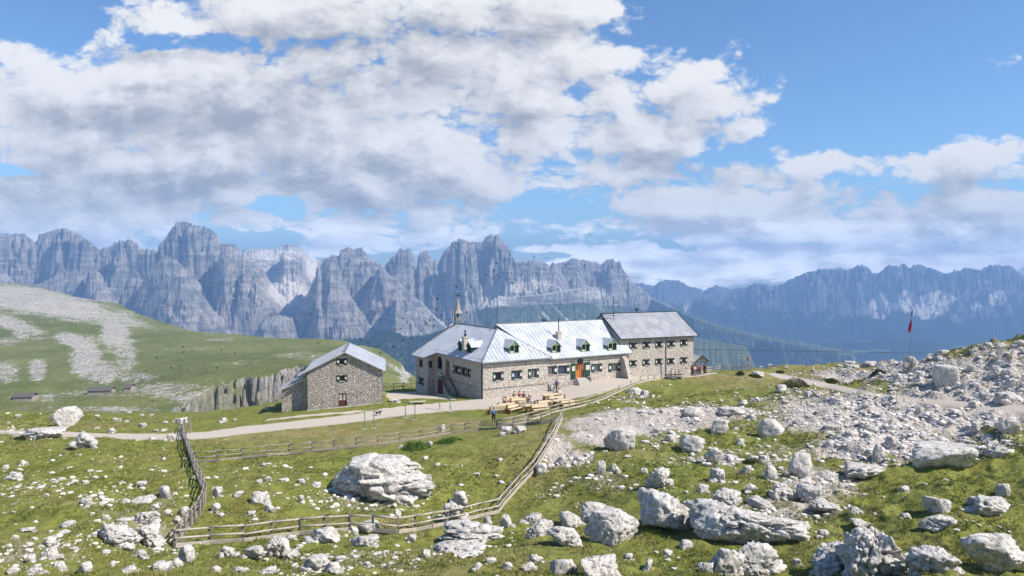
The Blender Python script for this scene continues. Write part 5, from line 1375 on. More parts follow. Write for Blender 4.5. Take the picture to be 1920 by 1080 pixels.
BIG = [
    (698, 954, 226, 90, 'huge craggy grey-white boulder with a sloping right side inside the fenced meadow', dict(skew=big_skew, crag=1.2, planes=16, seed=12, depth=.6, lo=.7)),
    (1262, 1008, 112, 80, 'rounded pale boulder split from its neighbour at the left of the front row', dict(seed=22, planes=18, crag=.7)),
    (1337, 1000, 72, 58, 'upright pale rock wedged between the two largest front boulders', dict(seed=23)),
    (1428, 1034, 236, 86, 'long low white boulder with an undercut foot, widest in the front row', dict(seed=31, skew=left_peak, planes=16, crag=1.1)),
    (1152, 1028, 108, 62, 'blocky white boulder with a flat top left of the rounded boulder', dict(seed=25, skew=flat_top)),
    (1120, 980, 62, 36, 'grey rock resting above and behind the blocky white boulder', dict(seed=26)),
    (1060, 1028, 70, 38, 'grey wedge-shaped rock left of the blocky white boulder', dict(seed=27, skew=left_peak)),
    (1012, 1008, 56, 28, 'pale broken rock between the grey wedge and the bend of the fence', dict(seed=28)),
    (1166, 848, 64, 44, 'boulder with a dark flat face at the lower edge of the scree', dict(seed=37, planes=8, crag=.5)),
    (1785, 729, 50, 44, 'squared white block with a smooth beige face on the stony slope', dict(seed=38, planes=6, crag=.25, skew=flat_top)),
    (117, 804, 56, 38, 'tall rounded white boulder standing alone beside the far left path', dict(seed=41, planes=14, crag=.6, rot=.2)),
    (66, 826, 72, 20, 'flat white slab lying beside the path below the tall rounded boulder', dict(seed=42, skew=flat_top)),
    (150, 844, 52, 30, 'heap of tilted grey slabs just below the left path', dict(seed=43, crag=1.5)),
    (883, 1028, 132, 38, 'long knobbly rock just outside the bend of the front fence', dict(seed=44, crag=1.4)),
    (858, 956, 40, 32, 'knobbly rock balanced on top of the pile behind the fence rails', dict(seed=45, crag=1.3, bury=.02)),
    (850, 984, 58, 34, 'lower rock of the pile behind the fence rails', dict(seed=46, crag=1.3)),
    (206, 1028, 84, 44, 'white arching rock ledge with grass under it near the left corner', dict(seed=47, skew=left_peak, crag=1.3)),
    (268, 1026, 68, 40, 'broad cracked white rock left of the corner post', dict(seed=48, crag=1.3)),
    (254, 987, 78, 26, 'long pale rock with a dark left end above the cracked white rock', dict(seed=49, crag=1.2)),
    (525, 1052, 64, 40, 'lumpy white rock at the right end of the heap below the front fence', dict(seed=50, crag=1.4)),
    (470, 1052, 50, 24, 'low rock in the middle of the heap below the front fence', dict(seed=51, crag=1.4)),
    (424, 1048, 42, 22, 'low grey rock at the left end of the heap below the front fence', dict(seed=52, crag=1.4)),
    (866, 1049, 122, 26, 'flat spreading white outcrop below the long knobbly rock', dict(seed=53, crag=1.2)),
    (688, 1006, 44, 26, 'smooth white humped rock leaning on the bottom rail of the front fence', dict(seed=54, crag=.6)),
    (1058, 1082, 54, 32, 'pale rounded rock at the bottom edge below the grey wedge', dict(seed=55)),
    (1130, 1084, 84, 40, 'wide white rock at the bottom edge left of the split boulders', dict(seed=56)),
    (1360, 1084, 92, 50, 'rough grey rock at the bottom edge below the long low boulder', dict(seed=57, crag=1.4)),
    (1432, 1084, 110, 62, 'jagged rock with upright fins at the bottom edge below the long low boulder', dict(seed=58, crag=1.5)),
    (1580, 1080, 116, 62, 'left shoulder of the great jagged outcrop at the bottom right', dict(seed=59, crag=1.6)),
    (1672, 1084, 150, 100, 'highest jagged rock of the great outcrop at the bottom right', dict(seed=60, crag=1.7, n=6, skew=peaked)),
    (1778, 1086, 110, 56, 'right shoulder of the great jagged outcrop at the bottom right', dict(seed=61, crag=1.6)),
    (1898, 1088, 136, 76, 'large grey boulder cut by the bottom right corner', dict(seed=62)),
    (1782, 892, 124, 50, 'broad flat-topped slab with cracks on the right slope', dict(seed=63, skew=flat_top, crag=.6)),
    (1645, 902, 108, 24, 'long low pale ledge left of the cracked slab', dict(seed=64, skew=flat_top)),
    (1508, 902, 46, 52, 'upright pointed grey rock in the middle of the right meadow', dict(seed=65, skew=peaked, planes=9)),
    (1866, 977, 92, 44, 'dark crevassed rock at the right edge above the corner boulder', dict(seed=66, crag=1.5)),
    (1768, 1000, 66, 26, 'low grey rock in the grass left of the dark crevassed rock', dict(seed=67)),
    (1768, 964, 50, 32, 'pale cleft rock in the grass on the right', dict(seed=68)),
    (1452, 820, 54, 34, 'tilted slab with a smooth grey face in the middle of the scree', dict(seed=69, planes=7, crag=.5)),
    (1303, 852, 48, 34, 'angular white rock right of the dark-faced boulder', dict(seed=70)),
    (1240, 920, 56, 38, 'two-tiered ledgy rock in the meadow below the dark-faced boulder', dict(seed=71, crag=1.5)),
    (1352, 816, 36, 28, 'pale leaning block below the white slab on the scree', dict(seed=72)),
    (1376, 784, 56, 18, 'bright white slab lying on the scree', dict(seed=73, skew=flat_top)),
    (1300, 786, 42, 20, 'bright white pointed rock high on the scree', dict(seed=74, skew=peaked)),
    (1340, 868, 36, 26, 'squat grey rock on the grass left of the pointed rock', dict(seed=75)),
    (1625, 640 + 355, 50, 20, 'flat rock ledge above the highest jagged rock', dict(seed=76)),
    (1368, 957, 66, 34, 'dark grassy-topped rock behind the two largest front boulders', dict(seed=77, crag=1.3)),
    (1480, 940, 62, 28, 'broken rock ledge below the upright pointed rock', dict(seed=78, crag=1.4)),
    (1709, 694, 30, 24, 'upright rock face at the foot of the flagpole', dict(seed=79, planes=8)),
    (1195, 741, 40, 15, 'pale shattered rock just outside the fence by the terrace', dict(seed=80, crag=1.5)),
    (1903, 822, 46, 36, 'large grey rock at the right edge beyond the flat cracked slab', dict(seed=81)),
    (948, 817, 24, 16, 'small blocky boulder touching the outside of the middle fence', dict(seed=82, planes=8)),
    (974, 814, 26, 14, 'dark rock right of the blocky boulder outside the middle fence', dict(seed=83)),
    (1017, 894, 26, 24, 'white rock close to the right side of the climbing fence', dict(seed=84)),
    (829, 811, 12, 14, 'small upright white stone behind the middle fence', dict(seed=85, skew=peaked, n=4)),
    (1600, 692, 28, 13, 'lone rock on the grassy skyline left of the flagpole', dict(seed=86)),
]
for px, py, w, h, lab, kw in BIG: boulder(px, py, w, h, lab, **kw)

MID = [  # px, base, w, h : smaller rocks, told apart only by where they lie
    (347, 1057, 36, 34), (296, 1075, 44, 18), (328, 1067, 26, 18), (84, 1030, 40, 20), (90, 1052, 40, 22), (52, 1057, 24, 13), (155, 1076, 32, 18), (107, 1070, 36, 18), (258, 1048, 36, 14),
    (258, 916, 28, 12), (306, 935, 25, 23), (252, 947, 58, 16), (152, 949, 28, 14), (120, 990, 34, 11), (45, 999, 36, 9), (154, 909, 18, 10), (39, 875, 20, 12), (18, 902, 40, 16), (98, 906, 20, 8), (110, 903, 18, 7), (132, 908, 20, 8), (8, 880, 14, 8), (24, 1012, 16, 8), (196, 975, 18, 8), (170, 1008, 20, 10),
    (341, 970, 26, 18), (329, 985, 30, 12), (288, 956, 20, 10), (310, 968, 24, 12), (84, 932, 12, 6), (170, 967, 12, 7), (22, 965, 10, 6), (62, 1012, 14, 6), (115, 1002, 26, 7), (205, 1062, 18, 8), (236, 1076, 40, 12), (20, 1078, 30, 12), (60, 1080, 40, 14), (135, 1035, 20, 8), (195, 1040, 18, 8),
    (406, 934, 28, 20), (401, 964, 22, 19), (444, 934, 21, 12), (485, 949, 40, 26), (469, 969, 22, 10), (502, 962, 25, 16), (563, 944, 12, 14), (500, 938, 10, 10), (413, 971, 20, 8), (530, 903, 22, 5), (502, 903, 16, 10), (484, 906, 14, 7), (565, 907, 18, 8), (590, 914, 22, 8),
    (660, 1004, 28, 17), (597, 1022, 74, 22), (680, 1029, 62, 20), (589, 1073, 60, 26), (620, 1079, 50, 20), (770, 1020, 22, 17), (797, 1050, 20, 17), (733, 1063, 22, 9), (545, 1012, 26, 8), (560, 1030, 18, 8), (640, 1054, 30, 10), (690, 1066, 24, 9), (450, 1075, 36, 12), (500, 1078, 40, 12), (400, 1072, 24, 9),
    (952, 990, 32, 22), (914, 987, 18, 18), (995, 984, 46, 18), (1075, 994, 52, 30), (744, 971, 16, 13), (1055, 874, 32, 18), (1033, 880, 16, 10), (918, 1060, 26, 12), (893, 1071, 22, 15), (951, 1071, 24, 16), (993, 1073, 32, 16), (1009, 1057, 36, 15), (805, 837, 12, 9), (752, 842, 12, 7), (798, 862, 10, 6), (893, 893, 14, 6), (803, 903, 12, 12),
    (1128, 890, 17, 25), (1155, 890, 28, 19), (1321, 927, 28, 18), (1450, 901, 32, 26), (1348, 907, 34, 24), (1653, 865, 30, 32), (1555, 905, 50, 18), (1889, 933, 30, 24), (1838, 951, 32, 18), (1563, 963, 64, 18), (1430, 959, 66, 20), (1527, 939, 56, 26), (1120, 976, 40, 24), (1217, 1072, 26, 22), (1882, 856, 50, 26), (1905, 758, 56, 22), (1862, 745, 38, 14),
    (1212, 746, 24, 12), (1772, 668, 34, 14), (1856, 655, 26, 15), (1880, 652, 20, 10), (1912, 651, 24, 14), (1445, 690, 14, 7), (1427, 691, 9, 4), (1830, 661, 20, 8), (1745, 676, 26, 11), (1640, 686, 30, 8), (1660, 689, 24, 8), (1625, 688, 22, 7), (1475, 691, 8, 4),
    (75, 812, 22, 6), (14, 812, 20, 6), (180, 805, 10, 5), (213, 790, 12, 6), (237, 793, 10, 5), (262, 803, 22, 9), (206, 812, 18, 9), (290, 810, 12, 5), (306, 809, 14, 4), (332, 794, 32, 10), (415, 794, 18, 10), (279, 827, 22, 8), (314, 828, 22, 13), (222, 790, 10, 5), (308, 795, 10, 5), (440, 789, 8, 4), (283, 781, 8, 4), (265, 780, 8, 4), (738, 755, 26, 5), (500, 768, 10, 5), (135, 840, 20, 10), (175, 843, 12, 6), (30, 783, 14, 5), (180, 782, 12, 4),
    (1400, 760, 26, 10), (1475, 735, 30, 12), (1520, 745, 24, 12), (1425, 705, 24, 8), (1260, 830, 24, 14), (1230, 815, 18, 12), (1390, 836, 20, 12), (1435, 868, 22, 14), (1500, 800, 26, 14), (1560, 812, 30, 16), (1600, 826, 34, 18), (1640, 815, 24, 14), (1680, 836, 30, 16), (1560, 838, 24, 12), (1410, 790, 24, 12),
    (1720, 846, 22, 12), (1745, 820, 26, 14), (1790, 800, 24, 12), (1840, 806, 30, 16), (1860, 830, 30, 16), (1700, 796, 20, 10), (1620, 780, 18, 10), (1830, 700, 26, 14), (1880, 700, 30, 14), (1730, 712, 24, 14), (1900, 725, 30, 14), (1690, 715, 24, 14), (1840, 765, 30, 12), (1460, 940, 36, 18), (1410, 925, 30, 16), (1290, 958, 30, 16), (1210, 890, 16, 12), (1400, 890, 24, 16), (1590, 920, 36, 14), (1700, 925, 30, 12), (1610, 965, 28, 12), (1700, 975, 24, 10), (1545, 1010, 30, 14), (1500, 1065, 26, 18), (1290, 1030, 28, 14), (1255, 1045, 24, 12), (1180, 1052, 22, 12)]
LM = [(697, 900, 'the huge craggy boulder'), (1262, 970, 'the rounded split boulder'), (1428, 995, 'the long low white boulder'), (1152, 1000, 'the blocky flat-topped boulder'), (1060, 1012, 'the grey wedge-shaped rock'),
      (1166, 828, 'the dark-faced boulder'), (1785, 706, 'the squared white block'), (117, 786, 'the tall left-path boulder'), (150, 830, 'the tilted left-path slabs'), (883, 1008, 'the long knobbly rock'),
      (856, 960, 'the rock pile behind the rails'), (206, 1008, 'the arching rock ledge'), (268, 1006, 'the broad cracked rock'), (500, 1040, 'the heap below the front fence'), (688, 994, 'the humped rock on the fence'),
      (1360, 1060, 'the rough bottom-edge rock'), (1672, 1040, 'the great jagged outcrop'), (1898, 1050, 'the corner boulder'), (1782, 868, 'the flat cracked slab'), (1508, 876, 'the upright pointed rock'),
      (1866, 955, 'the dark crevassed rock'), (1452, 803, 'the tilted smooth-faced slab'), (1303, 835, 'the angular white rock'), (1240, 900, 'the two-tiered ledgy rock'), (1376, 775, 'the bright slab on the scree'),
      (1645, 890, 'the long pale ledge'), (1707, 680, 'the flagpole'), (1195, 733, 'the shattered rock by the terrace'), (932, 950, 'the bend of the front fence'), (328, 1010, 'the front corner post'),
      (1768, 948, 'the pale cleft rock'), (385, 925, 'the bulge of the crooked fence'), (346, 815, 'the gate posts'), (960, 810, 'the blocky mid-fence boulders'), (640, 760, 'the stone outbuilding'), (1600, 686, 'the lone skyline rock'), (40, 870, 'the left meadow edge'), (30, 1060, 'the bottom left corner'), (1900, 745, 'the gravel trail'), (500, 940, 'the paddock grass'), (1030, 850, 'the climbing fence'), (600, 1060, 'the bottom edge')]
def words(px, py, w, h):
    size = 'broad' if w >= 44 else 'middling' if w >= 27 else 'small' if w >= 15 else 'tiny'
    sh = 'upright' if h / w > .9 else 'chunky' if h / w > .62 else 'low' if h / w > .42 else 'flat'
    dd = sorted((math.hypot(px - a, (py - b) * 2.2), a, b, n) for a, b, n in LM)[0]
    dx, dy = px - dd[1], (py - dd[2]) * 2.2
    rel = ('right of' if dx > 0 else 'left of') if abs(dx) > abs(dy) else ('in front of' if dy > 0 else 'behind')
    far_ = 'close ' if dd[0] < 55 else '' if dd[0] < 130 else 'well '
    if rel in ('in front of', 'behind') and far_ == 'close ': far_ = 'just '
    return size, sh, far_ + rel + ' ' + dd[3]
from collections import defaultdict
byl = defaultdict(list)
for r_ in MID:
    s1, s2, s3 = words(*r_); byl['%s %s pale rock %s' % (s1, s2, s3)].append(r_)
labs = {}
for la, rs_ in byl.items():
    rs_.sort()
    for i_, r_ in enumerate(rs_):
        n_ = len(rs_)
        if n_ == 1: labs[r_] = la
        else:
            od = (['left', 'right'] if n_ == 2 else ['leftmost', 'middle', 'rightmost'] if n_ == 3 else ['leftmost', 'second', 'third', 'fourth', 'fifth', 'sixth'][:n_])[i_]
            labs[r_] = la + (', %s of %d' % (od, n_))
def region(px, py):
    if py < 700 and px > 1400: return 'rocks along the skyline on the right'
    if px < 345 and py < 850: return 'rocks beside the left-hand path'
    if px < 345: return 'rocks in the meadow left of the crooked fence'
    if px < 940 and py < 975: return 'rocks inside the fenced meadow'
    if px < 1100 and py > 960: return 'rocks below the front fence'
    if py < 880: return 'rocks on the rubble slope'
    return 'rocks in the grass of the right-hand slope'
for i, (px, py, w, h) in enumerate(MID):
    boulder(px, py, w, h, labs[(px, py, w, h)], region(px, py), cat='rock', name='rock', crag=1.1 + .4 * ((i * 37) % 10) / 10, n=4 if w >= 18 else 3, bury=.40, planes=9)

# ------------------------------------------------------------------ scattered stones (uncountable) : one object
def scatter():
    rs = np.random.RandomState(5)
    N = 340000
    y = 29 + 100 * rs.rand(N) ** .9; k = rs.uniform(-.80, .82, N); x = k * y
    rub, path, dry = masks(x, y, base_h(x, y))
    nz = fbm2(x * .25, y * .25, 4, 61)
    PX, PY = project(x, y, base_h(x, y))
    calm = np.clip(1.45 - np.hypot((PX - 720) / 430, (PY - 800) / 46), 0, 1)
    left = np.clip((nz - .52) * 9, 0, 1) * (PY > 850) * .22
    dens = np.clip(rub + (nz - .5) * 1.0, 0, 1) * (rub > .05) * .5 + left * .17 + .010
    dens *= (1 - smooth(calm, 0, .3) * .93) * (1 - smooth(path, .2, .6) * .9)
    keep = (rs.rand(N) < dens) & (y < np.interp(PX, EX, EY) + 2)
    x, y, rub = x[keep], y[keep], rub[keep]
    n = len(x)
    size = .055 + .21 * rs.rand(n) ** 7.0 * (1 + .5 * rub)
    size *= np.clip(y / 60, .62, 1.0)
    z = ground_h(x, y)
    out_v, out_f = [], []; base = 0
    vars_ = [rock_co(2 if i < 6 else 1, 900 + i, 9, 1.0) for i in range(12)]
    big = size > .13
    for i in range(12):
        sel = np.nonzero((np.arange(n) % 6 == i % 6) & (big if i < 6 else ~big))[0]
        if not len(sel): continue
        p, fa = vars_[i]
        a = rs.uniform(0, 6.28, len(sel)); ca, sa = np.cos(a), np.sin(a)
        s_ = size[sel][:, None]; sc = np.stack([rs.uniform(.7, 1.3, len(sel)), rs.uniform(.7, 1.3, len(sel)), rs.uniform(.35, .8, len(sel))], 1) * s_
        q_ = p[None] * sc[:, None, :]
        X_ = q_[..., 0] * ca[:, None] - q_[..., 1] * sa[:, None] + x[sel][:, None]
        Y_ = q_[..., 0] * sa[:, None] + q_[..., 1] * ca[:, None] + y[sel][:, None]
        Z_ = q_[..., 2] + (z[sel] + sc[:, 2] * .25)[:, None]
        out_v.append(np.stack([X_, Y_, Z_], -1).reshape(-1, 3))
        out_f.append((fa[None] + (np.arange(len(sel)) * len(p))[:, None, None] + base).reshape(-1, 3)); base += len(sel) * len(p)
    def bs(q, b):
        co = q.coord('Object'); c, v = rockcol(q, co, 1.5)
        n_ = q.noise(co, 1.1, 2)
        return q.mix(q.ramp(n_, .35, .65), q.mix(.45, c, (.52, .48, .44)), q.mix(.45, c, (.78, .73, .68)))
    o = np_mesh('rubble', np.vstack(out_v), np.vstack(out_f), material('loose_limestone', bs, .95, 0, .1), False)
    tag(o, 'loose white limestone rubble strewn over the grass and slopes', 'rubble', kind='stuff')
    print('stones', n)
scatter()

# ------------------------------------------------------------------ grass tufts : one object
def tufts():
    rs = np.random.RandomState(8)
    N = 120000
    y = 28 + 72 * rs.rand(N) ** 1.25; k = rs.uniform(-.80, .82, N); x = k * y
    z0 = base_h(x, y)
    rub, path, dry = masks(x, y, z0)
    PX, PY = project(x, y, z0)
    calm = np.clip(1.45 - np.hypot((PX - 720) / 430, (PY - 800) / 46), 0, 1)
    nz = fbm2(x * .5, y * .5, 4, 71)
    dens = np.clip((nz - .36) * 4, .08, 1) * (1 - smooth(rub, .3, .7) * .93) * (1 - smooth(path, .15, .4)) * (1 - smooth(calm, 0, .5) * .55)
    keep = rs.rand(N) < dens; x, y, nz, calm = x[keep], y[keep], nz[keep], calm[keep]; n = len(x); z = ground_h(x, y)
    BL = 6
    a = rs.uniform(0, 6.28, (n, BL)); r = rs.uniform(.0, .13, (n, BL)); h = rs.uniform(.06, .19, (n, BL)) * (.6 + nz[:, None]) * (1 - .6 * calm[:, None]); w = rs.uniform(.012, .03, (n, BL)) * np.clip(y / 45, .9, 2)[:, None]
    lean = rs.uniform(.2, .9, (n, BL)) * h
    bx = x[:, None] + np.cos(a) * r; by = y[:, None] + np.sin(a) * r; a2 = a + rs.uniform(-1, 1, (n, BL))
    sx_, sy_ = -np.sin(a2) * w, np.cos(a2) * w
    zb = z[:, None] - .03
    v = np.stack([np.stack([bx - sx_, by - sy_, zb + 0 * bx], -1), np.stack([bx + sx_, by + sy_, zb + 0 * bx], -1), np.stack([bx + np.cos(a2) * lean, by + np.sin(a2) * lean, zb + h], -1)], 2).reshape(-1, 3)
    f = np.arange(len(v)).reshape(-1, 3)
    def bg(q, b):
        co = q.coord('Object'); nl = q.noise(co, .13, 5, .6, .4); nm = q.noise(co, 1.3, 4, .6); n3 = q.noise(co, 9, 3)
        c = q.mix(q.ramp(nm, .35, .65), (.105, .135, .024), (.205, .220, .048))
        c = q.mix(q.ramp(nl, .46, .62), c, (.27, .235, .09))
        return q.mix(q.ramp(n3, .55, .75, 0, .6), c, (.24, .235, .085))
    o = np_mesh('grass', v, f, material('grass_blades', bg, .8, 0, .2), False)
    tag(o, 'short alpine grass growing over the near meadow', 'grass', kind='stuff')
    print('tufts', n)
tufts()

# ------------------------------------------------------------------ low shrubs and weeds
def b_leaf(c1, c2):
    return lambda q, b: q.mix(q.ramp(q.noise(q.coord('Object'), 5, 4, .7), .35, .65), c1, c2)
M['juniper'] = material('dark_cushion_leaves', b_leaf((.030, .045, .014), (.085, .105, .030)), .85, 0, .15)
M['nettle'] = material('bright_weed_leaves', b_leaf((.055, .12, .018), (.13, .22, .035)), .8, 0, .2)
def shrub(px, py, w, h, lab, mt='juniper', seed=0, cat='shrub', name='low_shrub'):
    p = hit(px, py); d_ = p[1]; W_, H_ = w * d_ / F, h * d_ / F; rs = np.random.RandomState(seed + 70)
    n = int(3000 * min(1.6, W_ / 3)); r = rs.rand(n) ** .5; a = rs.uniform(0, 6.283, n)
    lump = .55 + .75 * fbm2(np.cos(a) * 2 * r + seed, np.sin(a) * 2 * r, 3, seed)
    x = np.cos(a) * r * W_ / 2 * (.7 + .5 * vn2(a * 1.5, a * 0 + seed, seed)); y = np.sin(a) * r * W_ * .35
    gz = ground_h(x + p[0], y + p[1]) - p[2]
    z = gz + H_ * lump * (1 - r ** 2.2) * rs.uniform(.25, 1.0, n)
    s_ = rs.uniform(.07, .17, n)
    dirs = rs.normal(size=(n, 3, 3)); dirs /= np.linalg.norm(dirs, axis=2)[..., None]; dirs[..., 2] = np.abs(dirs[..., 2]) * .6
    co = np.stack([x, y, z], -1)[:, None] + dirs * s_[:, None, None]
    o = np_mesh(name, co.reshape(-1, 3), np.arange(n * 3).reshape(-1, 3), M[mt], False); o.location = [float(c) for c in p]
    tag(o, lab, cat)
shrub(1487, 724, 66, 15, 'widest dark green cushion shrub spilling over the hollow beside the gravel trail', seed=1)
shrub(1388, 702, 18, 7, 'small dark cushion shrub just below the trail sign', seed=2)
shrub(1417, 708, 24, 7, 'dark cushion shrub right of the trail sign', seed=3)
shrub(1462, 700, 22, 6, 'dark cushion shrub on the skyline side of the wide one', seed=4)
shrub(1648, 700, 34, 9, 'dark cushion shrub among the rocks left of the flagpole', seed=5)
shrub(1560, 717, 26, 7, 'dark cushion shrub at the edge of the gravel trail', seed=6)
shrub(777, 838, 62, 13, 'bright green weeds in a clump below the middle fence', 'nettle', 7, 'weeds', 'weed_clump')
shrub(840, 829, 50, 10, 'bright green weeds reaching right along the middle fence', 'nettle', 8, 'weeds', 'weed_clump')
shrub(38, 826, 20, 9, 'small dark bush at the left end of the flat slab', seed=9)
shrub(1410, 868, 40, 8, 'dark grassy hummock shrub left of the upright pointed rock', seed=10)

# ------------------------------------------------------------------ fences
def resample(pts_, step_px=None, n=None):
    a = np.array(pts_, float); s_ = np.concatenate([[0], np.cumsum(np.hypot(*np.diff(a, axis=0).T))])
    t = np.linspace(0, s_[-1], n or max(2, int(round(s_[-1] / step_px)) + 1))
    return np.stack([np.interp(t, s_, a[:, 0]), np.interp(t, s_, a[:, 1])], 1)
def fence(posts, label, ht=1.05, rails=(.95, .5), board=True, post_m='silver', rail_m='fencepale', r=.055, pw=.13, far=False, seed=1, board_h=.26):
    rs = random.Random(seed)
    P_ = [hit(px, py, far=far) for px, py in posts]
    root = empty('wooden_fence', P_[0]); tag(root, label, 'fence')
    o = P_[0]
    P_ = [p - o for p in P_]
    for i, p in enumerate(P_):
        m_ = MB(); lx, ly = rs.uniform(-.05, .05), rs.uniform(-.05, .05)
        m_.bar((p[0], p[1], p[2] - .4), (p[0] + lx, p[1] + ly, p[2] + ht * rs.uniform(.97, 1.12)), pw, pw)
        m_.build('post', M[post_m], root)
    for i in range(len(P_) - 1):
        a, b = P_[i], P_[i + 1]
        dd = b - a; L_ = math.hypot(dd[0], dd[1])
        nx, ny = dd[1] / L_, -dd[0] / L_
        if ny > 0: nx, ny = -nx, -ny
        off = pw / 2 + r * .8
        m_ = MB()
        for hgt in rails:
            j1, j2 = rs.uniform(-.04, .04), rs.uniform(-.04, .04)
            m_.bar((a[0] + nx * off - dd[0] * .015, a[1] + ny * off - dd[1] * .015, a[2] + hgt * ht + j1), (b[0] + nx * off + dd[0] * .015, b[1] + ny * off + dd[1] * .015, b[2] + hgt * ht + j2), r * rs.uniform(.9, 1.15), n=7, w2=r * rs.uniform(.8, 1.0))
        m_.build('rail', M[rail_m], root, True)
        if board:
            m_ = MB(); z_ = board_h * .62
            m_.bar((a[0] + nx * off, a[1] + ny * off, a[2] + z_), (b[0] + nx * off, b[1] + ny * off, b[2] + z_), .06, board_h)
            m_.build('kickboard', M[rail_m], root)
    return root
fA = [(328, 1026), (392, 1021), (456, 1016), (509, 1009), (561, 1003), (608, 999), (655, 996), (700, 997), (745, 1001), (778, 996), (809, 990), (840, 984), (868, 978), (900, 970), (932, 963)]
fence(fA, 'weathered two-rail fence with a wide bottom board running across the front', 1.12, r=.065, seed=3)
fL = [(932, 963), (943, 948), (957, 932), (971, 915), (987, 899), (1001, 884), (1013, 865), (1024, 846), (1034, 829), (1042, 811), (1048, 798), (1053, 787)]
fence(fL, 'fence climbing the slope from the bend of the front fence towards the benches', 1.12, r=.06, seed=4)
fB = [(365, 868), (407, 865), (452, 860), (500, 855), (542, 852), (585, 847), (626, 843), (668, 838), (708, 834), (749, 828), (787, 823), (819, 817), (845, 813), (871, 810), (902, 806), (931, 805)]
fence(fB, 'long grey two-rail fence across the middle meadow left of the man in blue', 1.0, rail_m='silver', r=.05, pw=.12, seed=5, board_h=.2)
fM = [(931, 805), (962, 801), (990, 797), (1014, 795), (1034, 792), (1053, 787)]
fence(fM, 'short shaded fence section joining the man in blue to the climbing fence', 1.0, rail_m='silver', r=.05, pw=.12, seed=6, board_h=.3)
fT = [(933, 803), (962, 798), (990, 791), (1010, 784), (1030, 777), (1048, 772), (1067, 768), (1090, 763), (1110, 757), (1134, 748), (1160, 736), (1183, 725), (1200, 718), (1215, 715.5), (1226, 714), (1240, 711), (1256, 709), (1275, 706.5), (1300, 704)]
fence(fT, 'pale fence curving past the benches up to the terrace', 1.0, r=.055, pw=.11, seed=7, board_h=.24)
fR = [(1300, 704), (1318, 701), (1334, 699), (1353, 697), (1373, 696), (1390, 696), (1408, 695)]
fence(fR, 'pale fence on the skyline right of the stone wing', 1.05, r=.06, pw=.11, board=False, seed=8, rails=(.98, .62, .28))
fC = [(347, 803), (343, 815), (349, 830), (354, 845), (359, 860), (364, 875), (369, 890), (376, 905), (383, 920), (385, 932), (384, 945), (380, 957), (374, 968), (366, 979), (358, 990), (348, 1003), (338, 1014), (328, 1026)]
fence(fC, 'crooked weathered fence seen end-on snaking down the left meadow', 1.12, r=.055, pw=.12, rail_m='silver', seed=9, rails=(.98, .66, .34), board_h=.2)
fD = [(720, 731), (738, 731), (756, 730), (772, 728), (779, 727)]
fence(fD, 'short dark fence between the outbuilding and the refuge', 1.1, r=.06, pw=.12, board=False, far=False, seed=10, rail_m='silver')
gp = []
for px, py in [(337, 818), (357, 812)]:
    p = hit(px, py); m_ = MB(); m_.bar((p[0], p[1], p[2] - .3), (p[0], p[1], p[2] + 1.7), .14, .14); m_.bar((p[0] - .12, p[1], p[2] + 1.3), (p[0] + .12, p[1], p[2] + 1.3), .05, .1)
    tag(m_.build('gate_post', M['silver']), 'grey gate post on the %s side of the left path opening' % ('outer' if px < 345 else 'inner'), 'post')

# ------------------------------------------------------------------ picnic tables and benches
def table(px, py, rz, lab, w=2.5):
    p = hit(px, py); r_ = empty('picnic_table', p, rz); tag(r_, lab, 'table', 'timber tables on the grass before the refuge')
    m_ = MB(); m_.box(-w / 2, w / 2, -.45, .45, .70, .80); m_.build('tabletop', M['bench'], r_)
    for s_ in (-1, 1):
        m_ = MB(); m_.box(s_ * (w / 2 - .35) - .09, s_ * (w / 2 - .35) + .09, -.36, .36, -.15, .70); m_.build('leg', M['benchend'], r_)
    m_ = MB(); m_.box(-w / 2 + .3, w / 2 - .3, -.05, .05, .30, .42); m_.build('stretcher', M['benchend'], r_)
def bench(px, py, rz, lab, w=2.5):
    p = hit(px, py); r_ = empty('timber_bench', p, rz); tag(r_, lab, 'bench', 'timber benches on the grass before the refuge')
    m_ = MB(); m_.box(-w / 2, w / 2, -.22, .22, .40, .48); m_.build('seat', M['bench'], r_)
    m_ = MB(); m_.prism([(-w / 2, .27, .62), (w / 2, .27, .62), (w / 2, .34, .86), (-w / 2, .34, .86)], (0, .06, 0)); m_.build('backrest', M['bench'], r_)
    for s_ in (-1, 1):
        m_ = MB(); m_.prism([(s_ * (w / 2 - .12), -.26, -.15), (s_ * (w / 2 - .12), .34, -.15), (s_ * (w / 2 - .12), .46, 1.0), (s_ * (w / 2 - .12), .26, 1.0), (s_ * (w / 2 - .12), .20, .52), (s_ * (w / 2 - .12), -.26, .52)], (s_ * .13, 0, 0)); m_.build('bench_end', M['benchend'], r_)
rz0 = math.radians(22)
for px, py, dz, lab in [(941, 771, 0, 'timber table nearest the man in blue'), (958, 757, .05, 'timber table behind the one nearest the man in blue'), (1001, 771, -.05, 'timber table in the middle close to the curved fence'),
                        (1032, 750, .05, 'timber table farthest back beside the gravel terrace'), (1052, 761, .1, 'timber table at the right end of the seating')]:
    table(px, py, rz0 + dz, lab)
for px, py, dz, lab in [(933, 775, math.pi + .1, 'timber bench on the near side of the table by the man in blue'), (953, 769, 0, 'timber bench behind the table by the man in blue'), (966, 773, .5, 'timber bench end-on right of the table by the man in blue'),
                        (975, 760, .1, 'timber bench in the middle of the back row'), (1015, 774, 0, 'timber bench right of the middle table'), (1026, 764, .05, 'timber bench between the middle and right tables'), (1046, 756, .05, 'timber bench behind the right end table'), (1068, 765, .2, 'timber bench farthest right beside the fence'), (985, 766, math.pi, 'timber bench left of the middle table')]:
    bench(px, py, rz0 + dz, lab)
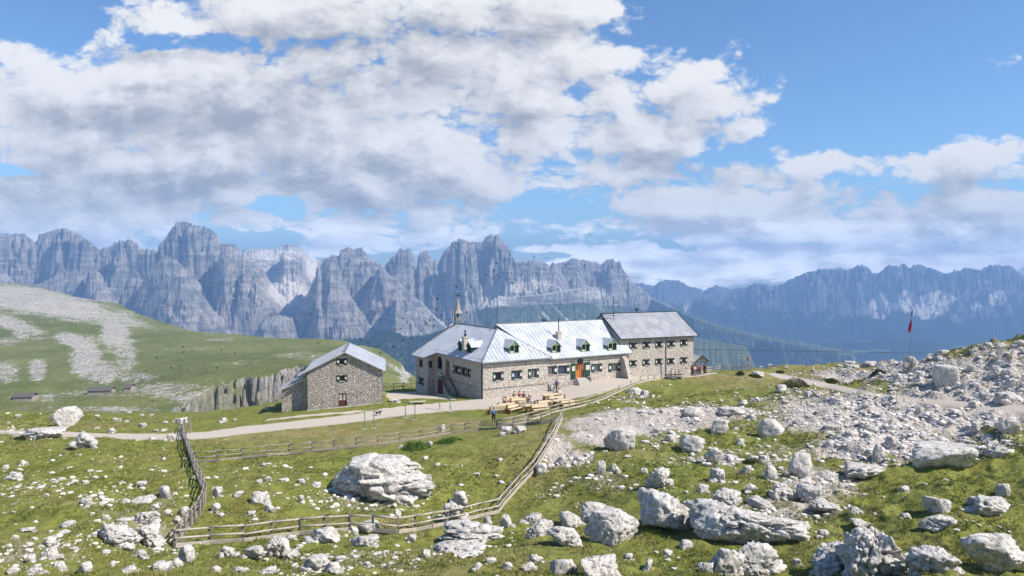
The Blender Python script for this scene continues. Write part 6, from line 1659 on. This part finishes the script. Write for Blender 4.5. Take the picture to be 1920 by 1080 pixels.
# low sled-like trestle on the terrace
p = hit(1024, 734); m_ = MB(); m_.prism([(-1.1, 0, .55), (1.1, 0, .05), (1.1, 0, .14), (-1.1, 0, .66)], (0, .7, 0)); m_.box(-1.0, -.85, .05, .65, 0, .55); m_.box(-.2, -.1, .05, .65, 0, .3); r_ = m_.build('ramp', M['bench']); r_.location = tuple(p); r_.rotation_euler = (0, 0, TH)
tag(r_, 'small pale wooden ramp leaning by the corner of the terrace', 'ramp')
# clothes-drying frames
def frame(pa, pb, h1, lab, top='bar'):
    a, b = hit(*pa), hit(*pb); r_ = empty('drying_frame', a); tag(r_, lab, 'metal frame', 'green metal frames on the lawn'); b = b - a; a0 = np.zeros(3)
    g_ = MB()
    mt = M['drying']
    for q_ in (a0, b):
        m_ = MB(); m_.bar(q_ + (0, 0, -.1), q_ + (0, 0, h1), .05, n=6); m_.bar(q_ + (.35, -.1, 0), q_ + (0, 0, .8), .025, n=5)
        m_.build('pole', mt, r_)
        m_ = MB(); m_.box(q_[0] - .28, q_[0] + .28, q_[1] - .2, q_[1] + .2, q_[2] - .1, q_[2] + .04); m_.build('footing', M['concrete'], r_)
    m_ = MB(); m_.bar(a0 + (0, 0, h1), b + (0, 0, h1), .04, n=6)
    d = b / np.linalg.norm(b)
    m_.bar(a0 + (0, 0, h1) - d * .45, a0 + (0, 0, h1), .04, n=6); m_.bar(b + (0, 0, h1), b + (0, 0, h1) + d * .35, .04, n=6)
    m_.build('crossbar', mt, r_)
M['drying'] = flatm('green_painted_steel', (.11, .26, .17), .6)
frame((684, 804), (701, 803), 2.1, 'green metal frame with dark crossbar nearest the small black dog')
frame((760, 783), (778, 787), 1.95, 'thin green metal frame in the middle of the lawn')
frame((824, 768), (844, 772), 2.0, 'green metal frame nearest the outside stairs')
# pale plank table between path and yard
p = hit(783, 757); m_ = MB(); m_.box(-1.1, 1.1, -.4, .4, .25, .33); m_.box(-.9, -.7, -.3, .3, -.1, .25); m_.box(.7, .9, -.3, .3, -.1, .25); r_ = m_.build('low_table', flatm('pale_yellow_planks', (.42, .42, .26))); r_.location = tuple(p); r_.rotation_euler = (0, 0, .25)
tag(r_, 'low pale plank table on the grass beside the path', 'table')

# ------------------------------------------------------------------ flagpole, sign, post, shelter, cable
p = hit(1704, 692); pole_h = 112 * p[1] / F
r_ = empty('flagpole', p); tag(r_, 'leaning flagpole with a limp green, white and red flag on the rocks', 'flagpole')
m_ = MB(); m_.bar((-.1, 0, -.3), (.42, 0, pole_h), .055, n=8, w2=.035); m_.build('pole', M['steel'], r_)
def flag():
    nz_, nu = 30, 9; v = []; f = []
    zt = pole_h - .15
    for i in range(nz_):
        t = i / (nz_ - 1)
        for j in range(nu):
            s_ = j / (nu - 1)
            x_ = .42 - t * .14 - s_ * (.10 + .42 * t ** 1.5) + .05 * math.sin(9 * t + 5 * s_)
            y_ = .10 * math.sin(7 * s_ + 3 * t); v.append((x_, y_, zt - t * (2.5 + .5 * s_) - .15 * s_))
    me = bpy.data.meshes.new('flag')
    for i in range(nz_ - 1):
        for j in range(nu - 1): f.append((i * nu + j, i * nu + j + 1, (i + 1) * nu + j + 1, (i + 1) * nu + j))
    me.from_pydata(v, [], f)
    for nm, c in (('flag_green', (.02, .10, .045)), ('flag_white', (.6, .6, .6)), ('flag_red', (.42, .02, .05))): me.materials.append(flatm(nm, c, .8))
    for k, pl in enumerate(me.polygons):
        i, j = divmod(k, nu - 1); w = i / nz_ + j / nu * .35
        pl.material_index = 0 if w < .42 else (1 if w < .56 else 2)
    o = link(bpy.data.objects.new('flag', me), r_); sl = o.modifiers.new('thickness', 'SOLIDIFY'); sl.thickness = .012
flag()
p = hit(1401.5, 697); r_ = empty('trail_sign', p); tag(r_, 'narrow upright red and white sign on a post at the skyline fence', 'sign')
hh = 22 * p[1] / F
m_ = MB(); m_.bar((0, 0, -.2), (0, 0, hh + .9), .07, .07); m_.build('post', M['silver'], r_)
m_ = MB(); m_.box(-.26, .26, -.07, -.04, hh - .35, hh + .8); o = m_.build('board', M['plaque'], r_)
m_ = MB(); m_.box(-.10, .10, -.085, -.072, hh - .2, hh + .65); m_.build('stripe', M['red'], o)
p = hit(1239.5, 711); m_ = MB(); m_.bar((0, 0, -.2), (0, 0, 2.3), .14, .14); r_ = m_.build('wooden_post', M['ladder']); r_.location = tuple(p); tag(r_, 'tall dark post by the bench below the stone wing', 'post')
for px, w_ in ((1259, 'left'), (1266, 'middle'), (1272, 'right')):
    p = hit(px, 710); m_ = MB(); m_.bar((0, 0, -.2), (0, 0, 1.5 + .2 * (px % 2)), .12, .12); r_ = m_.build('wooden_post', M['silver']); r_.location = tuple(p); tag(r_, 'the %s of three rough posts at the fence gap below the stone wing' % w_, 'post', 'rough posts at the fence gap')
p = hit(1263, 712); m_ = MB(); m_.box(-1.3, 1.3, -.3, .3, .35, .47); m_.box(-1.1, -.85, -.28, .28, -.1, .35); m_.box(.85, 1.1, -.28, .28, -.1, .35); m_.box(-1.3, 1.3, .3, .38, .6, .8); r_ = m_.build('rough_bench', M['ladder']); r_.location = tuple(p); tag(r_, 'dark rough bench at the fence gap below the stone wing', 'bench')
def shelter():
    W0 = Q0 + A2 * 13.6 - B2 * .2; base = ground_z(W0[0], W0[1])
    r_ = empty('porch', (W0[0], W0[1], base), T2); tag(r_, 'little open gabled porch against the right end of the stone wing', 'porch')
    z0 = 2.1
    for x_, y_ in ((.1, 0), (2.3, 0), (.1, 2.6), (2.3, 2.6)):
        m_ = MB(); m_.bar((x_, y_, -.3), (x_, y_, z0), .13, .13); m_.build('post', M['benchend'], r_)
    m_ = MB(); roof_plane(m_, [(-.15, -.3, z0), (1.2, -.3, z0 + 1.0), (1.2, 3.0, z0 + 1.0), (-.15, 3.0, z0)], (1, 0, 1), .4); roof_plane(m_, [(2.6, -.3, z0), (1.2, -.3, z0 + 1.0), (1.2, 3.0, z0 + 1.0), (2.6, 3.0, z0)], (-1, 0, 1), .4)
    o = m_.build('roof', M['roof_grey'], r_)
    m_ = MB(); m_.bar((-.15, -.34, z0 - .02), (1.2, -.34, z0 + 1.0), .05, .18); m_.bar((2.6, -.34, z0 - .02), (1.2, -.34, z0 + 1.0), .05, .18); m_.bar((.1, -.3, z0), (2.3, -.3, z0), .1, .1); m_.build('bargeboard', M['iron'], o)
shelter()
m_ = MB(); a0, b0 = np.array(at(1296, 655, 125)), np.array(at(2200, 662, 900)); prev = None
for k in range(25):
    t = k / 24; q_ = a0 + (b0 - a0) * t; q_[2] -= 6 * t * (1 - t)
    if prev is not None: m_.bar(prev, q_, .03 + .2 * t, n=5)
    prev = q_
tag(m_.build('cable', M['iron']), 'thin dark goods-lift cable strung out over the valley', 'cable')

# ------------------------------------------------------------------ far farm sheds on the hill
def shed(px, py, wpx, lab):
    p = hill_hit(px, py); w = wpx * p[1] / F; r_ = empty('farm_shed', (p[0], p[1], p[2] - .5), .12); tag(r_, lab, 'shed')
    m_ = MB(); m_.box(-w / 2, w / 2, 0, 7, -2, 3.2); m_.build('wall', M['rubble'], r_)
    m_ = MB(); roof_plane(m_, [(-w / 2 - .5, -.6, 3.0), (w / 2 + .5, -.6, 3.0), (w / 2 + .5, 3.5, 5.2), (-w / 2 - .5, 3.5, 5.2)], (0, 1, 1), 2); roof_plane(m_, [(-w / 2 - .5, 7.6, 3.0), (w / 2 + .5, 7.6, 3.0), (w / 2 + .5, 3.5, 5.2), (-w / 2 - .5, 3.5, 5.2)], (0, -1, 1), 2); m_.build('roof', M['shedroof'], r_)
M['shedroof'] = flatm('dark_wooden_shingles', (.12, .105, .095), .9)
shed(186, 740, 42, 'long low grey shed on the far left hillside'); shed(239, 734, 12, 'small grey hut right of the long low shed'); shed(42, 752, 34, 'dark low shed farther left on the hillside')
# ------------------------------------------------------------------ people
CL = {}
def cloth(c):
    if c not in CL: CL[c] = flatm('cloth_%s' % c, {'blue': (.03, .16, .42), 'navy': (.02, .03, .09), 'black': (.015, .015, .018), 'red': (.42, .03, .03), 'white': (.62, .62, .60), 'grey': (.20, .20, .21), 'purple': (.09, .06, .22), 'khaki': (.26, .22, .13), 'pink': (.55, .22, .20), 'darkgreen': (.05, .08, .04)}[c], .9)
    return CL[c]
M['skin'] = flatm('skin', (.48, .27, .19), .6, 0, .08)
M['hair_brown'] = flatm('brown_hair', (.07, .035, .018), .8); M['hair_grey'] = flatm('pale_hair', (.36, .33, .28), .8); M['hair_dark'] = flatm('dark_hair', (.015, .012, .01), .8)
def skin_mesh(name, verts, edges, radii, mat, parent=None, lv=1):
    bm = bmesh.new(); ly = bm.verts.layers.skin.verify()
    vs = []
    for i, (v, r) in enumerate(zip(verts, radii)):
        b_ = bm.verts.new(v); b_[ly].radius = (r, r) if not isinstance(r, tuple) else r; b_[ly].use_root = (i == 0); vs.append(b_)
    for a, b in edges: bm.edges.new((vs[a], vs[b]))
    me = bpy.data.meshes.new(name); bm.to_mesh(me); bm.free(); me.materials.append(mat)
    o = link(bpy.data.objects.new(name, me), parent)
    s_ = o.modifiers.new('skin', 'SKIN'); s_.use_smooth_shade = True; s_.branch_smoothing = .3
    u = o.modifiers.new('sub', 'SUBSURF'); u.levels = u.render_levels = lv
    return o
def person(p, rz, lab, top='blue', legs='black', hair='brown', pose='stand', arms='down', H=1.74, hat=None, group=None):
    """one continuous body; jacket, trousers, hair and shoes over it"""
    s = H / 1.74
    if pose == 'sit': hipz = .52
    else: hipz = .93
    pelvis = Vector((0, 0, hipz)); fwd = -1      # faces -y locally
    lean = -.05 if pose != 'sit' else -.14
    chest = pelvis + Vector((0, lean * .8, .34)); neck = pelvis + Vector((0, lean, .53)); head0 = neck + Vector((0, -.01, .10)); head1 = neck + Vector((0, -.02, .22))
    J = {}
    for sd_, n in ((-1, 'L'), (1, 'R')):
        hip = pelvis + Vector((sd_ * .095, 0, -.04))
        if pose == 'sit': knee = hip + Vector((sd_ * .04, -.43, .02)); ank = knee + Vector((0, .02, -.42)); 
        elif pose == 'walk': knee = hip + Vector((0, -.20 * sd_ - .04, -.42)); ank = knee + Vector((0, .16 if sd_ > 0 else .30, -.40))
        else: knee = hip + Vector((sd_ * .02, -.02, -.43)); ank = knee + Vector((sd_ * .01, .02, -.41))
        toe = ank + Vector((0, -.17, -.05)); sh = neck + Vector((sd_ * .185, 0, -.07))
        if arms == 'front': el = sh + Vector((sd_ * .05, -.10, -.26)); wr = el + Vector((-sd_ * .10, -.22, .05))
        elif arms == 'up' : el = sh + Vector((sd_ * .10, -.16, -.16)); wr = el + Vector((-sd_ * .08, -.10, .22))
        elif arms == 'walk': el = sh + Vector((sd_ * .05, .08 * sd_, -.28)); wr = el + Vector((0, -.10 + .08 * sd_, -.22))
        else: el = sh + Vector((sd_ * .06, .03, -.29)); wr = el + Vector((sd_ * .01, -.06, -.25))
        J[n] = (hip, knee, ank, toe, sh, el, wr)
    V = [pelvis, chest, neck, head0, head1]; E_ = [(0, 1), (1, 2), (2, 3), (3, 4)]; Rr = [(.145, .11), (.165, .115), .062, .085, .095]
    for n in 'LR':
        hip, knee, ank, toe, sh, el, wr = J[n]
        b0 = len(V); V += [hip, knee, ank, toe]; Rr += [.092, .062, .045, .035]; E_ += [(0, b0), (b0, b0 + 1), (b0 + 1, b0 + 2), (b0 + 2, b0 + 3)]
        b1 = len(V); d = (wr - el).normalized(); palm = wr + d * .08; V += [sh, el, wr, palm]; Rr += [.062, .043, .028, (.034, .02)]; E_ += [(1, b1), (b1, b1 + 1), (b1 + 1, b1 + 2), (b1 + 2, b1 + 3)]
    body = skin_mesh('person', [v * s for v in V], E_, [tuple(a * s for a in r) if isinstance(r, tuple) else r * s for r in Rr], M['skin'])
    body.location = [float(c) for c in p]; body.rotation_euler = (0, 0, rz)
    tag(body, lab, 'person', group)
    # five fingers on each hand
    m_ = MB()
    for n, sd_ in (('L', -1), ('R', 1)):
        hip, knee, ank, toe, sh, el, wr = J[n]; d = (wr - el).normalized(); sx = d.cross(Vector((0, 1, 0))).normalized()
        if sx.length < .5: sx = Vector((1, 0, 0))
        for k, ln in enumerate((.055, .07, .075, .068)):
            a = wr + d * .10 + sx * (.012 * (k - 1.5) * 1.5); b_ = a + d * ln * .6; c_ = b_ + (d + Vector((0, -.5, -.3))).normalized() * ln * .45
            m_.bar(a * s, b_ * s, .010 * s, n=5, w2=.009 * s); m_.bar(b_ * s, c_ * s, .009 * s, n=5, w2=.007 * s)
        a = wr + d * .05 + sx * .03 * -sd_; m_.bar(a * s, (a + (d * .6 - sx * sd_).normalized() * .055) * s, .012 * s, n=5, w2=.009 * s)
    m_.build('fingers', M['skin'], body)
    # clothes
    hipn = lambda n: J[n]
    JV = [pelvis + Vector((0, 0, -.02)), chest, neck + Vector((0, 0, -.035))]; JE = [(0, 1), (1, 2)]; JR = [(.165, .125), (.185, .13), .08]
    for n in 'LR':
        _, _, _, _, sh, el, wr = J[n]; b0 = len(JV); JV += [sh, el, wr]; JR += [.076, .058, .042]; JE += [(1, b0), (b0, b0 + 1), (b0 + 1, b0 + 2)]
    skin_mesh('jacket', [v * s for v in JV], JE, [tuple(a * s for a in r) if isinstance(r, tuple) else r * s for r in JR], cloth(top), body)
    TV = [pelvis + Vector((0, 0, .03))]; TE = []; TR = [(.155, .12)]
    for n in 'LR':
        hip, knee, ank, toe, *_ = J[n]; b0 = len(TV); TV += [hip, knee, ank + Vector((0, 0, .03))]; TR += [.108, .076, .06]; TE += [(0, b0), (b0, b0 + 1), (b0 + 1, b0 + 2)]
    skin_mesh('trousers', [v * s for v in TV], TE, [tuple(a * s for a in r) if isinstance(r, tuple) else r * s for r in TR], cloth(legs), body)
    m_ = MB(); c = head1 * s
    m_.ball((c[0], c[1] + .022 * s, c[2] + .03 * s), .105 * s, .112 * s, .105 * s, 10, 6); 
    m_.build('hat' if hat else 'hair', cloth(hat) if hat else M['hair_' + hair], body, True)
    m_ = MB(); m_.ball((c[0], c[1] - .10 * s, c[2] - .01 * s), .016 * s, .022 * s, .022 * s, 6, 4)
    for sd_ in (-1, 1): m_.ball((c[0] + sd_ * .094 * s, c[1], c[2]), .014 * s, .022 * s, .03 * s, 6, 4)
    m_.build('nose_and_ears', M['skin'], body, True)
    m_ = MB()
    for sd_ in (-1, 1): m_.ball((c[0] + sd_ * .034 * s, c[1] - .088 * s, c[2] + .015 * s), .012 * s, .010 * s, .009 * s, 6, 4)
    m_.ball((c[0], c[1] - .088 * s, c[2] - .05 * s), .026 * s, .008 * s, .007 * s, 6, 4); m_.build('eyes_and_mouth', M['black'], body)
    m_ = MB()
    for n in 'LR':
        ank, toe = J[n][2] * s, J[n][3] * s; m_.ball(((ank[0] + toe[0]) / 2, (ank[1] + toe[1]) / 2, toe[2] + .0), .052 * s, .14 * s, .05 * s, 8, 5)
    m_.build('shoes', cloth('black'), body, True)
    return body
def ppl(px, py, rz, lab, dz=0.0, **kw):
    p = hit(px, py); p[2] += dz - .0
    return person(p, rz, lab, **kw)
ppl(925.5, 794, .3, 'man in a bright blue jacket and black trousers standing by the fence', top='blue', legs='black', hair='grey', arms='front', H=1.92)
ppl(1043.5, 733, math.pi - .5, 'person in a purple-blue top walking on the gravel terrace', top='purple', legs='navy', pose='walk', arms='walk', hair='dark', H=1.72)
for px, py, rz, lab, kw in [
    (944, 763, 2.6, 'person with long red-brown hair seated at the table by the man in blue', dict(top='white', legs='navy', hair='brown')),
    (950.5, 764, -2.0, 'person in pink seated at the table by the man in blue', dict(top='pink', legs='grey', hair='brown')),
    (963.5, 752, 2.9, 'dark-haired person in khaki seated at the back table', dict(top='khaki', legs='grey', hair='dark')),
    (973.5, 752, 2.9, 'person in red leaning over the back table', dict(top='red', legs='navy', hair='brown')),
    (981.5, 753, 2.9, 'person in a black top with dark hair seated at the back table', dict(top='black', legs='navy', hair='dark')),
    (989.5, 760, 1.7, 'person in grey seated on the end of the middle bench', dict(top='grey', legs='navy', hair='brown')),
    (996.5, 762, -1.2, 'person in white with a dark cap seated behind the middle table', dict(top='white', legs='grey', hair='dark')),
    (1038.5, 744, 2.6, 'person with red-brown hair and pale top seated at the far right table', dict(top='white', legs='khaki', hair='brown')),
    (1043.5, 745, 2.6, 'person in brown seated second at the far right table', dict(top='pink', legs='navy', hair='brown')),
    (1049.5, 746, -2.6, 'person bent forward in a white shirt at the far right table', dict(top='white', legs='navy', hair='grey'))]:
    ppl(px, py, rz, lab, pose='sit', arms='front', **kw)
for px, py, rz, lab, kw in [
    (1284.5, 703, 1.2, 'person in a red jacket standing apart below the last window', dict(top='red', legs='black', hair='dark', arms='front')),
    (1298, 704, -1.0, 'person in black standing at the corner of the stone wing', dict(top='red', legs='black', hair='dark')),
    (1302.5, 704.5, .5, 'person in a white shirt in the group by the porch', dict(top='white', legs='grey', hair='brown', arms='front')),
    (1308, 704, -.6, 'person in red in the middle of the group by the porch', dict(top='red', legs='navy', hair='brown', arms='front')),
    (1312.5, 702.5, .9, 'taller person in red on the right of the group by the porch', dict(top='red', legs='black', hair='dark', H=1.82)),
    (1321, 701, -1.4, 'person in black standing outside the porch near the fence', dict(top='black', legs='navy', hair='dark'))]:
    ppl(px, py, rz, lab.replace('in black standing at the corner', 'in dark red standing at the corner'), **kw)
# ------------------------------------------------------------------ the small black dog on the path
def dog():
    p = hit(709, 779)
    V = [(0, 0, .34), (0, -.20, .36), (0, -.30, .44), (0, -.38, .50), (0, -.47, .47), (0, .20, .34), (0, .32, .42), (0, .40, .52)]
    E_ = [(0, 1), (1, 2), (2, 3), (3, 4), (0, 5), (5, 6), (6, 7)]; R_ = [.10, .125, .075, .07, .035, .10, .03, .018]
    for sx_ in (-1, 1):
        b0 = len(V); V += [(sx_ * .07, -.21, .22), (sx_ * .07, -.19, .12), (sx_ * .07, -.22, .02)]; E_ += [(1, b0), (b0, b0 + 1), (b0 + 1, b0 + 2)]; R_ += [.045, .028, .026]
        b0 = len(V); V += [(sx_ * .07, .16, .22), (sx_ * .07, .25, .13), (sx_ * .07, .21, .02)]; E_ += [(5, b0), (b0, b0 + 1), (b0 + 1, b0 + 2)]; R_ += [.055, .028, .026]
    o = skin_mesh('dog', V, E_, R_, cloth('black')); o.location = [float(c) for c in p]; o.rotation_euler = (0, 0, 1.9); o.scale = (1.15,) * 3
    tag(o, 'small black dog walking on the gravel path', 'dog')
    m_ = MB()
    for s_ in (-1, 1): m_.prism([(s_ * .03, -.36, .55), (s_ * .08, -.35, .55), (s_ * .07, -.34, .64)], (0, .02, 0))
    m_.build('ears', cloth('black'), o)
dog()

# ------------------------------------------------------------------ birds
def bird_mesh(flap, name):
    m_ = MB(); m_.ball((0, 0, 0), .055, .17, .05, 8, 6); m_.ball((0, -.17, .02), .035, .05, .035, 6, 4); m_.bar((0, -.21, .02), (0, -.26, .01), .012, n=4, w2=.003)
    m_.prism([(-.03, .14, 0), (.03, .14, 0), (.07, .30, 0), (-.07, .30, 0)], (0, 0, .012))
    for s_ in (-1, 1):
        z1, z2 = .16 * flap, .20 * flap
        m_.prism([(s_ * .03, -.10, .02), (s_ * .03, .09, .02), (s_ * .20, .11, z1), (s_ * .20, -.12, z1)], (0, 0, .012))
        m_.prism([(s_ * .20, -.12, z1), (s_ * .20, .11, z1), (s_ * .42, .10, z2), (s_ * .44, -.02, z2)], (0, 0, .012))
    o = m_.build(name, cloth('black')); me = o.data; bpy.data.objects.remove(o); return me
BM_ = [bird_mesh(f, 'bird') for f in (1.0, -.6, .3)]
BIRDS = [(583, 588.6), (820, 561), (792, 578), (762, 584), (818, 579), (830, 584.5), (792.5, 587), (754, 596), (818, 589), (829, 592.5), (809, 592), (808.7, 597), (821, 597), (813, 599), (795.6, 601.6), (806, 602), (799.5, 605), (796.5, 607.6), (802.6, 609.4), (813.4, 610), (778, 603), (762.4, 605.5), (775.4, 611.7), (792.7, 617.5), (789.8, 621.8), (759, 623), (751, 617), (741.7, 618.7), (770, 633), (781.6, 630.5), (755.6, 638.7), (739.3, 637), (709, 642.3), (705.3, 650), (713.8, 660.4), (673.3, 646.6), (689.4, 642.3), (676.2, 637.5), (647.6, 631.5), (737, 650.7), (843, 599), (869, 567), (888, 566), (909.7, 563.3), (904.4, 551), (861, 555), (875.5, 585), (596, 643.5), (931, 495), (926.8, 506), (939.6, 506), (911, 516), (931.8, 515), (923.7, 522), (938.8, 520), (959.4, 513), (951.6, 523.7), (961, 532), (980, 515.4), (988, 497.7), (1001.8, 482.6), (1024.7, 483.3), (1026, 496.4), (1066, 505), (1105.5, 438.3), (860.4, 527.6), (855.7, 537.5), (882.3, 537), (905.7, 533), (820.3, 560.7), (829.4, 536.2), (817.4, 582), (294, 671.8), (343, 661.4), (345.4, 659), (342, 651), (320.8, 688.4), (337, 686.6), (405.8, 690.7), (440, 661.7), (415, 656.4), (691, 650), (700, 671), (712, 667)]
rb = random.Random(4)
for i, (px, py) in enumerate(BIRDS):
    o = bpy.data.objects.new('bird', BM_[i % 3]); COL.objects.link(o)
    d = rb.uniform(150, 200); o.location = [float(c) for c in at(px, py, d)]
    o.rotation_euler = (rb.uniform(-.5, .5), rb.uniform(-.7, .7), rb.uniform(0, 6.28)); sc_ = rb.uniform(1.0, 1.35); o.scale = (sc_,) * 3
    if px < 450: tag(o, 'small black bird flying low over the green hillside at the left', 'bird', 'black birds over the left hillside')
    elif (px, py) == (1105.5, 438.3): tag(o, 'lone dark bird against the clouds, highest of all the birds', 'bird')
    elif px > 960: tag(o, 'small black bird flying beside the right end of the pale peaks', 'bird', 'black birds before the right-hand peaks')
    elif py < 545: tag(o, 'small black bird high before the broad grey massif', 'bird', 'black birds before the broad massif')
    else: tag(o, 'small black bird of the dense flock between outbuilding and bell turret', 'bird', 'flock of black birds behind the roofs')
# ------------------------------------------------------------------ far conifer wood behind the outbuilding
def wood():
    rs = np.random.RandomState(3); o = bpy.data.objects.get('mountain'); me = o.data
    n = len(me.vertices); co = np.empty(n * 3, np.float32); me.vertices.foreach_get('co', co); co = co.reshape(-1, 3)
    PX, PY = project(co[:, 0].astype(float), co[:, 1].astype(float), co[:, 2].astype(float))
    s_ = (PX > 640) & (PX < 900) & (PY > 622) & (PY < 705) & (co[:, 1] < 3600)
    c = co[s_]; c = c[rs.rand(len(c)) < .45]; m_ = len(c)
    if not m_: return
    j = rs.normal(0, 4, (m_, 2)); h = rs.uniform(9, 17, m_); r = h * .23
    k = 5; a = np.linspace(0, 2 * np.pi, k, endpoint=False)
    ring = np.stack([c[:, 0, None] + j[:, :1] + r[:, None] * np.cos(a), c[:, 1, None] + j[:, 1:] + r[:, None] * np.sin(a), np.repeat(c[:, 2, None] + 1, k, 1)], -1)
    tip = np.stack([c[:, 0] + j[:, 0], c[:, 1] + j[:, 1], c[:, 2] + h], -1)[:, None]
    v = np.concatenate([ring, tip], 1).reshape(-1, 3)
    f = np.array([(i, (i + 1) % k, k) for i in range(k)])[None] + (np.arange(m_) * (k + 1))[:, None, None]
    o = np_mesh('conifer_wood', v, f.reshape(-1, 3), flatm('dark_conifers', (.022, .042, .022), .95))
    tag(o, 'far dark conifer wood on the slope behind the outbuilding', 'wood', kind='stuff')
wood()
